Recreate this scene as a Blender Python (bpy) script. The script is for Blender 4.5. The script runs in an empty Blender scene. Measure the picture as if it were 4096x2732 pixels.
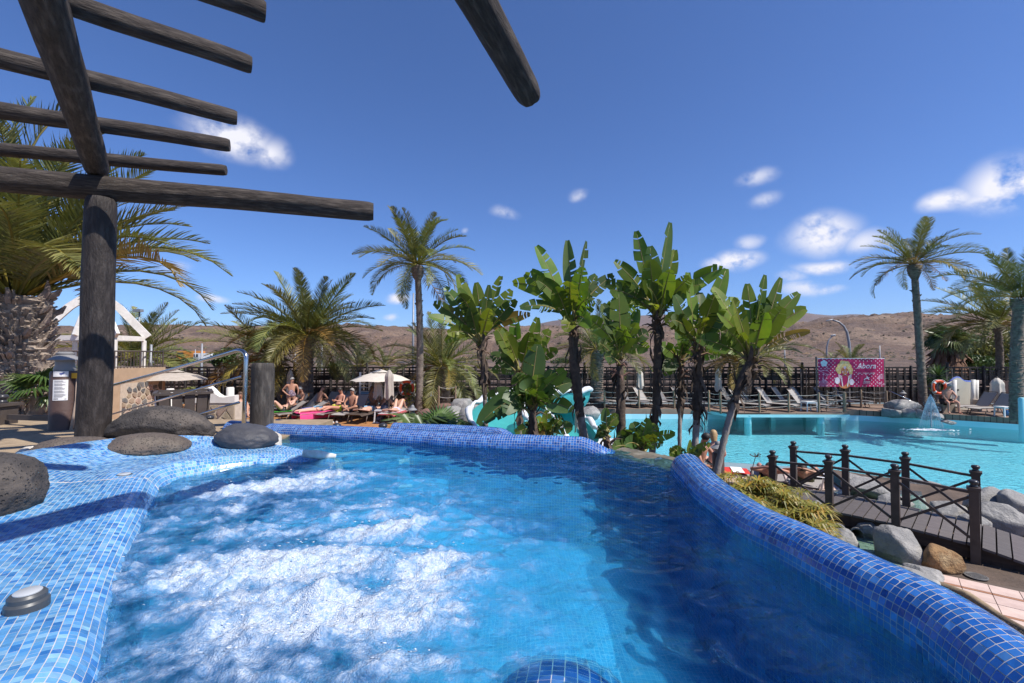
import bpy, bmesh, math, random
import numpy as np
from mathutils import Vector, Matrix, Euler, Quaternion
R = math.radians
random.seed(7); rng = np.random.default_rng(7)
scene = bpy.context.scene
C = scene.collection

# ------------------------------------------------------------------ camera, sky, sun, exposure
CAMZ = 2.7; F = 1820.0; PITCH = math.atan(54 / F)
cam_d = bpy.data.cameras.new('camera'); cam = bpy.data.objects.new('camera', cam_d); C.objects.link(cam)
cam_d.sensor_width = 36.0; cam_d.lens = F / 4096 * 36.0; cam_d.clip_start = 0.05; cam_d.clip_end = 20000
cam.location = (0, 0, CAMZ); cam.rotation_euler = (R(90) + PITCH, 0, 0)
scene.camera = cam
SUN_EL = 53.0; SUN_AZ = -27.0            # azimuth from +X towards +Y, degrees: from the right, a little behind the camera
sd = Vector((math.cos(R(SUN_EL)) * math.cos(R(SUN_AZ)), math.cos(R(SUN_EL)) * math.sin(R(SUN_AZ)), math.sin(R(SUN_EL))))
sl = bpy.data.lights.new('sun', 'SUN'); sun = bpy.data.objects.new('sun', sl); C.objects.link(sun)
sl.energy = 4.4; sl.angle = R(0.53); sl.color = (1.0, 0.945, 0.87)
sun.rotation_euler = sd.to_track_quat('Z', 'Y').to_euler()
w = bpy.data.worlds.new('World'); scene.world = w; w.use_nodes = True
nt = w.node_tree; nt.nodes.clear()
wo = nt.nodes.new('ShaderNodeOutputWorld'); bg = nt.nodes.new('ShaderNodeBackground')
sky = nt.nodes.new('ShaderNodeTexSky'); sky.sky_type = 'NISHITA'; sky.sun_disc = False
sky.sun_elevation = R(SUN_EL); sky.sun_rotation = R(90 - SUN_AZ)
sky.altitude = 0; sky.air_density = 0.85; sky.dust_density = 0.25; sky.ozone_density = 3.0
bg.inputs[1].default_value = 0.104
# fair-weather clouds: noise puffs round the horizon, direction space of the sky itself
def N(t, **kw):
    n = nt.nodes.new(t)
    for k, v in kw.items(): setattr(n, k, v)
    return n
def Lk(a, b): nt.links.new(a, b)
tc = N('ShaderNodeTexCoord')
def pxdir(px, py):
    xr = (px - 2048) / F; yr = -(py - 1366) / F
    return Vector((xr, math.cos(PITCH) - yr * math.sin(PITCH), math.sin(PITCH) + yr * math.cos(PITCH))).normalized()
puffs = [(930, 540, .13, .05, 1.0), (1080, 590, .07, .045, .8), (840, 480, .07, .03, .7), (3030, 712, .07, .022, .55), (4060, 730, .10, .065, 1.25), (3810, 803, .07, .03, .9), (3960, 790, .07, .03, .8), (3290, 945, .10, .055, 1.0), (3270, 905, .05, .03, .9),
         (3460, 975, .06, .03, .7), (2960, 1040, .085, .035, 1.3), (2860, 1055, .05, .02, .9), (3010, 962, .05, .025, .7), (3300, 1068, .09, .02, 1.0), (3220, 1150, .07, .02, .7), (3180, 1110, .05, .02, .6), (855, 1203, .045, .013, 1.1), (1610, 1187, .05, .02, 1.1),
         (1575, 1258, .03, .012, .7), (1860, 912, .02, .012, .5), (2320, 770, .04, .02, .45), (700, 1075, .05, .02, .45), (3070, 800, .05, .02, .45), (2000, 850, .05, .02, .4), (3340, 1150, .05, .012, .6)]
dirs = [(pxdir(a, b), c * .72, d * .85, e) for a, b, c, d, e in puffs]
for k in range(14):                        # the same kind of sky goes on all round
    a = R(60 + k * 19 + rng.uniform(-6, 6)); el = R(rng.uniform(6, 26))
    v = Vector((math.sin(a) * math.cos(el), math.cos(a) * math.cos(el), math.sin(el)))
    dirs.append((v, rng.uniform(.05, .12), rng.uniform(.02, .05), rng.uniform(.7, 1.1)))
nz = N('ShaderNodeTexNoise'); nz.inputs['Scale'].default_value = 7; nz.inputs['Detail'].default_value = 2
Lk(tc.outputs['Generated'], nz.inputs['Vector'])
wrp = N('ShaderNodeVectorMath', operation='MULTIPLY_ADD'); wrp.inputs[1].default_value = (.075, .075, .05); Lk(nz.outputs['Color'], wrp.inputs[0])
off = N('ShaderNodeVectorMath', operation='SUBTRACT'); off.inputs[1].default_value = (.0375, .0375, .025); Lk(tc.outputs['Generated'], off.inputs[0]); Lk(off.outputs[0], wrp.inputs[2])
acc = None
for v, rx, rz, st in dirs:
    s = N('ShaderNodeVectorMath', operation='SUBTRACT'); s.inputs[1].default_value = v; Lk(wrp.outputs[0], s.inputs[0])
    m = N('ShaderNodeVectorMath', operation='MULTIPLY'); m.inputs[1].default_value = (1 / rx, 1 / rx, 1 / rz); Lk(s.outputs[0], m.inputs[0])
    l = N('ShaderNodeVectorMath', operation='LENGTH'); Lk(m.outputs[0], l.inputs[0])
    r_ = N('ShaderNodeMapRange', interpolation_type='SMOOTHSTEP'); r_.inputs['From Min'].default_value = 1.0; r_.inputs['From Max'].default_value = 0.0; r_.inputs['To Max'].default_value = st
    Lk(l.outputs['Value'], r_.inputs['Value'])
    if acc is None: acc = r_.outputs[0]
    else:
        mx = N('ShaderNodeMath', operation='MAXIMUM'); Lk(acc, mx.inputs[0]); Lk(r_.outputs[0], mx.inputs[1]); acc = mx.outputs[0]
n2 = N('ShaderNodeTexNoise'); n2.inputs['Scale'].default_value = 20; n2.inputs['Detail'].default_value = 9; n2.inputs['Roughness'].default_value = .58
mp = N('ShaderNodeMapping'); mp.inputs['Scale'].default_value = (1, 1, 1.2); Lk(tc.outputs['Generated'], mp.inputs['Vector']); Lk(mp.outputs[0], n2.inputs['Vector'])
mm = N('ShaderNodeMapRange'); mm.inputs['From Min'].default_value = .33; mm.inputs['From Max'].default_value = .55; Lk(n2.outputs['Fac'], mm.inputs['Value'])
ml = N('ShaderNodeMath', operation='MULTIPLY'); Lk(acc, ml.inputs[0]); Lk(mm.outputs[0], ml.inputs[1])
m9 = N('ShaderNodeMath', operation='MULTIPLY', use_clamp=True); m9.inputs[1].default_value = 1.25; Lk(ml.outputs[0], m9.inputs[0])
mix = N('ShaderNodeMix', data_type='RGBA'); mix.inputs['B'].default_value = (6.2, 6.2, 6.8, 1)
tint = N('ShaderNodeMix', data_type='RGBA', blend_type='MULTIPLY'); tint.inputs[0].default_value = 1; tint.inputs['B'].default_value = (.55, .72, 1.04, 1)
Lk(sky.outputs[0], tint.inputs['A']); Lk(m9.outputs[0], mix.inputs[0]); Lk(tint.outputs['Result'], mix.inputs['A']); Lk(mix.outputs['Result'], bg.inputs[0]); Lk(bg.outputs[0], wo.inputs[0])
w.cycles.sampling_method = 'MANUAL'; w.cycles.sample_map_resolution = 512
vs = scene.view_settings; vs.view_transform = 'Standard'; vs.look = 'None'; vs.exposure = 0.55; vs.gamma = 1.0; vs.use_curve_mapping = False
cy = scene.cycles; cy.max_bounces = 10; cy.transparent_max_bounces = 24; cy.transmission_bounces = 8; cy.glossy_bounces = 4; cy.diffuse_bounces = 3; cy.caustics_reflective = False; cy.sample_clamp_indirect = 6.0
cy.use_denoising = True

# ------------------------------------------------------------------ helpers
def ray(px, py):
    xr = (px - 2048) / F; yr = -(py - 1366) / F
    return Vector((xr, math.cos(PITCH) - yr * math.sin(PITCH), math.sin(PITCH) + yr * math.cos(PITCH)))
def at(px, py, D):                         # the point at distance D (along +Y) seen at that place of the survey photo
    d = ray(px, py); return Vector((0, 0, CAMZ)) + d * (D / d.y)
def onz(px, py, z):
    d = ray(px, py); return Vector((0, 0, CAMZ)) + d * ((z - CAMZ) / d.z)
def topx(p):
    v = Vector(p) - Vector((0, 0, CAMZ)); c, s = math.cos(PITCH), math.sin(PITCH)
    f = v.y * c + v.z * s; u = -v.y * s + v.z * c
    return (2048 + F * v.x / f, 1366 - F * u / f, f) if f > .05 else (-9e3, -9e3, f)
def sstep(a, b, x):
    t = np.clip((np.asarray(x, float) - a) / (b - a), 0, 1); return t * t * (3 - 2 * t)
_perm = np.random.default_rng(3).permutation(512)
_grad = np.random.default_rng(4).normal(size=(512, 3)); _grad /= np.linalg.norm(_grad, axis=1)[:, None]
def noise3(p):
    p = np.asarray(p, float); i = np.floor(p).astype(int); f = p - i; u = f * f * f * (f * (f * 6 - 15) + 10); out = 0
    for dx in (0, 1):
        for dy in (0, 1):
            for dz in (0, 1):
                h = _perm[(_perm[(_perm[(i[..., 0] + dx) & 511] + i[..., 1] + dy) & 511] + i[..., 2] + dz) & 511]
                g = _grad[h]; d = f - np.array([dx, dy, dz]); v = (g * d).sum(-1)
                wgt = (u[..., 0] if dx else 1 - u[..., 0]) * (u[..., 1] if dy else 1 - u[..., 1]) * (u[..., 2] if dz else 1 - u[..., 2])
                out = out + v * wgt
    return out * 1.6
def fbm(p, o=4, g=.5):
    p = np.asarray(p, float); a = 1; s = 0
    for k in range(o): s = s + a * noise3(p * 2 ** k + k * 17.3); a *= g
    return s

class MB:                                  # collects shapes; build() links them as ONE mesh object
    def __init__(s): s.v = []; s.f = []; s.c = []
    def add(s, vs, fs, col=None):
        o = len(s.v); s.v += [tuple(v) for v in vs]; s.f += [tuple(i + o for i in f) for f in fs]
        s.c += [col] * len(fs); return s
    def box(s, c, size, rot=None, col=None, taper=1.0):
        hx, hy, hz = size[0] / 2, size[1] / 2, size[2] / 2; vs = []
        for z in (-1, 1):
            t = taper if z > 0 else 1
            for x, y in ((-1, -1), (1, -1), (1, 1), (-1, 1)):
                v = Vector((x * hx * t, y * hy * t, z * hz))
                if rot is not None: v = rot @ v
                vs.append(v + Vector(c))
        return s.add(vs, [(3, 2, 1, 0), (4, 5, 6, 7), (0, 1, 5, 4), (1, 2, 6, 5), (2, 3, 7, 6), (3, 0, 4, 7)], col)
    def bar(s, a, b, wd, ht=None, up=(0, 0, 1), col=None):   # box from a to b
        a, b = Vector(a), Vector(b); d = b - a; L = d.length; x = d / L; u = Vector(up)
        if abs(x.dot(u)) > .98: u = Vector((0, 1, 0))
        y = u.cross(x).normalized(); z = x.cross(y); m = Matrix((x, y, z)).transposed()
        return s.box((a + b) / 2, (L, wd, ht or wd), m, col)
    def tube(s, pts, rad, n=8, cap=True, col=None, noise=0.0, flat=1.0):
        pts = [Vector(p) for p in pts]; k = len(pts)
        if not hasattr(rad, '__len__'): rad = [rad] * k
        o = len(s.v); prev = None; vs = []; fs = []
        for i, p in enumerate(pts):
            t = (pts[min(i + 1, k - 1)] - pts[max(i - 1, 0)]).normalized()
            if prev is None:
                u = Vector((0, 0, 1)) if abs(t.z) < .9 else Vector((1, 0, 0)); nrm = (u - t * u.dot(t)).normalized()
            else: nrm = (prev - t * prev.dot(t)).normalized()
            prev = nrm; b = t.cross(nrm)
            for j in range(n):
                a = 2 * math.pi * j / n; r_ = rad[i] * (1 + (random.uniform(-noise, noise) if noise else 0))
                vs.append(p + nrm * math.cos(a) * r_ + b * math.sin(a) * r_ * flat)
        for i in range(k - 1):
            for j in range(n):
                j2 = (j + 1) % n; fs.append((i * n + j, i * n + j2, (i + 1) * n + j2, (i + 1) * n + j))
        if cap: fs.append(tuple(range(n - 1, -1, -1))); fs.append(tuple((k - 1) * n + j for j in range(n)))
        return s.add(vs, fs, col)
    def lathe(s, c, prof, n=16, col=None, axis=None, sx=1.0, sy=1.0):   # prof: (r, z) up the axis
        c = Vector(c); vs = []; fs = []; m = Matrix.Identity(3)
        if axis is not None: m = Vector(axis).to_track_quat('Z', 'Y').to_matrix()
        for r_, z in prof:
            for j in range(n):
                a = 2 * math.pi * j / n; vs.append(c + m @ Vector((r_ * math.cos(a) * sx, r_ * math.sin(a) * sy, z)))
        for i in range(len(prof) - 1):
            for j in range(n):
                j2 = (j + 1) % n; fs.append((i * n + j, i * n + j2, (i + 1) * n + j2, (i + 1) * n + j))
        fs.append(tuple(range(n - 1, -1, -1))); fs.append(tuple((len(prof) - 1) * n + j for j in range(n)))
        return s.add(vs, fs, col)
    def build(s, name, mat=None, parent=None, smooth=None, loc=None):
        me = bpy.data.meshes.new(name); me.from_pydata(s.v, [], s.f); me.update()
        if s.c and s.c[0] is not None:
            at_ = me.color_attributes.new('Col', 'FLOAT_COLOR', 'CORNER')
            cnt = [len(f) for f in s.f]; arr = np.repeat(np.array([tuple(c)[:3] + (1.,) for c in s.c], np.float32), cnt, axis=0)
            at_.data.foreach_set('color', arr.ravel())
        return obj(name, me, mat, parent, smooth, loc)
def obj(name, me, mat=None, parent=None, smooth=None, loc=None):
    if mat is not None and not me.materials: me.materials.append(mat)
    if smooth is not None:
        me.polygons.foreach_set('use_smooth', [True] * len(me.polygons))
        if smooth > 0: me.set_sharp_from_angle(angle=R(smooth))
    o = bpy.data.objects.new(name, me); C.objects.link(o)
    if parent is not None: o.parent = parent
    if loc is not None: o.location = loc
    return o
def tag(o, label=None, cat=None, group=None, kind=None):
    if label: o['label'] = label
    if cat: o['category'] = cat
    if group: o['group'] = group
    if kind: o['kind'] = kind
    return o
def empty(name, loc=(0, 0, 0), rz=0.0):
    o = bpy.data.objects.new(name, None); C.objects.link(o); o.location = loc; o.rotation_euler = (0, 0, rz); o.empty_display_size = .1
    return o
def copy_tree(o, parent=None):
    c = o.copy(); C.objects.link(c); c.parent = parent
    for ch in o.children: copy_tree(ch, c)
    return c
def recalc(o):
    bm = bmesh.new(); bm.from_mesh(o.data); bmesh.ops.recalc_face_normals(bm, faces=bm.faces); bm.to_mesh(o.data); bm.free(); return o

# ------------------------------------------------------------------ materials
M = {}
def mat(name, c1, c2=None, scale=6.0, rough=.7, bump=0.0, bscale=None, detail=5, metal=0.0, stretch=(1, 1, 1), spec=.5, c3=None, s3=2.0, coat=0.0, trans=0.0, rnd=0.0, attr=False, coords='Object', pits=0.0, pscale=30, lo=.35, hi=.65, bdist=.02, transcol=None):
    m = bpy.data.materials.new(name); m.use_nodes = True; t = m.node_tree; p = t.nodes['Principled BSDF']; out = t.nodes['Material Output']; lk = t.links.new
    def n(ty, **kw):
        x = t.nodes.new(ty)
        for k, v in kw.items(): setattr(x, k, v)
        return x
    p.inputs['Roughness'].default_value = rough; p.inputs['Metallic'].default_value = metal; p.inputs['Specular IOR Level'].default_value = spec
    if coat: p.inputs['Coat Weight'].default_value = coat; p.inputs['Coat Roughness'].default_value = .05
    tcx = n('ShaderNodeTexCoord'); mpx = n('ShaderNodeMapping'); mpx.inputs['Scale'].default_value = stretch; lk(tcx.outputs[coords], mpx.inputs[0])
    nzx = n('ShaderNodeTexNoise'); nzx.inputs['Scale'].default_value = scale; nzx.inputs['Detail'].default_value = detail; nzx.inputs['Roughness'].default_value = .6; lk(mpx.outputs[0], nzx.inputs['Vector'])
    mr = n('ShaderNodeMapRange'); mr.inputs['From Min'].default_value = lo; mr.inputs['From Max'].default_value = hi; lk(nzx.outputs['Fac'], mr.inputs['Value'])
    mixx = n('ShaderNodeMix', data_type='RGBA'); mixx.inputs['A'].default_value = (*c1, 1); mixx.inputs['B'].default_value = (*(c2 or c1), 1); lk(mr.outputs[0], mixx.inputs[0]); colr = mixx.outputs['Result']
    if c3 is not None:
        n3 = n('ShaderNodeTexNoise'); n3.inputs['Scale'].default_value = s3; n3.inputs['Detail'].default_value = 4; lk(mpx.outputs[0], n3.inputs['Vector'])
        r3 = n('ShaderNodeMapRange'); r3.inputs['From Min'].default_value = .5; r3.inputs['From Max'].default_value = .68; lk(n3.outputs['Fac'], r3.inputs['Value'])
        m3 = n('ShaderNodeMix', data_type='RGBA'); m3.inputs['B'].default_value = (*c3, 1); lk(r3.outputs[0], m3.inputs[0]); lk(colr, m3.inputs['A']); colr = m3.outputs['Result']
    if attr:
        va = n('ShaderNodeVertexColor', layer_name='Col'); mu = n('ShaderNodeMix', data_type='RGBA', blend_type='MULTIPLY'); mu.inputs[0].default_value = 1; lk(colr, mu.inputs['A']); lk(va.outputs[0], mu.inputs['B']); colr = mu.outputs['Result']
    if rnd:
        oi = n('ShaderNodeObjectInfo'); hs = n('ShaderNodeHueSaturation'); rr = n('ShaderNodeMapRange'); rr.inputs['To Min'].default_value = 1 - rnd; rr.inputs['To Max'].default_value = 1 + rnd; lk(oi.outputs['Random'], rr.inputs['Value']); lk(rr.outputs[0], hs.inputs['Value'])
        r2 = n('ShaderNodeMapRange'); r2.inputs['To Min'].default_value = .5 + rnd * .09; r2.inputs['To Max'].default_value = .5 - rnd * .09
        ml_ = n('ShaderNodeMath', operation='FRACT'); m10 = n('ShaderNodeMath', operation='MULTIPLY'); m10.inputs[1].default_value = 7.31; lk(oi.outputs['Random'], m10.inputs[0]); lk(m10.outputs[0], ml_.inputs[0]); lk(ml_.outputs[0], r2.inputs['Value']); lk(r2.outputs[0], hs.inputs['Hue'])
        lk(colr, hs.inputs['Color']); colr = hs.outputs[0]
    lk(colr, p.inputs['Base Color'])
    if bump:
        nb = n('ShaderNodeTexNoise'); nb.inputs['Scale'].default_value = bscale or scale * 3; nb.inputs['Detail'].default_value = 6; nb.inputs['Roughness'].default_value = .65; lk(mpx.outputs[0], nb.inputs['Vector'])
        h = nb.outputs['Fac']
        if pits:
            vo = n('ShaderNodeTexVoronoi'); vo.inputs['Scale'].default_value = pscale; lk(mpx.outputs[0], vo.inputs['Vector'])
            vr = n('ShaderNodeMapRange'); vr.inputs['From Min'].default_value = .12; vr.inputs['From Max'].default_value = .34; lk(vo.outputs['Distance'], vr.inputs['Value'])
            am = n('ShaderNodeMath', operation='MULTIPLY_ADD'); am.inputs[1].default_value = pits; lk(vr.outputs[0], am.inputs[0]); lk(h, am.inputs[2]); h = am.outputs[0]
        bp = n('ShaderNodeBump'); bp.inputs['Strength'].default_value = bump; bp.inputs['Distance'].default_value = bdist; lk(h, bp.inputs['Height']); lk(bp.outputs[0], p.inputs['Normal'])
    if trans:
        tr = n('ShaderNodeBsdfTranslucent'); ms = n('ShaderNodeMixShader'); ms.inputs[0].default_value = trans
        if transcol:
            tm = n('ShaderNodeMix', data_type='RGBA', blend_type='MULTIPLY'); tm.inputs[0].default_value = 1; tm.inputs['B'].default_value = (*transcol, 1); lk(colr, tm.inputs['A']); lk(tm.outputs['Result'], tr.inputs[0])
        else: lk(colr, tr.inputs[0])
        lk(p.outputs[0], ms.inputs[1]); lk(tr.outputs[0], ms.inputs[2]); lk(ms.outputs[0], out.inputs[0])
    M[name] = m; return m

# ------------------------------------------------------------------ the whirlpool basin
WZ = 1.84                                   # spa water level
mat('tile_blue', (1, 1, 1), (.82, .86, .9), scale=60, rough=.16, attr=True, coat=.35, bump=.05, bscale=25, lo=.3, hi=.7)
mat('grout', (.54, .52, .51), (.42, .41, .40), scale=18, rough=.9, bump=.3, bscale=90, bdist=.002)
mat('grout_wet', (.32, .36, .42), (.2, .22, .27), scale=18, rough=.6)
CP = (('d', (.010, .075, .29)), ('m', (.014, .10, .36)), ('m', (.020, .125, .41)), ('l', (.036, .16, .46)), ('l', (.062, .21, .51)))
CL = (('d', (.035, .18, .47)), ('m', (.065, .25, .55)), ('m', (.10, .31, .59)), ('l', (.15, .37, .63)), ('l', (.23, .45, .67)))
def pick(pal, bias=None):
    k = rng.choice(5, p=bias if bias is not None else (.12, .28, .28, .2, .12)); c = np.array(pal[k][1]); return tuple(c * rng.uniform(.82, 1.18))
tiles = []                                  # (corners x4 raised, corners x4 base, colour)
def resample(path, step=.02):
    p = np.array(path, float); d = np.r_[0, np.cumsum(np.linalg.norm(np.diff(p, axis=0), axis=1))]
    # smooth catmull-like by repeated corner cutting
    for _ in range(3):
        q = [p[0]]
        for a, b in zip(p[:-1], p[1:]): q += [a * .75 + b * .25, a * .25 + b * .75]
        q.append(p[-1]); p = np.array(q)
    d = np.r_[0, np.cumsum(np.linalg.norm(np.diff(p, axis=0), axis=1))]; n_ = int(d[-1] / step) + 1; s = np.linspace(0, d[-1], n_)
    return np.c_[np.interp(s, d, p[:, 0]), np.interp(s, d, p[:, 1])], s
def normals(p):                             # left-hand normal of the path
    t = np.gradient(p, axis=0); t /= np.linalg.norm(t, axis=1)[:, None]; return np.c_[-t[:, 1], t[:, 0]]
def surface_rows(rows, pal, bias=None, keep=None, per_row=False, pitch=.0245, gap=.0008, sg=None):
    """rows: list of (n,3) arrays, consecutive tile boundaries; lays one course of mosaic between each pair"""
    base_v = np.array(rows); nr, n_, _ = base_v.shape
    mid = (base_v[0] + base_v[-1]) / 2
    Lref = np.linalg.norm(np.diff(mid, axis=0), axis=1).sum()
    fr = np.linspace(0, 1, n_)
    gn = np.cross(np.diff(base_v, axis=1)[:-1], np.diff(base_v, axis=0)[:, :-1]); sgn = 1.0 if gn[..., 2].sum() > 0 else -1.0
    if sg: sgn = sg
    for j in range(nr - 1):
        a, b = base_v[j], base_v[j + 1]; m_ = (a + b) / 2
        d = np.r_[0, np.cumsum(np.linalg.norm(np.diff(m_, axis=0), axis=1))]
        L = d[-1] if per_row else Lref
        cnt = max(2, int(L / pitch)); o = (rng.uniform(0, 1) if per_row == 2 else 0)
        if per_row: sf = np.interp(np.clip((np.arange(cnt + 1) + o) / cnt, 0, 1) * d[-1], d, fr)
        else: sf = np.linspace(0, 1, cnt + 1)
        sf = sf + np.r_[0, rng.normal(0, .0008 / max(L, .1), cnt - 1), 0]
        A = np.stack([np.interp(sf, fr, a[:, k]) for k in range(3)], 1); B = np.stack([np.interp(sf, fr, b[:, k]) for k in range(3)], 1)
        for i in range(cnt):
            q = np.array([A[i], A[i + 1], B[i + 1], B[i]]); c = q.mean(0)
            if keep is not None and not keep(c): continue
            e1 = q[1] - q[0] + q[2] - q[3]; e2 = q[3] - q[0] + q[2] - q[1]; w1, w2 = np.linalg.norm(e1) / 2, np.linalg.norm(e2) / 2
            if w1 < .006 or w2 < .006: continue
            nn = np.cross(e1, e2); nn /= np.linalg.norm(nn) + 1e-9
            nn = nn * sgn
            g = gap + .0006
            u1, u2 = e1 / (2 * w1) * g, e2 / (2 * w2) * g
            s_ = np.array([q[0] + u1 + u2, q[1] - u1 + u2, q[2] - u1 - u2, q[3] + u1 - u2])
            tl = rng.normal(0, .0003, 4)[:, None] * nn
            tiles.append((s_ + nn * .0008 + tl, s_ - nn * .001, pick(pal, bias), c))
    return base_v
def grid_mesh(rows, name, m, parent, inset=0.0):
    v = np.array(rows); nr, n_, _ = v.shape; idx = np.arange(nr * n_).reshape(nr, n_)
    f = np.stack([idx[:-1, :-1], idx[:-1, 1:], idx[1:, 1:], idx[1:, :-1]], -1).reshape(-1, 4)
    me = bpy.data.meshes.new(name); me.from_pydata(v.reshape(-1, 3).tolist(), [], f.tolist()); me.update()
    return obj(name, me, m, parent, 0)
spa = tag(empty('whirlpool', (0, 3, 0)), 'whirlpool basin with blue mosaic rim and bubbling water in the foreground', 'pool')
spa.location = (0, 0, 0)
# --- coping: rounded rim; path runs with the water on its left-hand side
FAR = [(1.02, 4.06), (.85, 4.10), (.34, 4.22), (-.34, 4.39), (-1.0, 4.58), (-1.6, 4.75), (-2.4, 4.97), (-3.2, 5.2)]
RIGHT = [(1.1, -.6), (1.19, .3), (1.26, .8), (1.30, 1.15), (1.325, 1.4), (1.29, 1.65), (1.255, 1.95), (1.212, 2.2), (1.207, 2.5), (1.225, 2.8), (1.28, 3.2), (1.325, 3.45), (1.31, 3.62)]
def coping(path, hfun, pal, rr=.135, deep=1.12, out=1.2):
    p, s = resample(path); nrm = normals(p); L = s[-1]
    prof = [(-1.0, z) for z in np.arange(-deep, -.0001, .0245)]           # (offset/rr, z rel.) vertical wet wall, then the half round
    wall = len(prof); n_arc = int(math.pi * rr / .0245)
    prof += [(-math.cos(a), math.sin(a)) for a in np.linspace(0, math.pi, n_arc + 1)]
    arc_end = len(prof)
    prof += [(1.0, -z) for z in np.arange(.0245, out, .0245)]
    rows = []
    h = hfun(s)                                                             # crest height above water
    for k, (o, z) in enumerate(prof):
        n_off = -o * rr
        if k < wall: zz = WZ + z + (h - rr)
        elif k < arc_end: zz = WZ + (h - rr) + z * rr
        else: zz = WZ + (h - rr) + z
        zz = zz if hasattr(zz, '__len__') else np.full(len(s), zz)
        wv = .006 * np.sin(s * 5.1 + 1) + .004 * np.sin(s * 11.7)
        rows.append(np.c_[p[:, 0] + nrm[:, 0] * (n_off + wv), p[:, 1] + nrm[:, 1] * (n_off + wv), zz])
    return rows
hf = lambda s: .112 + .006 * np.sin(s * 3) - .14 * sstep(.42, 0, s)
rows_far = coping(FAR, hf, CP, rr=.11)
L_r = resample(RIGHT)[1][-1]
hr = lambda s: .135 + .012 * np.sin(s * 3.3 + .5) - .2 * sstep(L_r - .3, L_r, s)
rows_right = coping([(x - .022, y) for x, y in RIGHT], hr, CP, rr=.113)
surface_rows(rows_far, CP, keep=lambda c: c[2] > WZ - 1.0)
surface_rows(rows_right, CP, keep=lambda c: c[2] > WZ - 1.0)
grid_mesh(rows_far, 'coping', M['grout'], spa); grid_mesh(rows_right, 'coping', M['grout'], spa)
rows_b = coping([(.12, 4.62), (-.1, 4.86), (-.45, 5.02), (-.9, 5.14), (-1.35, 5.24)], lambda s: .085 - .11 * sstep(.35, 0, s), CP, rr=.11)
surface_rows(rows_b[44:], CP, keep=lambda c: c[2] > WZ - .2); grid_mesh(rows_b, 'coping', M['grout'], spa)
# --- left ledge: shore line from near the camera to the corner and out along the spit; land on its left
SHORE = [(-.55, .45), (-.85, .85), (-1.045, 1.19), (-1.265, 1.46), (-1.45, 1.73), (-1.63, 2.02), (-1.83, 2.32), (-2.05, 2.63), (-2.27, 2.98), (-2.33, 3.16), (-2.22, 3.34), (-2.05, 3.52), (-1.78, 3.68), (-1.52, 3.73), (-1.40, 3.80), (-1.46, 3.92), (-1.7, 4.02), (-2.1, 4.12), (-2.6, 4.3)]
ps, ss = resample(SHORE); ns = normals(ps); Ls = ss[-1]
KS = Ls / np.linalg.norm(np.diff(np.array(SHORE), axis=0), axis=1).sum()
def ledge_rows():
    rows = []
    prof = [(.0, z) for z in np.arange(-.75, -.09, .0225)]
    r1 = .14
    arc = [(r1 * (1 - math.cos(a)), -.09 + r1 * math.sin(a) * 1.2) for a in np.linspace(0, math.pi / 2, 11)]
    prof += arc
    flat = [(r1 + x, .078 + .03 * x) for x in np.arange(.0225, 1.3, .0225)]
    prof += flat
    po = np.array([q[0] for q in prof]); pz = np.array([q[1] for q in prof]); po = po + np.arange(len(po)) * 1e-7
    omax = np.interp(ss, np.array([0, 2.3, 2.9, 3.2, 3.6, 3.95, 4.2, 4.33, 4.45, 6]) * KS, [1.3, 1.3, 1.15, .95, .74, .46, .24, .10, .04, .04])
    for k, (o, z) in enumerate(prof):
        oo = np.minimum(o, omax); zc = np.where(o > omax, np.interp(oo, po, pz), z)
        zz = WZ + zc + .10 * sstep(.42, .95, oo) + .02 * np.sin(ss * 2.6) * sstep(0, .1, oo)
        tip = sstep(.5, .1, np.abs(ss - 4.36 * KS))
        zz = zz - tip * .05 * sstep(-.2, .1, z)
        wv = .012 * np.sin(ss * 4.0) * sstep(-.4, 0, z)
        rows.append(np.c_[ps[:, 0] + ns[:, 0] * (oo + wv), ps[:, 1] + ns[:, 1] * (oo + wv), zz])
    return rows
lr = ledge_rows()
cut = np.searchsorted(ss, 3.0 * KS); cut2 = np.searchsorted(ss, 4.4 * KS)
in_far = lambda c: c[1] < 4.9 + (-c[0] - 2.2) * .3
surface_rows([r[:cut + 1] for r in lr], CL, bias=(.10, .24, .28, .24, .14), keep=lambda c: c[2] > WZ - .6, per_row=1, pitch=.0225, gap=.0005)
surface_rows([r[cut:cut2] for r in lr], CL, bias=(.07, .17, .26, .28, .22), keep=lambda c: c[2] > WZ - .7 and in_far(c), per_row=2, pitch=.024)
surface_rows([r[cut2 - 1:] for r in lr], CL, bias=(.1, .2, .26, .25, .19), keep=lambda c: c[2] > WZ - .7 and in_far(c), per_row=2)
grid_mesh([r for r in lr], 'ledge', M['grout'], spa)
# sunken bolster of mosaic in the middle of the near edge
bol, bs = resample([(.0, .5), (.06, .85), (.11, 1.15), (.14, 1.36), (.155, 1.54)]); bn = normals(bol)
rb = []
for a in np.linspace(-.25, math.pi + .25, 24):
    e = sstep(bs[-1], bs[-1] - .22, bs) ** .6; rad = .215 * e + .004
    rb.append(np.c_[bol[:, 0] + bn[:, 0] * -np.cos(a) * rad, bol[:, 1] + bn[:, 1] * -np.cos(a) * rad, WZ - .245 + .10 * sstep(1.5, .8, bol[:, 1]) + np.sin(a) * rad * .98])
surface_rows(rb, CP, bias=(.15, .25, .25, .2, .15)); grid_mesh(rb, 'bolster', M['grout'], spa)
lp, lsx = resample([(.95, 4.16), (1.05, 4.06), (1.15, 3.93), (1.26, 3.80), (1.36, 3.62), (1.40, 3.5)]); ln = normals(lp)
rl = [np.c_[lp[:, 0] + ln[:, 0] * -.2, lp[:, 1] + ln[:, 1] * -.2, np.full(len(lp), WZ + z)] for z in np.arange(-1.05, -.02, .0245)]
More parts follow.
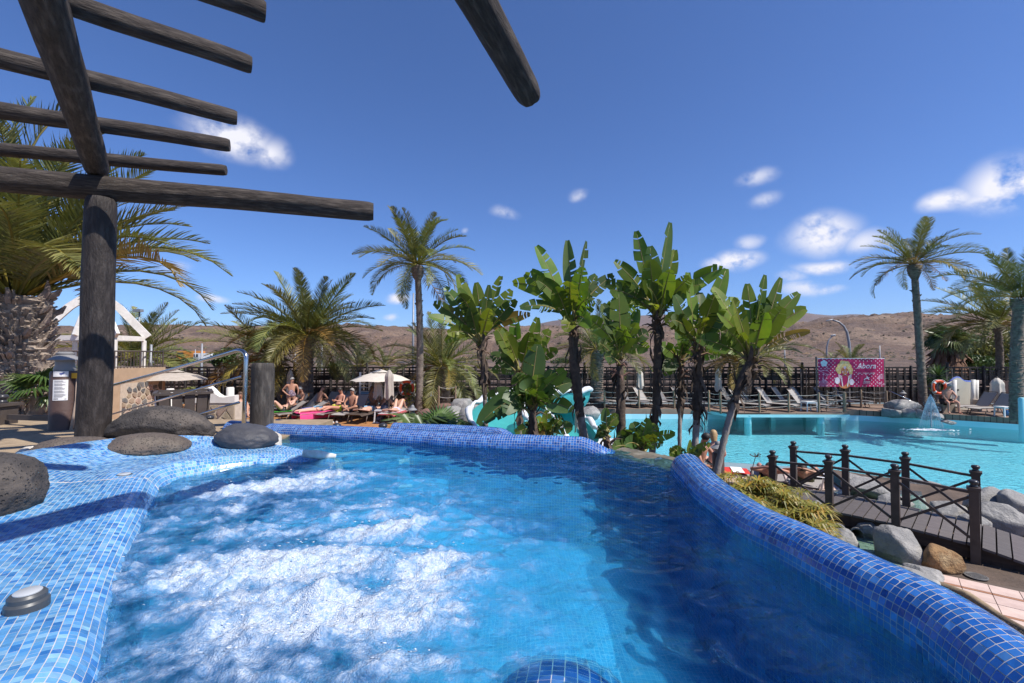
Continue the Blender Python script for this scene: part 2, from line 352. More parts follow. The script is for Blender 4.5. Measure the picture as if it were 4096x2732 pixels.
if (lp[:, 0] + ln[:, 0] * -.2).mean() > lp[:, 0].mean(): rl = [np.c_[lp[:, 0] + ln[:, 0] * .2, lp[:, 1] + ln[:, 1] * .2, r[:, 2]] for r in rl]
a_, b_, c_ = rl[0][0], rl[0][1], rl[1][0]; surface_rows(rl, CP, sg=1.0 if np.dot(np.cross(b_ - a_, c_ - a_), np.array([0, 2.0, 0]) - a_) > 0 else -1.0); grid_mesh(rl, 'lip_wall', M['grout'], spa)
# individual mosaic pieces: the 300 that show largest, the rest as one part
def tile_share(t):
    x, y, d = topx(t[3])
    if not (-20 < x < 4120 and 0 < y < 2750) or d < .2 or t[3][2] < WZ - .01: return 0
    e1, e2 = t[0][1] - t[0][0], t[0][3] - t[0][0]; nn = np.cross(e1, e2); v = np.array([0, 0, CAMZ]) - t[3]
    return abs(nn @ v) / np.linalg.norm(v) ** 3
order = sorted(range(len(tiles)), key=lambda i: -tile_share(tiles[i])); top = set(order[:300])
rest = MB(); TF = [(0, 1, 2, 3), (4, 5, 1, 0), (5, 6, 2, 1), (6, 7, 3, 2), (7, 4, 0, 3)]
for i, (a, b, c, ce) in enumerate(tiles):
    tgt = MB() if i in top else rest
    up = np.cross(a[1] - a[0], a[3] - a[0])
    vs_ = list(a) + list(b)
    tgt.add(vs_, TF, c)
    if i in top: tgt.build('tile', M['tile_blue'], spa)
tag(rest.build('mosaic', M['tile_blue'], spa), kind='stuff')
mat('floor_tile', (.09, .52, .80), (.05, .38, .70), scale=40, rough=.5)
# stone overflow lip between the two rims
mat('lip_stone', (.20, .17, .12), (.10, .085, .06), scale=14, rough=.45, bump=.5, bscale=60, bdist=.006, c3=(.28, .25, .19), s3=9)
lp, lsx = resample([(.95, 4.16), (1.05, 4.06), (1.15, 3.93), (1.26, 3.80), (1.36, 3.62), (1.40, 3.5)]); ln = normals(lp); rows = []
for o, z in ((-.2, -1.05), (-.2, -.03), (-.14, -.012), (.02, .006), (.10, .008), (.16, -.02), (.19, -.09), (.2, -1.9)):
    jit = fbm(np.c_[lp * 9, np.full(len(lp), o * 20)], 3) * .012
    rows.append(np.c_[lp[:, 0] + ln[:, 0] * (o + jit), lp[:, 1] + ln[:, 1] * (o + jit), WZ + z + jit * .4])
grid_mesh(rows[1:], 'overflow_lip', M['lip_stone'], spa); pass
# floor of the basin
fx, fy = np.meshgrid(np.linspace(-3.4, 1.45, 70), np.linspace(-.6, 5.4, 80))
dist = np.full(fx.shape, 9.0)
for q in ps[::6]: dist = np.minimum(dist, np.hypot(fx - q[0], fy - q[1]))
fz = WZ - .80 + .34 * sstep(1.6, .45, dist + .12 * np.sin(fx * 5 + fy * 3)) + .1 * np.exp(-(((fx - .35) / .45) ** 2 + ((fy - 2.75) / .5) ** 2))
grid_mesh(np.stack([fx, fy, fz], -1), 'basin_floor', M['floor_tile'], spa)
# white stripes on the entry steps
mat('white_plaster', (.78, .77, .73), (.6, .57, .5), scale=25, rough=.8, bump=.4, bscale=40, bdist=.004)
b_ = MB(); b_.box((-2.0, 4.32, WZ - .42), (2.0, .62, .6)); st = b_.build('step', M['floor_tile'], spa); b_ = MB(); b_.box((-1.7, 4.45, WZ - .62), (2.2, .9, .6)); b_.build('step', M['floor_tile'], spa)
for x0, y0, x1, y1, z0 in ((-1.98, 4.10, -1.72, 4.36, -.115), (-1.62, 4.05, -1.30, 4.28, -.112), (-1.2, 4.0, -.9, 4.12, -.31)):
    b_ = MB(); b_.bar((x0, y0, WZ + z0), (x1, y1, WZ + z0), .055, .012); b_.build('step_edge', M['white_plaster'], st)
# plaster patch on the tip of the spit, air buttons
pt = MB(); pt.tube([(-1.72, 3.765, WZ + .052), (-1.6, 3.79, WZ + .036), (-1.47, 3.825, WZ + .012)], [.03, .036, .02], 10, flat=.5); pt.build('plaster_patch', M['white_plaster'], spa, 0)
mat('dark_plastic', (.07, .075, .08), (.045, .05, .055), rough=.4); mat('pale_plastic', (.42, .44, .46), (.36, .38, .4), rough=.4); mat('grey_steel', (.28, .29, .30), rough=.35, metal=.6)
for p in (onz(110, 2385, WZ + .11), onz(497, 1905, WZ + .09)):
    b = MB(); b.lathe(p - Vector((0, 0, .05)), [(.052, 0), (.052, .035), (.046, .042), (.046, .055), (.040, .062)], 24); bo = b.build('air_button', M['dark_plastic'], spa, 40)
    b = MB(); b.lathe(p + Vector((0, 0, .0125)), [(.034, 0), (.034, .003), (.03, .006)], 24); b.build('button_cap', M['pale_plastic'], bo, 40)

# ------------------------------------------------------------------ spa water, foam
def water_mat(name, tint, bump, bscale, rough=.0, foam=False, stretch=(1, 1, 1), refr=.5):
    m = bpy.data.materials.new(name); m.use_nodes = True; t = m.node_tree; t.nodes.clear(); lk = t.links.new
    def n(ty, **kw):
        x = t.nodes.new(ty)
        for k, v in kw.items(): setattr(x, k, v)
        return x
    out = n('ShaderNodeOutputMaterial'); tcx = n('ShaderNodeTexCoord'); mpx = n('ShaderNodeMapping'); mpx.inputs['Scale'].default_value = stretch; lk(tcx.outputs['Object'], mpx.inputs[0])
    fr = n('ShaderNodeFresnel'); fr.inputs[0].default_value = 1.33
    tp = n('ShaderNodeBsdfTransparent'); tp.inputs[0].default_value = (*tint, 1); tr = n('ShaderNodeBsdfRefraction'); tr.inputs[0].default_value = (*tint, 1); tr.inputs['IOR'].default_value = 1.33; tr.inputs['Roughness'].default_value = 0
    mt = n('ShaderNodeMixShader'); mt.inputs[0].default_value = refr; lk(tp.outputs[0], mt.inputs[1]); lk(tr.outputs[0], mt.inputs[2])
    gl = n('ShaderNodeBsdfGlossy'); gl.inputs['Roughness'].default_value = rough
    ms = n('ShaderNodeMixShader'); lk(fr.outputs[0], ms.inputs[0]); lk(mt.outputs[0], ms.inputs[1]); lk(gl.outputs[0], ms.inputs[2])
    res = ms.outputs[0]
    if bump:
        nb = n('ShaderNodeTexNoise'); nb.inputs['Scale'].default_value = bscale; nb.inputs['Detail'].default_value = 5; nb.inputs['Distortion'].default_value = .6; lk(mpx.outputs[0], nb.inputs['Vector'])
        bp = n('ShaderNodeBump'); bp.inputs['Strength'].default_value = bump; bp.inputs['Distance'].default_value = .05; lk(nb.outputs['Fac'], bp.inputs['Height'])
        for x in (fr, gl, tr): lk(bp.outputs[0], x.inputs['Normal'])
    if foam:
        va = n('ShaderNodeAttribute', attribute_name='foam')
        nf = n('ShaderNodeTexNoise'); nf.inputs['Scale'].default_value = 16; nf.inputs['Detail'].default_value = 9; nf.inputs['Roughness'].default_value = .68; lk(mpx.outputs[0], nf.inputs['Vector'])
        a1 = n('ShaderNodeMath', operation='SUBTRACT'); a1.inputs[1].default_value = .5; lk(nf.outputs['Fac'], a1.inputs[0])
        a2 = n('ShaderNodeMath', operation='MULTIPLY_ADD'); a15 = n('ShaderNodeMath', operation='MULTIPLY'); fm = n('ShaderNodeMapRange'); fm.inputs['From Max'].default_value = .3; fm.inputs['To Max'].default_value = 1.35; lk(va.outputs['Fac'], fm.inputs['Value']); lk(a1.outputs[0], a15.inputs[0]); lk(fm.outputs[0], a15.inputs[1]); a2.operation = 'ADD'; lk(a15.outputs[0], a2.inputs[0]); lk(va.outputs['Fac'], a2.inputs[1])
        mr = n('ShaderNodeMapRange', interpolation_type='SMOOTHSTEP'); mr.inputs['From Min'].default_value = .1; mr.inputs['From Max'].default_value = 1.15; lk(a2.outputs[0], mr.inputs['Value'])
        fo = n('ShaderNodeBsdfPrincipled'); fo.inputs['Roughness'].default_value = .22; fo.inputs['Specular IOR Level'].default_value = .6
        cm = n('ShaderNodeMix', data_type='RGBA'); cm.inputs['A'].default_value = (.06, .25, .55, 1); cm.inputs['B'].default_value = (.56, .62, .70, 1); lk(mr.outputs[0], cm.inputs[0]); gn = n('ShaderNodeTexNoise'); gn.inputs['Scale'].default_value = 75; gn.inputs['Detail'].default_value = 4; gn.inputs['Roughness'].default_value = .7; lk(mpx.outputs[0], gn.inputs['Vector']); gr2 = n('ShaderNodeMapRange'); gr2.inputs['From Min'].default_value = .36; gr2.inputs['From Max'].default_value = .62; gr2.inputs['To Min'].default_value = .42; gr2.inputs['To Max'].default_value = 1.25; lk(gn.outputs['Fac'], gr2.inputs['Value'])
        mq = n('ShaderNodeMath', operation='MULTIPLY'); lk(mr.outputs[0], mq.inputs[0]); lk(gr2.outputs[0], mq.inputs[1]); t.links.remove(cm.inputs[0].links[0]); lk(mq.outputs[0], cm.inputs[0]); lk(cm.outputs['Result'], fo.inputs['Base Color'])
        vo = n('ShaderNodeTexVoronoi'); vo.inputs['Scale'].default_value = 170; lk(mpx.outputs[0], vo.inputs['Vector'])
        nv = n('ShaderNodeMath', operation='MULTIPLY_ADD'); nv.inputs[1].default_value = -.7; lk(vo.outputs['Distance'], nv.inputs[0]); ng = n('ShaderNodeTexNoise'); ng.inputs['Scale'].default_value = 70; ng.inputs['Detail'].default_value = 7; ng.inputs['Roughness'].default_value = .75; lk(mpx.outputs[0], ng.inputs['Vector']); lk(ng.outputs['Fac'], nv.inputs[2])
        bf = n('ShaderNodeBump'); bf.inputs['Strength'].default_value = .8; bf.inputs['Distance'].default_value = .0075; lk(nv.outputs[0], bf.inputs['Height']); lk(bf.outputs[0], fo.inputs['Normal'])
        mf = n('ShaderNodeMixShader'); m2 = n('ShaderNodeMapRange', interpolation_type='SMOOTHSTEP'); m2.inputs['From Min'].default_value = .0; m2.inputs['From Max'].default_value = .95; m2.inputs['To Max'].default_value = .95; lk(a2.outputs[0], m2.inputs['Value'])
        lk(m2.outputs[0], mf.inputs[0]); lk(res, mf.inputs[1]); lk(fo.outputs[0], mf.inputs[2]); res = mf.outputs[0]
    lk(res, out.inputs[0]); M[name] = m; return m
water_mat('spa_water', (.55, .88, 1.0), 0, 1, foam=True)
poly = [(-3.3, 5.1)] + [tuple(q) for q in FAR[::-1]] + [(1.08, 4.02), (1.18, 3.9), (1.3, 3.72)] + RIGHT[::-1] + [(-3.3, -.6)]
P2 = np.array(poly)
def inside(x, y):
    r_ = np.zeros(x.shape, bool); j = len(P2) - 1
    for i in range(len(P2)):
        c_ = ((P2[i, 1] > y) != (P2[j, 1] > y)) & (x < (P2[j, 0] - P2[i, 0]) * (y - P2[i, 1]) / (P2[j, 1] - P2[i, 1] + 1e-12) + P2[i, 0]); r_ ^= c_; j = i
    return r_
gx = np.arange(-3.3, 1.36, .0125); ys = [-.55]
while ys[-1] < 5.2: ys.append(ys[-1] + (.03 if ys[-1] < .85 else .0115 + .004 * max(0, ys[-1] - 2)))
gy = np.array(ys); X, Y = np.meshgrid(gx, gy)
def blob(x0, y0, rx, ry, ang, s):
    c_, s_ = math.cos(ang), math.sin(ang); u = ((X - x0) * c_ + (Y - y0) * s_) / rx; v = (-(X - x0) * s_ + (Y - y0) * c_) / ry
    return s * np.exp(-(u * u + v * v) ** 1.3)
foam = np.zeros_like(X)
for px, py, rx, ry, ang, s in ((1080, 1950, .62, .20, .12, 1.0), (1330, 1905, .40, .16, .05, .8), (900, 1985, .38, .14, .1, .8), (850, 2045, .3, .1, .05, .6),
                               (1150, 2270, .52, .22, .18, 1.15), (1530, 2130, .28, .16, .3, .95), (1700, 2290, .28, .24, .4, .9), (800, 2290, .22, .13, .3, .9),
                               (1350, 2470, .5, .22, .15, 1.1), (950, 2420, .35, .16, .3, .8), (900, 2620, .3, .14, .2, .75), (1500, 2680, .4, .12, .1, .65), (2000, 2420, .2, .16, .2, .4), (1150, 2120, .5, .1, .1, .35), (1900, 2560, .25, .1, .3, .3)):
    p = onz(px, py, WZ); foam = np.maximum(foam, blob(p.x, p.y, rx, ry, ang, s))
warp = np.stack([X * 2.2, Y * 3.6, np.zeros_like(X)], -1)
nA = fbm(warp * 2.2 + 5, 5, .6); foam = np.clip(foam * 1.0 + nA * .42 * np.sqrt(np.clip(foam, 0, 1)), 0, 1.3)
broad = np.exp(-(((X + 1.0) / 1.25) ** 2 + ((Y - 2.05) / 1.35) ** 2) ** 2); foam = np.maximum(foam, .42 * broad * (1 + nA * .9))
# surface height: churned where it boils, wind ripples elsewhere
P3 = np.stack([X, Y, np.zeros_like(X)], -1)
ch = .016 * fbm(P3 * np.array([5, 7, 1]), 3, .55) + .030 * np.clip(fbm(P3 * 7 + 3, 3, .5) + .25, 0, 2) ** 1.5 + .010 * fbm(P3 * 30 + 9, 3, .6)
rip = .019 * fbm(P3 * np.array([3.2, 5.2, 1]) + fbm(P3 * 2.0, 2)[..., None] * .8, 3, .5) + .0050 * fbm(P3 * np.array([10, 17, 1]) + 4, 2)
fs = np.clip(foam, 0, 1); Z = WZ + rip * (1 - .3 * fs) + ch * sstep(.05, .9, fs) * 1.25 + .012 * fs
edge = np.minimum(1, 1)
ok = inside(X, Y); idx = np.arange(X.size).reshape(X.shape); okc = ok[:-1, :-1] | ok[:-1, 1:] | ok[1:, 1:] | ok[1:, :-1]
quads = np.stack([idx[:-1, :-1], idx[:-1, 1:], idx[1:, 1:], idx[1:, :-1]], -1)[okc]
used = np.unique(quads); remap = np.full(X.size, -1); remap[used] = np.arange(len(used))
vv = np.stack([X, Y, Z], -1).reshape(-1, 3)[used]
me = bpy.data.meshes.new('spa_water'); me.from_pydata(vv.tolist(), [], remap[quads].tolist()); me.update()
me.attributes.new('foam', 'FLOAT', 'POINT').data.foreach_set('value', foam.ravel()[used].astype(np.float32))
spw = obj('spa_water', me, M['spa_water'], None, 0); tag(spw, 'bubbling blue water with white foam in the whirlpool basin', kind='structure')
# droplets thrown up by the jets
dr = MB()
oc = [(1, 0, 0), (-1, 0, 0), (0, 1, 0), (0, -1, 0), (0, 0, 1.2), (0, 0, -1.2)]; of = [(0, 2, 4), (2, 1, 4), (1, 3, 4), (3, 0, 4), (2, 0, 5), (1, 2, 5), (3, 1, 5), (0, 3, 5)]
cand = np.argwhere((foam > .62) & (Y > 1.0) & ok)
for k in rng.choice(len(cand), 420):
    i, j = cand[k]; r_ = rng.uniform(.0008, .0022); h = abs(rng.normal(0, .03)) + .002
    dr.add([(X[i, j] + rng.uniform(-.01, .01) + a * r_, Y[i, j] + b * r_, Z[i, j] + h + c * r_) for a, b, c in oc], of)
mat('droplet', (.85, .88, .9), rough=.05, spec=.8)
tag(dr.build('water_droplets', M['droplet'], None, 0), 'splashing droplets above the foaming whirlpool water', kind='stuff')

# ------------------------------------------------------------------ ground, main pool, hills
from mathutils.geometry import tessellate_polygon
GZ = -.25; PW = -.5                         # ground by the bridge, pool water level
def flat(name, poly, z, m, kind='structure', holes=()):
    polys = [[Vector((x, y, 0)) for x, y in q] for q in [poly] + list(holes)]; tri = tessellate_polygon(polys)
    vs_ = [(v.x, v.y, z) for q in polys for v in q]; me = bpy.data.meshes.new(name); me.from_pydata(vs_, [], [tuple(t) for t in tri]); me.update()
    o = obj(name, me, m); bm = bmesh.new(); bm.from_mesh(me); bmesh.ops.recalc_face_normals(bm, faces=bm.faces)
    if sum(f.normal.z * f.calc_area() for f in bm.faces) < 0: bmesh.ops.reverse_faces(bm, faces=bm.faces)
    bm.to_mesh(me); bm.free(); tag(o, kind=kind); return o
mat('earth', (.13, .09, .065), (.07, .05, .037), scale=3, rough=.95, bump=.6, bscale=20, bdist=.03)
mat('pool_plaster', (.50, .79, .85), (.42, .73, .81), scale=1.2, rough=.6)
POOL = [(-1.5, 22.6), (-1.2, 16.5), (.5, 14.2), (2.6, 13.3), (4.6, 13.0), (6.6, 12.4), (8.2, 11.9), (9.4, 10.7), (10.6, 9.6), (13, 8.4), (19, 7.5), (30, 7.5), (34, 12), (30, 16.5), (21.9, 19.2), (20.2, 20.6), (18.5, 21.5), (16.9, 22.3), (14.6, 22.6), (6, 22.9)]
flat('ground', [(-60, -30), (60, -30), (60, 27.5), (-60, 27.5)], GZ, M['earth'], holes=[POOL[:3] + [(2.2, 11.6), (5.2, 10.2), (7.4, 10.0)] + POOL[6:]])
pb = MB(); npl = len(POOL); pz = [(x, y, GZ) for x, y in POOL] + [(x, y, -1.05) for x, y in POOL]
pb.add(pz, [(i, (i + 1) % npl, npl + (i + 1) % npl, npl + i) for i in range(npl)]); tag(recalc(pb.build('pool_walls', M['pool_plaster'])), kind='structure')
flat('pool_floor', POOL, -1.05, M['pool_plaster'])
water_mat('pool_water', (.56, .88, .94), 1.0, 4.2, rough=.02, stretch=(1, 1.6, 1), refr=.0)
flat('pool_water', POOL, PW, M['pool_water'])
# terraces: warm pavers for the sunbathers, boards for the far deck
def paver_mat(name, ca, cb, mort, bw, bh, rough=.75, off=.5, bump=.4, squash=1.0, rot=0.0, msize=.02):
    m = bpy.data.materials.new(name); m.use_nodes = True; t = m.node_tree; p = t.nodes['Principled BSDF']; lk = t.links.new
    tcx = t.nodes.new('ShaderNodeTexCoord'); mp_ = t.nodes.new('ShaderNodeMapping'); mp_.inputs['Rotation'].default_value = (0, 0, rot); lk(tcx.outputs['Object'], mp_.inputs[0])
    br = t.nodes.new('ShaderNodeTexBrick'); br.offset = off; br.inputs['Scale'].default_value = 1; br.inputs['Brick Width'].default_value = bw; br.inputs['Row Height'].default_value = bh; br.inputs['Mortar Size'].default_value = msize * bh; br.inputs['Color1'].default_value = (*ca, 1); br.inputs['Color2'].default_value = (*cb, 1); br.inputs['Mortar'].default_value = (*mort, 1); lk(mp_.outputs[0], br.inputs[0])
    nx = t.nodes.new('ShaderNodeTexNoise'); nx.inputs['Scale'].default_value = 3; nx.inputs['Detail'].default_value = 6; lk(mp_.outputs[0], nx.inputs['Vector'])
    mr = t.nodes.new('ShaderNodeMapRange'); mr.inputs['To Min'].default_value = .7; mr.inputs['To Max'].default_value = 1.25; lk(nx.outputs['Fac'], mr.inputs['Value'])
    mu = t.nodes.new('ShaderNodeMix'); mu.data_type = 'RGBA'; mu.blend_type = 'MULTIPLY'; mu.inputs[0].default_value = 1; lk(br.outputs[0], mu.inputs['A']); lk(mr.outputs[0], mu.inputs['B']); lk(mu.outputs['Result'], p.inputs['Base Color'])
    p.inputs['Roughness'].default_value = rough; bp = t.nodes.new('ShaderNodeBump'); bp.inputs['Strength'].default_value = bump; bp.inputs['Distance'].default_value = .01; bp.invert = True; lk(br.outputs['Fac'], bp.inputs['Height']); lk(bp.outputs[0], p.inputs['Normal'])
    M[name] = m; return m
paver_mat('terrace_paver', (.42, .20, .075), (.36, .165, .06), (.16, .08, .035), .5, .5)
paver_mat('pink_paver', (.60, .45, .38), (.56, .41, .35), (.28, .18, .13), .6, .3, off=.5)
paver_mat('deck_board', (.28, .19, .14), (.23, .155, .115), (.05, .035, .028), 2.4, .12, msize=.06)
paver_mat('floor_mosaic', (.08, .50, .74), (.035, .34, .60), (.34, .60, .76), .026, .026, rough=.4, off=0, msize=.07)
for me_ in bpy.data.meshes:
    if me_.materials and me_.materials[0] == M['floor_tile']: me_.materials[0] = M['floor_mosaic']
def slab(name, poly, z0, z1, m, kind='structure'):
    n_ = len(poly); b = MB(); b.add([(x, y, z0) for x, y in poly] + [(x, y, z1) for x, y in poly], [tuple(range(n_ - 1, -1, -1)), tuple(range(n_, 2 * n_))] + [(i, (i + 1) % n_, n_ + (i + 1) % n_, n_ + i) for i in range(n_)])
    o = recalc(b.build(name, m)); tag(o, kind=kind); return o
slab('terrace', [(-24, 13.5), (-4.6, 13.5), (-3.2, 14.8), (-2.2, 17.5), (-2.0, 25.2), (-24, 25.2)], GZ - .1, 0, M['terrace_paver'])
slab('terrace_path', [(-1.9, 17.2), (-1.55, 22.62), (-1.55, 25.2), (-1.98, 25.2)], GZ - .1, -.01, M['pink_paver'])
slab('pool_deck', [(-1.5, 22.66), (6, 22.96), (14.6, 22.66), (16.9, 22.36), (18.5, 21.56), (20.2, 20.66), (21.95, 19.26), (30, 16.6), (34, 25.2), (-1.5, 25.2)], GZ - .1, 0, M['deck_board'])
slab('far_path', [(-24, 5.7), (-5.4, 5.7), (-4.2, 8.5), (-4.4, 13.4), (-24, 13.4)], GZ - .1, GZ + .02, M['pink_paver'])
slab('pool_walk', [(.55, 14.1), (2.2, 11.6), (5.2, 10.2), (7.4, 10.0), (8.15, 11.88), (6.6, 12.38), (4.6, 12.98), (2.6, 13.28)], -1.2, GZ - .18, M['pink_paver'])
# hills: polar height field behind the fence; arid slopes with scrub
mat('hill_soil', (.175, .112, .078), (.105, .068, .049), scale=.05, rough=.95, bump=.9, bscale=.35, detail=10, c3=(.235, .165, .118), s3=.02, bdist=2.0, lo=.3, hi=.7)
def hill_shader():
    m = M['hill_soil']; t = m.node_tree; lk = t.links.new; p = t.nodes['Principled BSDF']; src = p.inputs['Base Color'].links[0].from_socket
    tcx = t.nodes.new('ShaderNodeTexCoord'); col = src
    for sc, lo_, hi_, c_ in ((.16, .57, .63, (.055, .042, .036)), (.55, .60, .66, (.035, .045, .026)), (.035, .56, .62, (.085, .055, .045)), (.018, .52, .60, (.11, .075, .06)), (.9, .6, .64, (.30, .23, .18))):
        nx = t.nodes.new('ShaderNodeTexNoise'); nx.inputs['Scale'].default_value = sc; nx.inputs['Detail'].default_value = 7; nx.inputs['Roughness'].default_value = .68; lk(tcx.outputs['Object'], nx.inputs['Vector'])
        mr = t.nodes.new('ShaderNodeMapRange'); mr.inputs['From Min'].default_value = lo_; mr.inputs['From Max'].default_value = hi_; mr.inputs['To Max'].default_value = .85; lk(nx.outputs['Fac'], mr.inputs['Value'])
        mx = t.nodes.new('ShaderNodeMix'); mx.data_type = 'RGBA'; mx.inputs['B'].default_value = (*c_, 1); lk(mr.outputs[0], mx.inputs[0]); lk(col, mx.inputs['A']); col = mx.outputs['Result']
    lk(col, p.inputs['Base Color'])
hill_shader()
def hillmesh(name, rr, az, hfun, m):
    A, Rr = np.meshgrid(az, rr); xs = Rr * np.tan(A); yv = Rr * np.ones_like(A); z = hfun(A, Rr, xs, yv)
    v = np.stack([xs, yv, z], -1); o = grid_mesh(v, name, m, None); tag(o, kind='structure'); return o
az = np.linspace(R(-62), R(62), 420); rr = np.concatenate([np.linspace(26.6, 110, 40), np.geomspace(114, 1500, 150)])
skx = [-3000, 0, 600, 900, 1150, 1500, 1650, 1800, 2100, 2500, 2900, 3150, 3250, 3350, 3480, 3650, 3760, 3900, 4096, 7000]; sky_ = [1330, 1318, 1312, 1316, 1322, 1316, 1322, 1330, 1318, 1315, 1318, 1322, 1300, 1284, 1272, 1264, 1272, 1268, 1262, 1270]
def hh(A, Rr, xs, yv):
    px = 2048 + F * np.tan(A); tgt = (1420 - np.interp(px, skx, sky_)) / F * 520 + CAMZ
    ramp = sstep(120, 520, Rr) ** .85 * (1 + .12 * sstep(520, 1500, Rr))
    base = .1 + 1.0 * sstep(40, 95, Rr) + (tgt - 1.1) * ramp
    P_ = np.stack([xs, yv, np.zeros_like(xs)], -1)
    nz_ = fbm(P_ / 95, 5, .55); rid = -np.abs(fbm(P_ / 60 + 7, 4, .55))
    terr = np.sin(base * .75 + nz_ * 3) * .5
    return base + sstep(125, 260, Rr) * (nz_ * 3.2 + rid * 9.0 + 2.2 + terr) * (1 - .75 * sstep(430, 540, Rr)) + (sstep(60, 110, Rr)) * .4 * fbm(P_ / 8, 3)
hillmesh('hills', rr, az, hh, M['hill_soil'])
# scrub and stones scattered over the slopes
mat('scrub', (.085, .078, .048), (.055, .052, .034), scale=.6, rough=.9, attr=True)
rs = np.random.default_rng(9); nS = 9000; rS = 115 * (560 / 115) ** rs.uniform(0, 1, nS) ; aS = np.arctan(rs.uniform(-1.2, 1.25, nS)); xS = rS * np.tan(aS)
dens = fbm(np.stack([xS / 40, rS / 40, xS * 0], -1), 3); kp_ = dens + rs.uniform(-.5, .5, nS) > .0; rS, aS, xS = rS[kp_], aS[kp_], xS[kp_]; zS = hh(aS, rS, xS, rS)
sc = MB(); o6 = [(1, 0, 0), (-1, 0, 0), (0, 1, 0), (0, -1, 0), (0, 0, 1), (0, 0, -.6)]; f8 = [(0, 2, 4), (2, 1, 4), (1, 3, 4), (3, 0, 4), (2, 0, 5), (1, 2, 5), (3, 1, 5), (0, 3, 5)]
for x, y, z in zip(xS, rS, zS):
    s_ = rs.uniform(.25, .8) * (1.7 if rs.uniform() < .12 else 1) * (.7 + y / 500); c_ = (rs.uniform(.6, 1.4),) * 3 if rs.uniform() < .75 else (3.0, 2.1, 1.9)
    sc.add([(x + a * s_ * rs.uniform(.7, 1.4), y + b * s_, z + c * s_ * rs.uniform(.35, .75)) for a, b, c in o6], f8, c_)
tag(sc.build('hill_scrub', M['scrub']), 'dark scrub and stones scattered over the brown hillside', kind='stuff')
mat('far_hill', (.15, .11, .10), (.105, .08, .075), scale=.004, rough=1, bump=.6, bscale=.02, bdist=20, detail=9)
fx_ = [-9000, 2000, 2250, 2500, 2650, 2900, 3050, 3230, 3330, 3420, 3500, 3700, 9000]; fy_ = [1400, 1330, 1285, 1268, 1262, 1275, 1266, 1256, 1264, 1262, 1268, 1300, 1330]
def hf2(A, Rr, xs, yv):
    px = 2048 + F * np.tan(A); tgt = (1420 - np.interp(px, fx_, fy_)) / F * 3300
    P_ = np.stack([xs, yv, np.zeros_like(xs)], -1)
    return tgt * sstep(1500, 3300, Rr) * (1 - .4 * sstep(3300, 5500, Rr)) + 30 * fbm(P_ / 500, 5) * sstep(1500, 2200, Rr) * (1 - sstep(2700, 3300, Rr) * .8)
hillmesh('far_hills', np.geomspace(1510, 9000, 60), np.linspace(R(-62), R(62), 260), hf2, M['far_hill'])
# road with parapet across the foot of the hill
mat('asphalt', (.06, .06, .062), (.045, .045, .047), scale=2, rough=.9); mat('gravel_bank', (.20, .17, .15), (.10, .085, .075), scale=1.2, rough=.95, bump=.8, bscale=4, bdist=.2); mat('white_paint', (.75, .75, .73), (.62, .62, .6), scale=3, rough=.6)
rd = MB(); rd.box((-60, 101, 1.06), (190, 9, .25)); tag(rd.build('road', M['asphalt']), kind='structure')
bk = MB(); bk.add([(-160, 84, -.4), (-12, 84, -.4), (-12, 96.3, 1.1), (-160, 96.3, 1.1)], [(0, 1, 2, 3)]); tag(bk.build('road_bank', M['gravel_bank']), kind='structure')
gr_ = tag(empty('parapet', (-60, 96.6, 1.1)), 'long white slotted road parapet beyond the garden fence', 'barrier')
for sec in range(12):
    b = MB(); x0 = -100 + sec * 8
    b.bar((x0, 0, .62), (x0 + 7.9, 0, .62), .12, .12)
    for k in range(11): b.bar((x0 + .2 + k * .74, 0, .05), (x0 + .2 + k * .74, 0, .62), .18, .1)
    b.build('parapet_section', M['white_paint'], gr_)

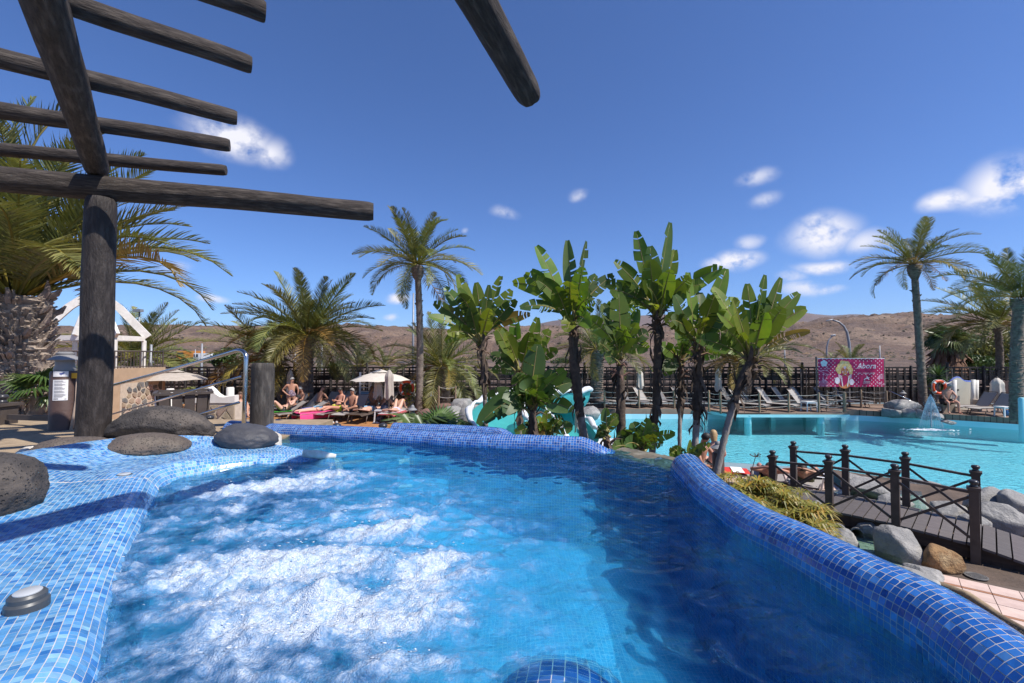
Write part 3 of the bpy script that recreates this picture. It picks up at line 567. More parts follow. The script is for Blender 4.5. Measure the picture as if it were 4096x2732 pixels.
# ------------------------------------------------------------------ log pergola
mat('log_wood', (.075, .060, .051), (.026, .021, .019), scale=9, rough=.78, spec=.3, bump=1.0, bscale=16, stretch=(1, 1, 1), c3=(.115, .095, .08), s3=5, bdist=.016, coords='UV', lo=.3, hi=.7)
mat('post_paint', (.040, .032, .029), (.022, .018, .017), scale=5, rough=.6, spec=.3, bump=.9, bscale=9, bdist=.02, coords='UV', c3=(.06, .05, .046), s3=7)
mat('post_old', (.065, .054, .046), (.03, .025, .022), scale=6, rough=.75, bump=.8, bscale=14, bdist=.012, coords='UV', c3=(.11, .095, .08), s3=5)
def log(name, a, b, r0, r1, m, parent=None, n=20, seg=26, knots=.06, bow=.004, stretch=7):
    a, b = Vector(a), Vector(b); L = (b - a).length; t = (b - a) / L; u = Vector((0, 0, 1)) if abs(t.z) < .9 else Vector((1, 0, 0)); e1 = (u - t * u.dot(t)).normalized(); e2 = t.cross(e1)
    sd_ = rng.uniform(0, 90); vs_ = []; uv = []; rings = [(-.0, .0)] + [(0, .86), (.012, .97)] + [(k / seg, 1) for k in range(1, seg)] + [(1 - .012, .97), (1, .86), (1, 0)]
    ang = np.linspace(0, 2 * math.pi, n, endpoint=False)
    cr = set(int(q) for q in rng.integers(0, n, 4)); cc = rng.uniform(.1, .9, 5)
    for s_, k in rings:
        r_ = r0 + (r1 - r0) * s_
        ds = fbm(np.c_[np.cos(ang) * 1.3 + sd_, np.sin(ang) * 1.3, np.full(n, s_ * L * 1.1)], 3) * knots + noise3(np.c_[np.cos(ang) * 5 + sd_, np.sin(ang) * 5, np.full(n, s_ * L * .5)]) * .03
        bw = math.sin(s_ * math.pi) * bow + .004 * math.sin(s_ * 9 + sd_)
        for j in range(n):
            rad = r_ * (1 + ds[j]) * k * (.93 if (j in cr and abs(s_ - cc[j % 5]) < .3) else 1)
            vs_.append(a + t * (s_ * L) + e1 * (math.cos(ang[j]) * rad + bw) + e2 * math.sin(ang[j]) * rad)
    fs = []; k = len(rings)
    for i in range(k - 1):
        for j in range(n): fs.append((i * n + j, i * n + (j + 1) % n, (i + 1) * n + (j + 1) % n, (i + 1) * n + j))
    me = bpy.data.meshes.new(name); me.from_pydata([tuple(v) for v in vs_], [], fs); me.update()
    ul = me.uv_layers.new(name='UVMap'); uvs = []
    for p_ in me.polygons:
        js = [vi % n for vi in p_.vertices]; w_ = max(js) - min(js) > 2
        for vi in p_.vertices:
            j = vi % n; i = vi // n; j = n if (w_ and j == 0) else j
            uvs += [j / n * 2 * math.pi * r0 * stretch + sd_, rings[i][0] * L * 1.0 + rings[i][1] * .3 + sd_]
    ul.data.foreach_set('uv', uvs)
    o = obj(name, me, m, parent, 50); recalc(o); return o
pg = tag(empty('pergola', (0, 0, 0)), 'dark round-log pergola reaching over the whirlpool from a thick post', 'pergola')
pb_ = Vector((-3.77, 4.12, 1.7))
log('post', pb_, Vector((-3.755, 4.12, 4.13)), .126, .116, M['post_paint'], pg, n=28, knots=.03, bow=.0, stretch=4)
def lz(px, py, z): return onz(px, py, z)
log('beam', lz(-320, 690, 4.24), lz(1494, 846, 4.24), .118, .098, M['log_wood'], pg, n=24, seg=34)
log('rafter', lz(392, 690, 4.44), Vector((.35, -1.2, 4.44)), .092, .105, M['log_wood'], pg, n=24, seg=40)
for a, b, r0, r1 in (((-420, 128), (948, 472), .066, .060), ((-420, 378), (919, 582), .066, .060), ((-420, 563), (904, 682), .064, .056), ((-300, -175), (1006, 262), .062, .056), ((300, -230), (1062, 52), .062, .056), ((600, -420), (1180, -170), .062, .056)):
    log('purlin', lz(*a, 4.595), lz(*b, 4.595), r0, r1, M['log_wood'], pg, n=18)
log('rafter', Vector((-1.15, -.6, 4.44)), lz(2118, 385, 4.44), .105, .088, M['log_wood'], pg, n=24, seg=34)
# stump bollard behind the rim
st_ = at(1046, 1702, 5.05); o_ = log('wooden_bollard', Vector((st_.x, st_.y, 1.0)), Vector((st_.x + .005, st_.y, at(1050, 1452, 5.05).z)), .122, .115, M['post_old'], None, n=24, knots=.04, bow=0, stretch=4)
tag(o_, 'thick weathered wooden bollard behind the rim beside the steel handrail', 'bollard')

# ------------------------------------------------------------------ stainless handrail
mat('stainless', (.55, .55, .55), (.48, .48, .48), scale=3, rough=.22, metal=1.0)
hr_ = tag(empty('handrail', (-2.8, 4.8, 1.9)), 'polished stainless steel handrail running down behind the lava boulders', 'handrail'); hr_.location = (0, 0, 0)
pA = at(972, 1700, 4.75); top_ = at(985, 1440, 4.75)
bend = [Vector((pA.x, pA.y, 1.5)), top_]
c0 = at(985, 1432, 4.75); c1 = at(948, 1402, 4.8)
for k in range(1, 8):
    a = k / 8; q = c0.lerp(at(985, 1402, 4.77), a).lerp(at(985, 1402, 4.77).lerp(c1, a), a); bend.append(q)
bend += [c1, at(700, 1475, 5.9), at(425, 1548, 8.0), at(330, 1574, 9.2)]
b = MB(); b.tube(bend, .022, 14); b.build('top_rail', M['stainless'], hr_, 0)
for a, c in ((at(962, 1507, 4.78), at(420, 1665, 8.2)), (at(955, 1610, 4.78), at(560, 1730, 7.2))):
    b = MB(); b.tube([a, c], .014, 10); b.build('lower_rail', M['stainless'], hr_, 0)

# ------------------------------------------------------------------ lava boulders
mat('lava', (.070, .061, .057), (.034, .030, .029), scale=7, rough=.92, bump=1.0, bscale=45, pits=.9, pscale=52, bdist=.014, c3=(.12, .10, .085), s3=4)
mat('lava_brown', (.135, .105, .085), (.075, .06, .052), scale=7, rough=.92, bump=1.0, bscale=45, pits=.9, pscale=60, bdist=.012, c3=(.17, .14, .11), s3=4)
mat('lava_smooth', (.072, .072, .080), (.045, .045, .052), scale=5, rough=.6, bump=.6, bscale=50, pits=.3, pscale=70, bdist=.006)
mat('grey_rock', (.30, .29, .275), (.16, .155, .15), scale=3.5, rough=.8, bump=1.0, bscale=9, bdist=.06, detail=9, c3=(.40, .38, .35), s3=3.5)
mat('warm_rock', (.34, .20, .085), (.17, .09, .04), scale=5, rough=.85, bump=1.0, bscale=10, bdist=.07, c3=(.42, .30, .16), s3=4)
mat('pink_rock', (.20, .11, .085), (.12, .07, .06), scale=8, rough=.9, bump=.9, bscale=20, pits=.4, bdist=.02)
def rock(name, loc, size, m, rot=(0, 0, 0), seed=None, sub=4, amp=.16, freq=1.3, bend=0.0, flatb=None, parent=None, facet=0.0):
    bm = bmesh.new(); bmesh.ops.create_icosphere(bm, subdivisions=sub, radius=1.0)
    v = np.array([q.co for q in bm.verts]); s_ = seed if seed is not None else rng.uniform(0, 99)
    v = v * (1 + amp * fbm(v * freq + s_, 4)[:, None] + (.022 * fbm(v * 6 + s_, 3)[:, None] if sub > 3 else 0))
    if facet:
        for k in range(9):
            d = np.random.default_rng(int(s_ * 10) + k).normal(size=3); d /= np.linalg.norm(d); dd = v @ d; ov = np.clip(dd - (.82 - facet * .3), 0, None); v = v - ov[:, None] * d * .85
    v = v * np.array(size)
    if bend: v[:, 2] = v[:, 2] - bend * v[:, 0] ** 2 / size[0]
    if flatb is not None: v[:, 2] = np.maximum(v[:, 2], -flatb)
    for q, c in zip(bm.verts, v): q.co = c
    me = bpy.data.meshes.new(name); bm.to_mesh(me); bm.free(); o = obj(name, me, m, parent, 0); o.location = loc; o.rotation_euler = rot; return o
LB = 'lava boulders round the whirlpool'
tag(rock('lava_boulder', at(640, 1690, 4.25), (.50, .22, .155), M['lava'], (0, 0, .02), 3.1, 5, .1, bend=.22), 'long arched pitted grey lava boulder beside the pergola post', 'boulder', LB)
tag(rock('lava_boulder', onz(580, 1790, WZ + .13), (.30, .25, .11), M['lava_brown'], (0, 0, .1), 8.2, 5, .06), 'flat round brown lava boulder in front of the long arched boulder', 'boulder', LB)
tag(rock('lava_boulder', onz(300, 1800, WZ + .11), (.30, .22, .10), M['lava_brown'], (0, 0, -.1), 15.2, 5, .06), 'low flat lava boulder in the mosaic at the foot of the pergola post', 'boulder', LB)
tag(rock('lava_boulder', onz(985, 1752, WZ + .14), (.26, .2, .125), M['lava_smooth'], (0, .04, -.1), 21.7, 5, .07), 'smooth dark slate grey lava boulder on the mosaic spit', 'boulder', LB)
tag(rock('lava_boulder', at(-165, 1975, 2.2), (.29, .29, .19), M['lava'], (.1, 0, .5), 5.5, 5, .10), 'big dark pitted lava boulder cut by the left edge of the picture', 'boulder', LB)
# mortar collars where the boulders are bedded
mat('mortar', (.66, .62, .55), (.42, .37, .31), scale=22, rough=.95, bump=.9, bscale=45, bdist=.012)
for px, py, rx, ry, rz in ((580, 1797, .375, .31, .1), (300, 1806, .385, .29, -.1), (985, 1760, .305, .235, -.1), (-165, 2040, .33, .33, .5), (645, 1775, .5, .22, .05)):
    p = onz(px, py, WZ + .07); rows = []
    a = np.linspace(0, 2 * math.pi, 73)
    for k, h in ((1.03, -.06), (1.01, .022), (.93, .045), (.8, .05), (.6, -.02)):
        wob = 1 + .035 * fbm(np.c_[np.cos(a) * 3 + px, np.sin(a) * 3, a * 0 + k * 2], 3)
        x_, y_ = np.cos(a) * rx * k * wob, np.sin(a) * ry * k * wob; rows.append(np.c_[p.x + x_ * math.cos(rz) - y_ * math.sin(rz), p.y + x_ * math.sin(rz) + y_ * math.cos(rz), p.z + h + .012 * fbm(np.c_[x_ * 20, y_ * 20, a * 0], 2)])
    grid_mesh(rows, 'mortar_bed', M['mortar'], spa)
mat('sand_render', (.36, .27, .17), (.26, .19, .12), scale=9, rough=.95, bump=.6, bscale=30, bdist=.01)
dk = MB()
deck = slab('whirlpool_deck', [(-3.15, 4.25), (-2.35, 4.55), (-2.35, 6.0), (-7.5, 6.0), (-7.5, -1), (-2.3, -1), (-2.15, 1.0), (-2.65, 2.0), (-3.2, 3.2)], .0, WZ + .015, M['sand_render'])

# ------------------------------------------------------------------ woven fence at the back of the garden
mat('fence_wood', (.020, .014, .012), (.011, .008, .007), scale=8, rough=.7, stretch=(1, 1, .2))
mat('fence_weave', (.020, .014, .011), (.009, .007, .006), scale=7, rough=.65, stretch=(.3, 1, 1), c3=(.04, .03, .025), s3=3)
mat('fence_strut', (.22, .19, .17), (.12, .10, .09), scale=5, rough=.8)
FY = 25.4; FX0 = -20.2; PWD = 2.02; NPAN = 24; FTOP = 2.05
fence = tag(empty('woven_fence', (2, FY, 0)), 'long dark woven slat fence along the back of the pool garden', 'fence'); fence.location = (0, 0, 0)
wv = MB(); nst = 34
for k in range(nst):
    z = .12 + k * (FTOP - .28) / nst; hh_ = .039 * rng.uniform(.75, 1.1); ph = k % 2
    if rng.uniform() < .06: continue
    xs_ = np.linspace(.06, PWD - .06, 19); dz = rng.normal(0, .006)
    top = [(x, .016 * math.sin(x / (PWD - .12) * math.pi * 6 + ph * math.pi), z + dz + .01 * math.sin(x * 2 + k)) for x in xs_]
    v = [(x, y, zz - hh_) for x, y, zz in top] + [(x, y, zz + hh_ * .62) for x, y, zz in top]; n_ = len(top)
    wv.add(v, [(i, i + 1, n_ + i + 1, n_ + i) for i in range(n_ - 1)])
fr_ = MB(); fr_.box((PWD / 2, 0, FTOP - .05), (PWD - .1, .07, .09)); fr_.box((PWD / 2, 0, .1), (PWD - .1, .06, .08))
for k in range(7): fr_.box((.06 + k * (PWD - .12) / 6, 0, FTOP / 2), (.035, .03, FTOP - .2))
for k in range(4): fr_.box((.35 + k * .44, -.035, FTOP / 2), (.09, .02, FTOP - .18))
me_w = me_f = None
for i in range(NPAN):
    if me_f is None: pf = fr_.build('panel_frame', M['fence_wood'], fence); me_f = pf.data
    else: pf = obj('panel_frame', me_f, None, fence)
    pf.location = (FX0 + i * PWD, FY, 0)
    if me_w is None: pw = wv.build('woven_slats', M['fence_weave'], pf); me_w = pw.data; pw['kind'] = 'stuff'
    else: pw = obj('woven_slats', me_w, None, pf); pw['kind'] = 'stuff'
    if i % 2: pw.rotation_euler = (0, 0, math.pi); pw.location = (PWD, 0, 0)
me_p = me_s = None
for i in range(NPAN + 1):
    tall = .24 if i % 2 == 0 else .06
    b = MB(); b.lathe((0, 0, -.2), [(.068, 0), (.066, FTOP + .2 + tall - .03), (.05, FTOP + .2 + tall)], 10); p_ = b.build('post', M['fence_wood'], fence, 40); p_.location = (FX0 + i * PWD, FY - .03, 0)
    if i % 2 == 0 and i not in (4, 10):
        for dx in (-.14, .16):
            if me_s is None: b = MB(); b.bar((0, 0, 0), (0, 0, FTOP - .12), .055, .05); q = b.build('strut', M['fence_strut'], fence); me_s = q.data
            else: q = obj('strut', me_s, None, fence)
            q.location = (FX0 + i * PWD + dx, FY - .12, 0)

# ------------------------------------------------------------------ palms
mat('frond_green', (.20, .195, .066), (.11, .125, .044), scale=2.5, rough=.45, rnd=.35, trans=.22, spec=.4, transcol=(1.3, 1.3, .5))
mat('frond_gold', (.30, .20, .045), (.20, .15, .04), scale=2.5, rough=.55, rnd=.3, trans=.2)
mat('frond_dry', (.24, .16, .085), (.15, .10, .055), scale=3, rough=.8, rnd=.3, trans=.1)
mat('rachis', (.26, .21, .06), (.20, .14, .045), scale=3, rough=.5)
mat('palm_bark', (.22, .175, .14), (.11, .085, .068), scale=7, rough=.95, bump=.9, bscale=18, bdist=.03)
mat('palm_boots', (.38, .30, .24), (.20, .155, .125), scale=9, rough=.95, bump=.8, bscale=26, bdist=.02, rnd=.2)
mat('fan_green', (.12, .17, .035), (.06, .10, .025), scale=3, rough=.4, rnd=.3, trans=.25)
def frond_mesh(L, bendtot, nl, wid, vee, seed, ragged=.0, petiole=.12, lw=.027, side=0.0):
    r_ = np.random.default_rng(seed); mb = MB(); n_ = 16; pos = []; tan = []; p = np.zeros(3); a = 0.0
    for i in range(n_ + 1):
        s_ = i / n_; ang = -bendtot * s_ ** 1.5; t = np.array([math.cos(ang), side * s_ * .5, math.sin(ang)]); t /= np.linalg.norm(t); pos.append(p.copy()); tan.append(t); p = p + t * L / n_
    pos = np.array(pos); tan = np.array(tan)
    mb.tube([Vector(q) for q in pos[::2]], [.028 * L / 3 * (1 - .85 * k / 8) + .003 for k in range(len(pos[::2]))], 5, col=(1.5, 1.25, .7))
    for i in range(nl):
        s_ = petiole + (1 - petiole) * (i + .5) / nl; f = s_ * n_; i0 = min(int(f), n_ - 1); q = pos[i0] + (pos[i0 + 1] - pos[i0]) * (f - i0); t = tan[i0]
        up = np.array([-t[2], 0, t[0]]); sid = np.cross(up, t); env = math.sin(math.pi * min(1, (s_ - petiole) / (1 - petiole) * .86 + .14)) ** .6
        for sg in (-1, 1):
            if ragged and r_.uniform() < ragged: continue
            ll = wid * env * r_.uniform(.85, 1.1); fw = .55 + .55 * s_; d = sid * sg * math.cos(vee) + up * math.sin(vee) * r_.uniform(.7, 1.3) + t * fw + r_.normal(0, .06, 3); d /= np.linalg.norm(d)
            bw = np.cross(d, up); bw /= np.linalg.norm(bw) + 1e-9; bw = bw * .8 + up * r_.uniform(-.5, .5); w_ = lw * r_.uniform(.8, 1.2)
            e = d * ll; sag = np.array([0, 0, -1]) * ll * r_.uniform(.03, .16)
            m_ = q + e * .5 + sag * .15
            c_ = r_.uniform(.8, 1.2); mb.add([q - bw * w_ * .4, q + bw * w_ * .4, m_ + bw * w_ * .6, m_ - bw * w_ * .6, q + e + sag], [(0, 1, 2, 3), (3, 2, 4)], (c_, c_, c_ * .9))
    return mb
for mname in ('frond_green', 'frond_gold', 'frond_dry'):           # leaflet tint variation
    m = M[mname]; t = m.node_tree; va = t.nodes.new('ShaderNodeVertexColor'); va.layer_name = 'Col'; p = t.nodes['Principled BSDF']; s_ = p.inputs['Base Color'].links[0].from_socket
    mu = t.nodes.new('ShaderNodeMix'); mu.data_type = 'RGBA'; mu.blend_type = 'MULTIPLY'; mu.inputs[0].default_value = 1; t.links.new(s_, mu.inputs['A']); t.links.new(va.outputs[0], mu.inputs['B']); t.links.new(mu.outputs['Result'], p.inputs['Base Color'])
FR = {}
def frond(kind, var):
    k = (kind, var)
    if k not in FR:
        bend_, vee = [(.35, .5), (.75, .45), (1.15, .4), (1.7, .3), (2.1, .25)][var % 5]
        mb = frond_mesh(3.0, bend_, 64, .56, vee, 100 + var, ragged=.04 if kind != 'frond_dry' else .25, side=(.25 if var >= 5 else -.2))
        o = mb.build('frond', M[kind]); FR[k] = o.data; bpy.data.objects.remove(o)
    return FR[k]
def put_frond(parent, kind, var, base, yaw, pitch, scale, roll=0.0, width=1.0):
    o = obj('frond', frond(kind, var), None, parent); s_ = scale / 3.0
    o.matrix_local = Matrix.Translation(base) @ Matrix.Rotation(yaw, 4, 'Z') @ Matrix.Rotation(-pitch, 4, 'Y') @ Matrix.Rotation(roll, 4, 'X') @ Matrix.Diagonal((s_, s_ * width, s_ * width, 1)); return o
def palm_trunk(base, top, r0, r1, rings, crown_bulge=1.0, boots=0, seed=1):
    """tapered, ringed trunk with leaf scars (base, top world); boots = old leaf bases that stick out"""
    r_ = np.random.default_rng(seed); mb = MB(); base, top = Vector(base), Vector(top); L = (top - base).length; seg = rings * 2; n = 14; pts = []; rad = []
    bow = Vector((r_.uniform(-.1, .1), r_.uniform(-.1, .1), 0))
    vs_ = []; fs = []
    for i in range(seg + 1):
        s_ = i / seg; c = base.lerp(top, s_) + bow * math.sin(s_ * math.pi)
        r = r0 + (r1 - r0) * min(1, s_ * 1.1); r *= 1 + (.10 if i % 2 else -.02)
        if s_ > .90: r *= 1 + (crown_bulge - 1) * math.sin((s_ - .90) / .1 * math.pi * .75)
        for j in range(n):
            a = 2 * math.pi * j / n + (.22 if (i // 2) % 2 else 0); k = 1 + r_.uniform(-.06, .06); vs_.append(c + Vector((math.cos(a) * r * k, math.sin(a) * r * k, r_.uniform(-.3, .3) * L / seg)))
    for i in range(seg):
        for j in range(n): fs.append((i * n + j, i * n + (j + 1) % n, (i + 1) * n + (j + 1) % n, (i + 1) * n + j))
    fs.append(tuple(seg * n + j for j in range(n))); mb.add(vs_, fs)
    for k in range(boots):
        s_ = r_.uniform(.0, 1) ** .6 if boots < 120 else r_.uniform(0, 1); c = base.lerp(top, s_) + bow * math.sin(s_ * math.pi); a = r_.uniform(0, 2 * math.pi); r = r0 + (r1 - r0) * s_
        d = Vector((math.cos(a), math.sin(a), 0)); tn = Vector((-d.y, d.x, 0)); ln = r_.uniform(.07, .20) * (r0 / .35 + .3); wd = r_.uniform(.018, .045) * (r0 / .35 + .2); up = r_.uniform(.5, 1.6)
        e = (d + Vector((0, 0, up))).normalized(); p0 = c + d * r * .85; p1 = p0 + e * ln
        mb.add([p0 - tn * wd, p0 + tn * wd, p0 + tn * wd * .8 + d * .05 + Vector((0, 0, -.04)), p0 - tn * wd * .8 + d * .05 + Vector((0, 0, -.04)), p1 - tn * wd * .55, p1 + tn * wd * .55, p1 + d * .03 + tn * wd * .4 - Vector((0, 0, .02)), p1 + d * .03 - tn * wd * .4 - Vector((0, 0, .02))], [(0, 1, 5, 4), (3, 7, 6, 2), (1, 2, 6, 5), (0, 4, 7, 3), (4, 5, 6, 7)])
    return mb
def palm(label, base, top, r0, r1, nf, flen, seed, wind=(0, 0), gold=.1, dry=.06, pmin=-.5, pmax=1.35, rings=30, bulge=1.5, boots=30, bark='palm_bark', group='date palms of the pool garden', squash=1.0, trunk=True, yaw0=None):
    r_ = np.random.default_rng(seed); base, top = Vector(base), Vector(top)
    root = tag(empty('palm_tree', base), label, 'palm tree', group); rel = top - base
    o = palm_trunk((0, 0, 0), rel, r0, r1, rings, bulge, boots, seed).build('trunk', M[bark], root, 60)
    for k in range(nf):
        u = (k + .5) / nf; yaw = k * 2.39996 + r_.uniform(-.25, .25); pitch = pmin + (pmax - pmin) * (1 - u ** .85) + r_.uniform(-.1, .1); pitch = max(pitch, pmin)
        var = int(np.clip(round((1 - (pitch - pmin) / (pmax - pmin)) * 3.2 + r_.uniform(-.8, .8)), 0, 3)) + (5 if r_.uniform() < .5 else 0)
        kind = 'frond_green'
        if u > .6 and r_.uniform() < gold * 2.5: kind = 'frond_gold'
        if u > .8 and r_.uniform() < dry * 4: kind = 'frond_dry'
        d = Vector((math.cos(yaw) + wind[0], math.sin(yaw) + wind[1], 0)); yaw2 = math.atan2(d.y, d.x)
        bs = rel + Vector((math.cos(yaw) * r1 * .5, math.sin(yaw) * r1 * .5, .05 + .25 * r1 * (1 - u)))
        put_frond(root, kind, var, bs, yaw2, pitch, flen * r_.uniform(.85, 1.12) * (1 if pitch < .9 else .9), r_.uniform(-.5, .5), squash)
    return root
def P(px, py, d): return at(px, py, d)
def stand(px, d, z=0.0): q = at(px, 1500, d); return Vector((q.x, q.y, z))
palm('young spreading date palm just left of the tall slim palm, thick trunk among sunbathers', stand(1228, 22.2), P(1232, 1345, 22.2), .36, .30, 70, 3.6, 11, pmin=-.35, gold=.12, rings=22, bulge=1.35, boots=46)
palm('leaning date palm with gold lower fronds behind the folded parasol', stand(1150, 23.6), P(1085, 1430, 23.6), .30, .30, 34, 3.4, 12, wind=(-.6, 0), pmin=-.3, pmax=1.1, gold=.4, rings=14)
palm('tall slim date palm standing alone against the sky above the orange lifebuoy', stand(1676, 20.3), P(1669, 1062, 20.3), .155, .135, 38, 2.9, 13, pmin=-.25, pmax=1.4, rings=70, bulge=2.0, boots=24, gold=.04, dry=.03)
palm('short date palm with drooping grey green fronds against the dark fence', stand(1768, 22.6), P(1768, 1468, 22.6), .33, .36, 46, 3.1, 14, pmin=-.45, gold=.06, rings=16)
palm('date palm with arching fronds rising behind the white gazebo', Vector((at(545, 1500, 29).x, 29, 0)), P(545, 1435, 29), .34, .32, 44, 4.3, 15, wind=(.25, 0), pmin=-.5, pmax=1.25, gold=.05)
palm('tall date palm with bare ringed trunk beside the pink banner', stand(3690, 22.4), P(3655, 1060, 22.4), .175, .135, 30, 2.7, 16, wind=(-.15, 0), pmin=-.15, pmax=1.3, rings=80, bulge=2.0, boots=22, gold=.12)
palm('wind swept date palm behind the closed parasol at the shower wall', stand(3985, 26.5), P(3990, 1300, 26.5), .19, .15, 27, 3.9, 17, wind=(-.95, 0), pmin=-.25, pmax=1.15, rings=40, bulge=1.8, gold=.06)
palm('date palm with thick trunk cut by the right edge of the picture', stand(4062, 18.7), P(4078, 1195, 18.7), .22, .18, 24, 2.8, 18, wind=(-.2, 0), pmin=.15, pmax=1.35, rings=60, bulge=1.5, gold=.06)
palm('bushy date palm half hidden behind the giant strelitzias', stand(2975, 25.0), P(2965, 1450, 25.0), .36, .34, 46, 3.1, 19, pmin=-.15, gold=.25, rings=14)
palm('date palm with a stout trunk seen between the strelitzia stems', stand(2388, 24.2), P(2392, 1400, 24.2), .34, .32, 34, 3.0, 20, pmin=-.4, gold=.1, rings=30)
# crowns of young palms that show over the fence
for k, (px, py, d, L, n_, lb) in enumerate(((1440, 1465, 30, 2.2, 18, 'young palm crown showing over the fence left of the white parasol'), (1540, 1460, 31, 1.9, 14, 'low palm crown showing over the fence behind the white parasol'), (3400, 1440, 30, 1.7, 12, 'young palm tips sticking up over the pink banner'), (3330, 1445, 31, 1.3, 9, 'small palm tips behind the left end of the pink banner'))):
    q = P(px, py, d); palm(lb, (q.x, d, .2), (q.x, d, q.z - .1), .2, .2, n_, L, 40 + k, pmin=.1, pmax=1.3, rings=6, boots=4)
# big shaggy Canary palm at the left edge, near
root = palm('huge shaggy date palm at the left edge with ragged leaf base trunk', Vector((-9.6, 9.0, GZ)), P(60, 1190, 9.0), .38, .45, 52, 3.7, 21, pmin=.45, pmax=1.45, gold=.03, dry=.0, rings=30, bulge=1.15, boots=1500, bark='palm_boots')
side = [(760, 840, 10.0), (560, 1010, 9.6), (640, 600, 9.8), (470, 440, 9.5), (120, 340, 9.2), (330, 330, 9.6), (20, 420, 8.2), (230, 520, 8.6), (600, 715, 9.0)]
tp = P(60, 1190, 9.0) - Vector((-9.6, 9.0, GZ))
for k, (px, py, d) in enumerate(side):
    v = P(px, py, d) - P(45, 1175, 9.0); yaw = math.atan2(v.y, v.x); el = math.atan2(v.z, math.hypot(v.x, v.y)); put_frond(root, 'frond_green' if k != 1 else 'frond_gold', 1 + 5 * (k % 2), tp + Vector((0, 0, .1)), yaw, el + .3, v.length * .94, 0)
b = MB(); rr_ = np.random.default_rng(5)
for k in range(26):                          # fibrous skirt below the crown
    a = rr_.uniform(0, 6.28); d = Vector((math.cos(a), math.sin(a), 0)); p0 = tp + d * .42 + Vector((0, 0, rr_.uniform(-1.2, 0))); p1 = p0 + d * rr_.uniform(.15, .4) + Vector((0, 0, rr_.uniform(.1, .5))); b.tube([p0, (p0 + p1) / 2 + d * .08, p1], [.07, .06, .02], 5)
b.build('leaf_stumps', M['palm_boots'], root, 50)

# fan palms: dwarf ones near the whirlpool and the shaggy one behind the fence
def fan_leaf(n=22, r=1.0, droop=.35, spread=4.2, seed=1):
    r_ = np.random.default_rng(seed); mb = MB()
    for k in range(n):
        a = -spread / 2 + spread * k / (n - 1); d = Vector((math.cos(a), math.sin(a), 0)); t = Vector((-d.y, d.x, 0)); L = r * (1 - .2 * abs(a) / spread) * r_.uniform(.9, 1.05); w_ = .055 * r
        m_ = d * L * .55 + Vector((0, 0, .04 * r)); e = d * L + Vector((0, 0, -droop * r * r_.uniform(.4, 1)))
        mb.add([d * .03, m_ - t * w_ + Vector((0, 0, -.02)), m_ + Vector((0, 0, .025 * r)), m_ + t * w_ + Vector((0, 0, -.02)), e], [(0, 1, 2), (0, 2, 3), (1, 4, 2), (2, 4, 3)])
    return mb
fl = [fan_leaf(seed=k, droop=.15 + .3 * k, spread=3.6 + .5 * k).build('leaf', M['fan_green']).data for k in range(3)]
for o in [o for o in C.objects if o.name.startswith('leaf') and o.parent is None]: bpy.data.objects.remove(o)
def fan_palm(label, base, h, nl, r, seed, pet=.5, group=None, r0=.12, pmin=-.2, pmax=1.4, matname=None, cat='palm'):
    r_ = np.random.default_rng(seed); root = tag(empty('fan_palm', base), label, cat, group)
    palm_trunk((0, 0, 0), (0, 0, h), r0, r0 * .9, max(4, int(h * 8)), 1.1, 20, seed).build('trunk', M['palm_boots'], root, 60)
    st = MB()
    for k in range(nl):
        u = (k + .5) / nl; yaw = k * 2.39996 + r_.uniform(-.3, .3); pit = pmin + (pmax - pmin) * (1 - u); d = Vector((math.cos(yaw) * math.cos(pit), math.sin(yaw) * math.cos(pit), math.sin(pit))); L = pet * r_.uniform(.8, 1.2); e = Vector((0, 0, h)) + d * L
        st.tube([Vector((0, 0, h - .05)), e], [.018 * r + .004, .01 * r + .004], 5, cap=False)
        o = obj('leaf', fl[k % 3], None, root); o.matrix_local = Matrix.Translation(e) @ Matrix.Rotation(yaw, 4, 'Z') @ Matrix.Rotation(-pit * .8 + .15, 4, 'Y') @ Matrix.Rotation(r_.uniform(-.6, .6), 4, 'X') @ Matrix.Scale(r * r_.uniform(.8, 1.15), 4)
    st.build('leaf_stalks', M['rachis'], root, 0)
    return root
q = P(160, 1560, 8.2); fan_palm('small green fan palm growing against the shaggy palm trunk', (q.x, 8.2, GZ), q.z - GZ - .1, 16, .42, 3, pet=.3)
q = P(1715, 1745, 11.5); fan_palm('dwarf fan palm with stiff green leaves behind the far rim', (q.x, 11.5, GZ), .55, 20, .75, 4, pet=.65, pmin=0, pmax=1.3)
q = P(1640, 1745, 11.8); fan_palm('second dwarf fan palm beside the lamp bollard behind the far rim', (q.x - .3, 11.9, GZ), .25, 10, .6, 14, pet=.5, pmin=0, pmax=1.2)
q = P(3790, 1400, 31); fan_palm('shaggy fan palm with a skirt of dead leaves behind the fence', (q.x, 31, .2), q.z + .2, 28, .9, 5, pet=.7, r0=.35, pmin=-.3)
b = MB(); rr_ = np.random.default_rng(8)
for k in range(150):
    a = rr_.uniform(0, 6.28); z0 = q.z + rr_.uniform(-2.2, .2); d = Vector((math.cos(a), math.sin(a), 0)); p0 = d * .4 + Vector((0, 0, z0)); p1 = d * rr_.uniform(.7, 1.3) + Vector((0, 0, z0 - rr_.uniform(.5, 1.5))); t = Vector((-d.y, d.x, 0)) * rr_.uniform(.15, .35); b.add([p0, p1 - t, p1 + t + Vector((0, 0, .1)), (p0 + p1) / 2 + Vector((0, 0, .2))], [(0, 1, 3), (3, 1, 2), (0, 3, 2)])
o = b.build('dead_skirt', M['frond_dry'], [x for x in C.objects if x.get('label', '').startswith('shaggy fan palm')][0])
va_ = o.data.color_attributes.new('Col', 'FLOAT_COLOR', 'CORNER'); va_.data.foreach_set('color', np.tile([1, .85, .75, 1.], len(o.data.loops)).astype(np.float32))

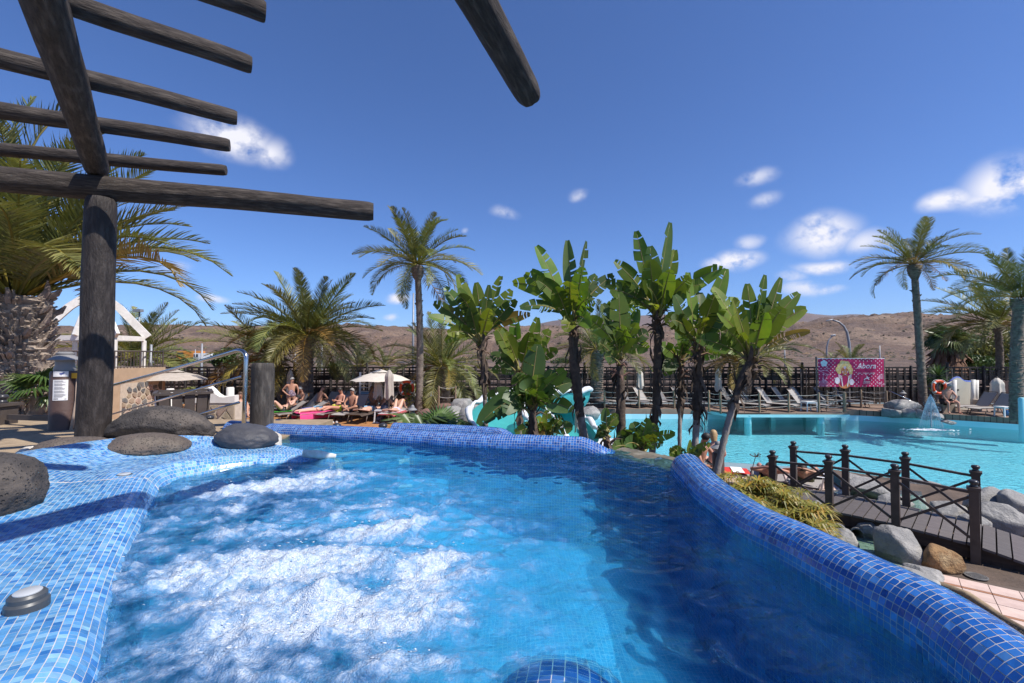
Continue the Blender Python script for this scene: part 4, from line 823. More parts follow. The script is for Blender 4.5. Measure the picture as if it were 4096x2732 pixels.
# ------------------------------------------------------------------ giant strelitzias
mat('leaf_yellow_green', (.175, .23, .034), (.11, .17, .028), scale=3, rough=.45, rnd=.28, trans=.42, spec=.35, transcol=(1.5, 1.5, .45))  # lighter yellow-green leaf colour, chosen leaf by leaf
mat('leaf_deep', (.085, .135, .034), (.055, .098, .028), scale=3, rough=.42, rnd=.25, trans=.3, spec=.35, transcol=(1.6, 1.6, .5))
mat('leaf_gold', (.42, .24, .035), (.26, .17, .03), scale=4, rough=.5, rnd=.2, trans=.25)
mat('leaf_dead', (.17, .105, .065), (.09, .058, .042), scale=6, rough=.9, rnd=.3)
mat('stalk', (.26, .24, .06), (.17, .12, .045), scale=4, rough=.45, rnd=.2)
mat('banana_trunk', (.36, .32, .285), (.17, .145, .125), scale=7, rough=.9, bump=.8, bscale=16, bdist=.02, stretch=(1, 1, .6))
mat('banana_fibre', (.12, .085, .06), (.06, .042, .032), scale=10, rough=.95, bump=.8, bscale=20, bdist=.02)
def leaf_blade(base, tip, roll, width, arch, splits, seed, pet=.34, fold=.35):
    """petiole tube + folded, torn blade along an arching midrib; world coordinates relative to base"""
    r_ = np.random.default_rng(seed); B = Vector(tip) - Vector(base); L = B.length; up = Vector((0, 0, 1)); ctrl = B * .42 + up * arch * L
    def bez(t): return ctrl * (2 * t * (1 - t)) + B * (t * t)
    def dbez(t): return (ctrl * (2 - 4 * t) + B * (2 * t)).normalized()
    stalk = MB(); stalk.tube([bez(t) for t in np.linspace(0, pet + .05, 6)], [.030 - .014 * k / 5 for k in range(6)], 6)
    mb = MB(); ns = 26; cutL = set(); cutR = set()
    for s_ in range(splits):
        (cutL if r_.uniform() < .5 else cutR).add(int(r_.uniform(3, ns - 1)))
    ref = Vector((0, -1, 0))
    def frame(t):
        tg = dbez(t); nrm = (ref - tg * ref.dot(tg))
        if nrm.length < .15: nrm = (up - tg * up.dot(tg))
        nrm.normalize(); nrm = Quaternion(tg, roll) @ nrm; return tg, nrm, tg.cross(nrm)
    wprof = lambda u: width * (math.sin(math.pi * (u * .90 + .06)) ** .55) * (1 - .18 * u)
    mid = []
    for sg, cuts in ((1, cutL), (-1, cutR)):
        tw = 0.0; lastdroop = r_.uniform(-.1, .1)
        for i in range(ns):
            if i in cuts: lastdroop = r_.uniform(-.6, .3); shift = r_.uniform(.0, .03)
            u0, u1 = i / ns, (i + 1) / ns; g = .55 if (i + 1) in cuts else 0; g0 = .0
            quad = []
            for u in (u0, u1 - g / ns):
                t = pet + (1 - pet) * u; tg, nrm, sd_ = frame(t); wd = wprof(u); c = bez(t); f = fold + lastdroop
                pm = c + (sd_ * sg * math.cos(f * .6) + nrm * math.sin(f * .6)) * wd * .5 + tg * wd * .10
                pe = c + (sd_ * sg * math.cos(f) + nrm * math.sin(f) * .8) * wd + tg * wd * .26 * (1 if u < .9 else .6)
                quad.append((c, pm, pe))
            (c0, m0, e0), (c1, m1, e1) = quad
            fc = [(0, 1, 4, 3), (1, 2, 5, 4)] if sg > 0 else [(3, 4, 1, 0), (4, 5, 2, 1)]
            mb.add([c0, m0, e0, c1, m1, e1], fc)
    rib = MB(); rib.tube([bez(pet + (1 - pet) * u) - frame(pet + (1 - pet) * u)[1] * .004 for u in np.linspace(0, .97, 9)], [.016 - .0014 * k for k in range(9)], 5)
    return mb, stalk, rib
LN = [0]
def strelitzia(label, base, knee, crown, leaves, r0=.085, seed=1, dead=10, sheath=True, width=.19, fibre=.5, fill=6):
    """base, knee, crown: trunk way-points (world). leaves: (tip point, roll, width, arch, material, splits)"""
    r_ = np.random.default_rng(seed); base, knee, crown = Vector(base), Vector(knee), Vector(crown)
    root = tag(empty('giant_strelitzia', base), label, 'strelitzia', 'giant strelitzias between whirlpool and pool')
    pts = []; rad = []; n_ = 34
    for i in range(n_ + 1):
        t = i / n_; p = (base * (1 - t) ** 2 + knee * 2 * t * (1 - t) + crown * t * t) - base; pts.append(p); r = r0 * (1.08 - .12 * t) * (1 + (.07 if i % 2 else -.06)) * (1 + r_.uniform(-.04, .04))
        if t > 1 - fibre: r *= 1.0 + .35 * math.sin((t - 1 + fibre) / fibre * math.pi)
        rad.append(r)
    rad = [q * .70 for q in rad]; cutk = int(n_ * (1 - fibre))
    MB().tube(pts[:cutk + 2], rad[:cutk + 2], 12, noise=.03).build('trunk', M['banana_trunk'], root, 50)
    up_ = MB().tube(pts[cutk:], rad[cutk:], 12, noise=.08)
    for k in range(int(dead * 2.2)):                                # torn sheaths and hanging dead strips
        t = r_.uniform(1 - fibre * 1.05, 1.0); i = int(t * n_); a = r_.uniform(0, 6.28); d = Vector((math.cos(a), math.sin(a), 0)); p0 = pts[i] + d * rad[i] * .8; dn = r_.uniform(.12, .45) * (1 if r_.uniform() < .6 else -1); p1 = p0 + d * r_.uniform(.02, .14) + Vector((0, 0, -dn)); tn = Vector((-d.y, d.x, 0)) * r_.uniform(.015, .05); up_.add([p0 - tn, p0 + tn, (p0 + p1) / 2 + d * .05 + tn * .8, p1, (p0 + p1) / 2 + d * .05 - tn * .8], [(0, 1, 2, 4), (4, 2, 3)])
    up_.build('fibrous_stem', M['banana_fibre'], root, 60)
    ex = []
    for k in range(fill):
        tip, roll, wd, arch, mt, sp = leaves[r_.integers(len(leaves))]; v = Vector(tip) - crown; a = r_.uniform(.5, 1.3) * (1 if r_.uniform() < .5 else -1); v = Quaternion((0, 1, 0), a * .6) @ Quaternion((0, 0, 1), a) @ v * r_.uniform(.75, .95); ex.append((crown + v, r_.uniform(-.6, .6), wd, arch + r_.uniform(.05, .25), 'leaf_yellow_green' if r_.uniform() < .6 else 'leaf_deep', int(sp + 4)))
    for tip, roll, wd, arch, mt, sp in leaves + ex:
        LN[0] += 1; bs = crown + Vector((r_.uniform(-.06, .06), r_.uniform(-.05, .05), r_.uniform(-.1, .12))); L = (Vector(tip) - bs).length
        bl, stk, rib = leaf_blade(bs, tip, roll, (wd or width) * 1.12, arch, sp + 3, 1000 + LN[0], pet=.30 if L > .9 else .22)
        o = bl.build('leaf', M[mt], root, 0); o.location = bs - base
        q_ = stk.build('leaf_stalk', M['stalk'], o, 0); w_ = rib.build('midrib', M['stalk'], o, 0)
    if dead:
        b = MB()
        for k in range(dead):                                       # dry spathes and stubs under the crown
            a = r_.uniform(0, 6.28); e = Vector((math.cos(a), math.sin(a), r_.uniform(-.2, .9))).normalized(); p0 = crown - base + Vector((0, 0, r_.uniform(-.35, .05))); L = r_.uniform(.12, .34); b.tube([p0, p0 + e * L * .6 + Vector((0, 0, .02)), p0 + e * L + Vector((0, 0, -.05))], [.03, .018, .003], 5)
        b.build('dry_spathes', M['leaf_dead'], root, 40)
    return root
S, Dp, Gd = 'leaf_yellow_green', 'leaf_deep', 'leaf_gold'
def LV(d, lst): return [(at(px, py, d + dd), roll, wd, arch, mt, sp) for px, py, dd, roll, wd, arch, mt, sp in lst]
def GP(px, d, z=GZ): q = at(px, 1600, d); return Vector((q.x, d, z))
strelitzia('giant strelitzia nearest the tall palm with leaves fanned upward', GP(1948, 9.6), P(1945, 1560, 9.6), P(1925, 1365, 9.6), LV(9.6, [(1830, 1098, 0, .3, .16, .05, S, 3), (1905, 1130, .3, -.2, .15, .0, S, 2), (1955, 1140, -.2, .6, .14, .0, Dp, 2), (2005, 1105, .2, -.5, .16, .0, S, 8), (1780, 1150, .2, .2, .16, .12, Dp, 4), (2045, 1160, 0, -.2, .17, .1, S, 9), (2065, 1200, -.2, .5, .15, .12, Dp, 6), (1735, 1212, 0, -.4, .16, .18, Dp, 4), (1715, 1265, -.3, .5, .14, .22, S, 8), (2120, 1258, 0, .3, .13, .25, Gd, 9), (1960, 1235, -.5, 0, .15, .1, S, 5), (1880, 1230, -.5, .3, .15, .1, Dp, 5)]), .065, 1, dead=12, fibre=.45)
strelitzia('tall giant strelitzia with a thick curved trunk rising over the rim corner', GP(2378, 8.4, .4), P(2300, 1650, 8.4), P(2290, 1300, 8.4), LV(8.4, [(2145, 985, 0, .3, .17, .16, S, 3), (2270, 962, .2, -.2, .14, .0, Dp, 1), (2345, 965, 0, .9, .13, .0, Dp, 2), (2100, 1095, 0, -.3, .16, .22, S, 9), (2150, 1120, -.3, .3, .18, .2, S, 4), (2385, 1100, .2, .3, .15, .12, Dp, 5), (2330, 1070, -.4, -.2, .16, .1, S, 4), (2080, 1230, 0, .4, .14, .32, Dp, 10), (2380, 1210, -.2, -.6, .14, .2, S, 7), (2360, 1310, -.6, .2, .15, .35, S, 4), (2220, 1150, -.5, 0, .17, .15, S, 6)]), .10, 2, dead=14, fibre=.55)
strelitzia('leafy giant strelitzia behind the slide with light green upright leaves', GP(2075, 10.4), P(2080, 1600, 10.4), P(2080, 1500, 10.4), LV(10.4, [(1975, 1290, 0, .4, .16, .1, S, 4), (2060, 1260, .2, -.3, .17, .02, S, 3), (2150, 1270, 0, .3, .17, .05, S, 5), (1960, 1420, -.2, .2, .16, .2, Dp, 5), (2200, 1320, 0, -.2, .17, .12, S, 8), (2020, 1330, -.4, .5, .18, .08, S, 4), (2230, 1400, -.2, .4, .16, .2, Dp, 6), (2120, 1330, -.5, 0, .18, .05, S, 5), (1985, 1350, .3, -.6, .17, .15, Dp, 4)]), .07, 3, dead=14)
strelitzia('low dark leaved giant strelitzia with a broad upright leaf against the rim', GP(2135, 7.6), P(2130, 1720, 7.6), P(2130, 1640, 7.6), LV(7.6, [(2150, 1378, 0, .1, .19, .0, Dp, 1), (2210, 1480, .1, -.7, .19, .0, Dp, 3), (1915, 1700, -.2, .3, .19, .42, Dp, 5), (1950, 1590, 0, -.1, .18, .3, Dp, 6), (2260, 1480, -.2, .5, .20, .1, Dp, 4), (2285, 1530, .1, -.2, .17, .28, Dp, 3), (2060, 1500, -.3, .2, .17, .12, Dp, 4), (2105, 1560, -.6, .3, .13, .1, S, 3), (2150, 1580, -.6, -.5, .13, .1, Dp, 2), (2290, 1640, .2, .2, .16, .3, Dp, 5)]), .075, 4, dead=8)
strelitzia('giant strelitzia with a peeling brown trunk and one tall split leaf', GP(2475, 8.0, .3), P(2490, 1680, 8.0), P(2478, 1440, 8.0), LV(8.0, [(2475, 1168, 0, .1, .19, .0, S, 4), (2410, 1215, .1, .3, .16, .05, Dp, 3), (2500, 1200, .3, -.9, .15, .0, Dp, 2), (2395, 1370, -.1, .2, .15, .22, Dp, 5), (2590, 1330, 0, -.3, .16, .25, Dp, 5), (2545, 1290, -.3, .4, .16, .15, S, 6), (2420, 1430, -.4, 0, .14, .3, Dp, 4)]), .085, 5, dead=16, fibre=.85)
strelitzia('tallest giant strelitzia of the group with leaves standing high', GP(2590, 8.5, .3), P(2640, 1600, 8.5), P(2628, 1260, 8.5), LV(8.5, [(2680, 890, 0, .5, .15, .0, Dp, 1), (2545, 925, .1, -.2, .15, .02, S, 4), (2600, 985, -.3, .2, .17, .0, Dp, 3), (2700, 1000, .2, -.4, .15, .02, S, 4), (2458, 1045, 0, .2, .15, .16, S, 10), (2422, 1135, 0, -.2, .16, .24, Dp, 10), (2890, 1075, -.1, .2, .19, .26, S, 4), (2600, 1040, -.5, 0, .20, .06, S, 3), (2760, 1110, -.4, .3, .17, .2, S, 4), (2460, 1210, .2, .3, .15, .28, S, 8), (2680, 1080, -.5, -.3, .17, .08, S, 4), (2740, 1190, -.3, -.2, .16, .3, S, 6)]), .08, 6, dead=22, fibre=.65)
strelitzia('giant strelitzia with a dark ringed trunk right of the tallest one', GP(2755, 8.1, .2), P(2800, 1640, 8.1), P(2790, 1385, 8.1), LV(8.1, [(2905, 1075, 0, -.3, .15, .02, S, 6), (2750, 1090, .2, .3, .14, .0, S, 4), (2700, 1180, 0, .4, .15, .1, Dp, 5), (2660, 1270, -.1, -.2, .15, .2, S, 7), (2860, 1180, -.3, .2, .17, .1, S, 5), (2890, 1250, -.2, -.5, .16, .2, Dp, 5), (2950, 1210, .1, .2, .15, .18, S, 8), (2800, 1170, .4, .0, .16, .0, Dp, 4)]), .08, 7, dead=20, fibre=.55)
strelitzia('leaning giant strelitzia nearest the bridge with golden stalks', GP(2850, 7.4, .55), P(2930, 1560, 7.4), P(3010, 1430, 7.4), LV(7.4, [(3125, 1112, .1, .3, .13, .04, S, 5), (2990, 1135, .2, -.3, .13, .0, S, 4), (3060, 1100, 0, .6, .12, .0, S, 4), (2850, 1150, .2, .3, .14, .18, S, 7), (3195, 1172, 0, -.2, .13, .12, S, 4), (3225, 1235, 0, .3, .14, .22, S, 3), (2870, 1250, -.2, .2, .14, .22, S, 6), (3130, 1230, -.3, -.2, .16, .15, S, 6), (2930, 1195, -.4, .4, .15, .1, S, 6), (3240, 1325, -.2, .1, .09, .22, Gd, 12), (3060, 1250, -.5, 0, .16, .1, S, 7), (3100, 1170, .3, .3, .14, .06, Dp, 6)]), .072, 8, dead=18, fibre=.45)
strelitzia('slender giant strelitzia stem between the dark ringed trunks', GP(2712, 9.3), P(2718, 1650, 9.3), P(2725, 1450, 9.3), LV(9.3, [(2640, 1380, 0, .2, .15, .2, S, 5), (2830, 1330, 0, -.2, .15, .2, S, 6), (2720, 1290, .2, .4, .15, .0, Dp, 3), (2880, 1420, -.1, .2, .15, .28, S, 8), (2655, 1480, -.2, .3, .14, .3, Dp, 4), (2780, 1340, -.4, 0, .16, .1, Dp, 6)]), .055, 9, dead=18, fibre=.35)
strelitzia('short giant strelitzia with a tall narrow leaf beside the rim end', GP(2425, 7.0, .0), P(2425, 1760, 7.0), P(2425, 1745, 7.0), LV(7.0, [(2425, 1632, 0, -.5, .09, .0, Dp, 0), (2385, 1735, .1, .2, .1, .2, Dp, 2)]), .05, 10, dead=3)
strelitzia('young leafy strelitzia at the foot of the tall trunks by the water', GP(2560, 7.8, .0), P(2560, 1810, 7.8), P(2560, 1800, 7.8), LV(7.8, [(2590, 1672, 0, .2, .14, .0, S, 4), (2530, 1690, .1, -.3, .13, .1, Dp, 4), (2700, 1735, -.1, .3, .10, .2, S, 8), (2470, 1740, 0, .2, .14, .25, Dp, 5), (2500, 1780, -.3, .2, .13, .3, Dp, 4), (2620, 1740, -.2, .5, .13, .15, S, 6), (2450, 1790, -.2, .2, .12, .25, Dp, 3)]), .06, 11, dead=5)
strelitzia('young strelitzia with torn leaves in front of the seated couple', GP(2735, 7.6, .0), P(2735, 1850, 7.6), P(2735, 1850, 7.6), LV(7.6, [(2840, 1775, 0, .2, .09, .2, S, 7), (2690, 1790, 0, -.2, .09, .15, S, 5), (2760, 1760, -.1, .5, .08, .0, S, 4), (2680, 1840, -.1, .2, .09, .25, S, 5)]), .05, 12, dead=4)
strelitzia('low strelitzia with yellowed leaves between slide and rim', GP(2200, 8.2, .0), P(2195, 1730, 8.2), P(2190, 1740, 8.2), LV(8.2, [(2140, 1700, -.2, .2, .11, .1, Gd, 12), (2250, 1670, 0, .3, .13, .1, Dp, 4), (2190, 1640, 0, -.4, .1, .0, S, 3), (2135, 1740, -.2, .5, .1, .2, Gd, 10), (2060, 1730, 0, .2, .13, .2, Dp, 6), (2290, 1710, .1, .2, .13, .2, Dp, 5)]), .06, 13, dead=8)
strelitzia('small strelitzia leaf clump at the foot of the turquoise slide', GP(1865, 8.0, .0), P(1870, 1760, 8.0), P(1880, 1765, 8.0), LV(8.0, [(1835, 1690, 0, .3, .1, .2, Dp, 8), (1925, 1735, 0, -.2, .1, .2, Dp, 5), (1870, 1720, -.2, .2, .09, .1, Dp, 4)]), .05, 14, dead=2)

# ------------------------------------------------------------------ footbridge
mat('bridge_paint', (.075, .052, .042), (.055, .038, .031), scale=5, rough=.5, bump=.25, bscale=30, bdist=.004, c3=(.095, .07, .057), s3=3)
mat('plank_wood', (.115, .098, .094), (.075, .062, .060), scale=4, rough=.7, bump=.6, bscale=9, stretch=(1, 9, 1), bdist=.006, c3=(.15, .128, .118), s3=3, rnd=.18)
mat('bridge_beam', (.075, .045, .030), (.04, .025, .018), scale=4, rough=.75, bump=.4, bscale=10, stretch=(1, 1, 5), bdist=.01)
mat('finial', (.045, .042, .045), (.03, .03, .033), rough=.3)
BO = Vector((4.83, 8.46, 0)); BU = Vector((.69, -.724, 0)).normalized(); BN = Vector((-BU.y, BU.x, 0)); BW = 1.16; SP = .865
def arch(s): return .07 - .085 * ((s - 1.25) / 1.5) ** 2 if s < 2.6 else .07 - .085 * .81 - .20 * (s - 2.6)
def BP(s, n, dz=0): return BO + BU * s + BN * n + Vector((0, 0, arch(s) + dz))
br = tag(empty('footbridge', BP(1.3, .6, 0)), 'dark brown arched wooden footbridge with crossed railings beside the pool', 'bridge'); br.location = (0, 0, 0)
pw_ = .148; s = -.9; k = 0
while s < 4.25:
    ang = math.atan2(arch(s + pw_) - arch(s), pw_); m3 = Matrix((BU, BN, Vector((0, 0, 1)))).transposed() @ Matrix.Rotation(-ang, 3, 'Y')
    b = MB(); b.box((0, 0, 0), (pw_ - .014 - rng.uniform(0, .004), BW + .12 + rng.uniform(-.015, .015), .034)); o = b.build('plank', M['plank_wood'], br); o.matrix_local = Matrix.Translation(BP(s + pw_ / 2, BW / 2, -.017 + rng.uniform(-.003, .003))) @ m3.to_4x4(); s += pw_; k += 1
for n in (.03, BW - .03):
    b = MB(); ss_ = np.linspace(-.9, 2.95, 20)
    for a, c in zip(ss_[:-1], ss_[1:]): b.bar(BP(a, n, -.135), BP(c + .01, n, -.135), .05, .20)
    b.build('stringer', M['bridge_beam'], br)
    b = MB()
    for a, c in zip((3.0, 3.5), (3.5, 4.3)): b.bar(BP(a - .05, n + .02, -.14), BP(c, n + .02, -.14), .06, .20)
    b.build('stringer', M['bridge_beam'], br)
b = MB()
for n in (.1, BW / 2, BW - .1): b.box(BP(2.85, n, -.28), (.14, .14, .28))
b.build('footing', M['bridge_beam'], br)
def bridge_post(p, h, parent):
    b = MB(); rot = Matrix((BU, BN, Vector((0, 0, 1)))).transposed(); b.box(p + Vector((0, 0, h / 2 - .16)), (.105, .105, h + .32 - .1), rot); b.box(p + Vector((0, 0, h - .035)), (.15, .15, .03), rot); b.box(p + Vector((0, 0, h - .063)), (.125, .125, .026), rot)
    o = b.build('post', M['bridge_paint'], parent)
    b = MB(); b.lathe(p + Vector((0, 0, h - .02)), [(.05, 0), (.042, .022), (.034, .035), (.05, .05), (.056, .068), (.05, .088), (.03, .098)], 16); b.build('finial', M['finial'], o, 0)
PH = .86
for n in (-.06, BW + .06):
    for k in range(4): bridge_post(BP(k * SP, n), PH if k < 3 else PH - .02, br)
    for k in range(3):
        a0, a1 = k * SP + .05, (k + 1) * SP - .05
        for nm, p0, p1, wd, ht in (('handrail', BP(a0, n, .735), BP(a1, n, .735), .05, .036), ('brace', BP(a0, n - .012, .66), BP(a1, n - .012, .09), .022, .036), ('brace', BP(a0, n + .012, .09), BP(a1, n + .012, .66), .022, .036)):
            b = MB(); b.bar(p0, p1, wd, ht); b.build(nm, M['bridge_paint'], br)

# ------------------------------------------------------------------ rocks, brook and paving round the bridge
RG = 'grey boulders along the brook and pool'
def gr(px, py, size, label, m='grey_rock', z=GZ, rz=0.0, seed=1.0, facet=.5, up=.55, amp=.16):
    p = onz(px, py, z); o = rock('boulder', p + Vector((0, 0, size[2] * up)), size, M[m], (0, 0, rz), seed, 4, amp, facet=facet); tag(o, label, 'boulder', RG if m == 'grey_rock' else None); return o
gr(3255, 2085, (.30, .26, .24), 'pale grey boulder under the near left bridge post', rz=.3, seed=1.2)
gr(3360, 2195, (.26, .24, .2), 'rounded grey boulder where the brook meets the blue rim', rz=.8, seed=2.3)
gr(3480, 2150, (.22, .2, .16), 'small grey boulder under the bridge beside the culvert', rz=.1, seed=3.7)
gr(3590, 2235, (.36, .27, .30), 'big pale grey boulder left of the orange brown boulder', rz=-.5, seed=4.4)
gr(3570, 2370, (.5, .3, .22), 'long low pale grey boulder running from the rim to the tiles', rz=-.55, seed=5.9, facet=.3)
gr(3690, 2330, (.24, .22, .16), 'grey boulder end resting on the pink tiles', rz=.2, seed=6.6)
gr(3755, 2275, (.27, .20, .27), 'orange brown angular boulder beneath the bridge', 'warm_rock', rz=-.6, seed=7.1, facet=.9)
gr(3475, 1985, (.42, .35, .26), 'grey boulder at the pool edge behind the middle of the bridge', rz=.2, seed=8.8)
gr(3420, 1960, (.3, .26, .24), 'low dark grey boulder behind the bridge by the striped towel', rz=.9, seed=8.1)
gr(3585, 2035, (.4, .3, .18), 'flat grey boulder seen through the bridge railing', rz=.4, seed=9.3)
gr(3700, 1975, (.5, .34, .24), 'long grey boulder in the pool edge behind the right bridge posts', rz=-.2, seed=10.4, z=PW)
gr(3790, 2075, (.36, .3, .2), 'flat pale boulder behind the last but one bridge post', rz=.5, seed=11.2)
gr(3985, 2075, (.52, .36, .34), 'large pale grey boulder on the water side right of the bridge', rz=.1, seed=12.8)
gr(3985, 2125, (.38, .32, .3), 'grey boulder in front of the large pale one right of the bridge', rz=-.4, seed=13.5)
gr(3900, 2130, (.26, .24, .18), 'small grey boulder touching the last bridge post', rz=.6, seed=13.9)
gr(4075, 2110, (.36, .36, .42), 'tall dark grey boulder at the right edge of the picture', rz=.2, seed=14.1, amp=.1)
gr(3640, 2120, (.25, .22, .14), 'low boulder in shade under the bridge', rz=.2, seed=15.1)
mat('brook_bed', (.36, .40, .34), (.24, .29, .24), scale=3, rough=.6)
flat('brook_bed', [(4.35, 7.5), (5.2, 8.3), (7.0, 9.9), (8.6, 9.6), (7.6, 8.3), (6.2, 7.3), (5.3, 6.1), (4.3, 5.9)], GZ + .012, M['brook_bed'])
water_mat('brook_water', (.72, .86, .80), .5, 9, rough=.03, refr=0); flat('brook', [(4.3, 7.4), (5.2, 8.25), (7.0, 9.85), (8.55, 9.6), (7.55, 8.35), (6.15, 7.35), (5.25, 6.2), (4.35, 6.0)], GZ + .10, M['brook_water'])
for k, (px, py) in enumerate(((3355, 2120), (3430, 2135))):
    p = onz(px, py, GZ + .05); b = MB(); b.lathe(p, [(.10, -.2), (.10, .1), (.085, .1), (.085, -.2)], 18, axis=(-.5, -.6, .1)); tag(b.build('culvert_pipe', M['grey_rock'], None, 40), ('left' if k == 0 else 'right') + ' one of two grey culvert pipes opening under the bridge', 'pipe')
# pink tiles with terracotta strips: one object each
mat('pink_tile', (.62, .47, .40), (.52, .38, .32), scale=5, rough=.6, bump=.15, bscale=20, bdist=.002, rnd=.06); mat('terracotta', (.36, .17, .09), (.28, .13, .07), scale=5, rough=.7); mat('joint', (.11, .08, .06), rough=.9)
TU = Vector((.78, -.626, 0)); TV = Vector((.626, .78, 0)); TO = Vector((5.15, 5.55, 0))
pav = slab('pavement', [tuple((TO + TU * a + TV * c)[:2]) for a, c in ((-.3, -1.6), (5.2, -1.6), (5.2, 4.6), (1.3, 4.6), (1.05, 1.05), (-.1, .85))], GZ - .05, GZ + .006, M['joint'])
me_t = MB().box((0, 0, 0), (.262, .262, .014)).build('tile', M['pink_tile'], pav); me_s2 = MB().box((0, 0, 0), (.262, .05, .014)).build('strip', M['terracotta'], pav); mt, ms_ = me_t.data, me_s2.data; first = [me_t, me_s2]; rotz = math.atan2(TU.y, TU.x)
for j in range(-2, 6):
    for half in (0, 1):
        for i in range(0, 18):
            a, c = i * .27 + .1, j * .60 + half * .272 + .14
            if c > 1.0 and a < 1.3: continue
            p = TO + TU * a + TV * c
            if topx(p)[0] > 4300: continue
            o = obj('tile', mt, None, pav); o.location = (p.x, p.y, GZ + .008 + rng.uniform(-.001, .001)); o.rotation_euler = (0, 0, rotz)
            if half: q_ = obj('strip', ms_, None, pav); p2 = TO + TU * a + TV * (c + .164); q_.location = (p2.x, p2.y, GZ + .0085); q_.rotation_euler = (0, 0, rotz)
for o in first: bpy.data.objects.remove(o)
mat('drain', (.16, .15, .14), (.09, .085, .08), scale=60, rough=.6, bump=.6, bscale=120, bdist=.004)
p = onz(3905, 2310, GZ); b = MB(); b.lathe((p.x, p.y, GZ + .014), [(.12, 0), (.12, .008), (.105, .011), (.1, .007)], 28)
for k in range(9): b.box((p.x, p.y - .08 + k * .02, GZ + .024), (.15, .008, .006))
tag(b.build('drain_cover', M['drain'], None, 30), 'round grey drain cover set in the pink tiles', 'drain')
mat('gravel', (.075, .066, .058), (.03, .027, .025), scale=40, rough=.95, bump=1.0, bscale=70, bdist=.02, c3=(.16, .13, .11), s3=30)
b = MB(); rr_ = np.random.default_rng(12)
for k in range(2600):
    t = rr_.uniform(0, 1); a = onz(3720, 2335, GZ).lerp(onz(4300, 2640, GZ + .1), t); c = a + Vector((-.75, -.62, 0)) * rr_.uniform(-.02, .26); r_ = rr_.uniform(.006, .016); b.add([(c.x + x_ * r_, c.y + y_ * r_, GZ + .06 + z_ * r_ * .8 + rr_.uniform(0, .02)) for x_, y_, z_ in oc], of)
tag(b.build('gravel', M['gravel']), 'dark gravel strip between the blue rim and the tiles', kind='stuff')
b = MB(); kp = [onz(px, py, GZ + .05) for px, py in ((3700, 2325), (3780, 2350), (3870, 2385), (3950, 2440), (4010, 2480), (4120, 2540), (4300, 2640))]; b.tube(kp, [.05, .06, .065, .06, .055, .06, .06], 8, flat=.8, noise=.1); tag(b.build('kerb', M['sand_render'], None, 50), kind='structure')
# papyrus clumps
mat('papyrus', (.30, .27, .05), (.17, .18, .035), scale=2, rough=.5, trans=.25, attr=True, transcol=(1.3, 1.2, .5))
def papyrus(label, px, py, d, n, rad, h, seed):
    r_ = np.random.default_rng(seed); q = at(px, py, d); root = tag(empty('papyrus', (q.x, d, GZ)), label, 'papyrus', 'papyrus clumps beside the blue rim'); H = q.z - GZ; lf = MB(); st = MB()
    for k in range(n):
        a = r_.uniform(0, 6.28); rr = rad * math.sqrt(r_.uniform()); x_, y_ = math.cos(a) * rr, math.sin(a) * rr * .7; hz = H * r_.uniform(.55, 1.05) - rr * .35; base = Vector((x_ * .4, y_ * .4, 0)); top = Vector((x_, y_, hz)); st.tube([base, (base + top) / 2 + Vector((x_ * .1, 0, hz * .1)), top], .006, 4, cap=False, col=(.8, 1, .7))
        nl = int(r_.uniform(13, 19)); tilt = Vector((x_, y_, .5)).normalized()
        for j in range(nl):
            b_ = j / nl * 6.28 + r_.uniform(-.15, .15); e = Vector((math.cos(b_), math.sin(b_), 0)); L = r_.uniform(.14, .24); w_ = .010; sidev = Vector((-e.y, e.x, 0)) * w_; e2 = e + tilt * .25 + Vector((0, 0, .15)); c0 = r_.uniform(.7, 1.25); col = (c0 * r_.uniform(.85, 1.35), c0, c0 * .8) if r_.uniform() > .12 else (1.7, 1.05, .8)
            m_ = top + e2 * L * .55; t_ = top + e2 * L + Vector((0, 0, -L * r_.uniform(.25, .7))); lf.add([top - sidev * .5, top + sidev * .5, m_ + sidev, m_ - sidev, t_], [(0, 1, 2, 3), (3, 2, 4)], col)
    lf.build('leaves', M['papyrus'], root); st.build('stems', M['papyrus'], root)
papyrus('yellow green papyrus clump at the end of the rim by the leaning strelitzia', 2950, 1905, 6.4, 70, .42, 1, 1)
papyrus('papyrus clump in the middle beside the blue rim', 3050, 1935, 6.0, 120, .5, 1, 2)
papyrus('bright papyrus clump overhanging the near end of the footbridge', 3165, 1985, 5.6, 120, .44, 1, 3)
papyrus('low papyrus tufts hanging towards the brook', 3175, 2080, 5.1, 60, .28, 1, 4)
papyrus('papyrus clump tight against the outside of the rim', 2960, 1975, 5.2, 80, .36, 1, 6)
b = MB(); p0 = at(2985, 1960, 6.2); p1 = at(3022, 1828, 6.2); b.tube([p0, p1], .005, 5)
for k in range(16):
    e = Vector((rng.uniform(-.06, .06), rng.uniform(-.05, .05), rng.uniform(0, .05))); b.tube([p1, p1 + e], .003, 4); b.lathe(p1 + e, [(.002, 0), (.008, .006), (.002, .012)], 5)
tag(b.build('papyrus_flower', M['leaf_dead']), 'single tall dry papyrus flower head against the pool', 'flower')

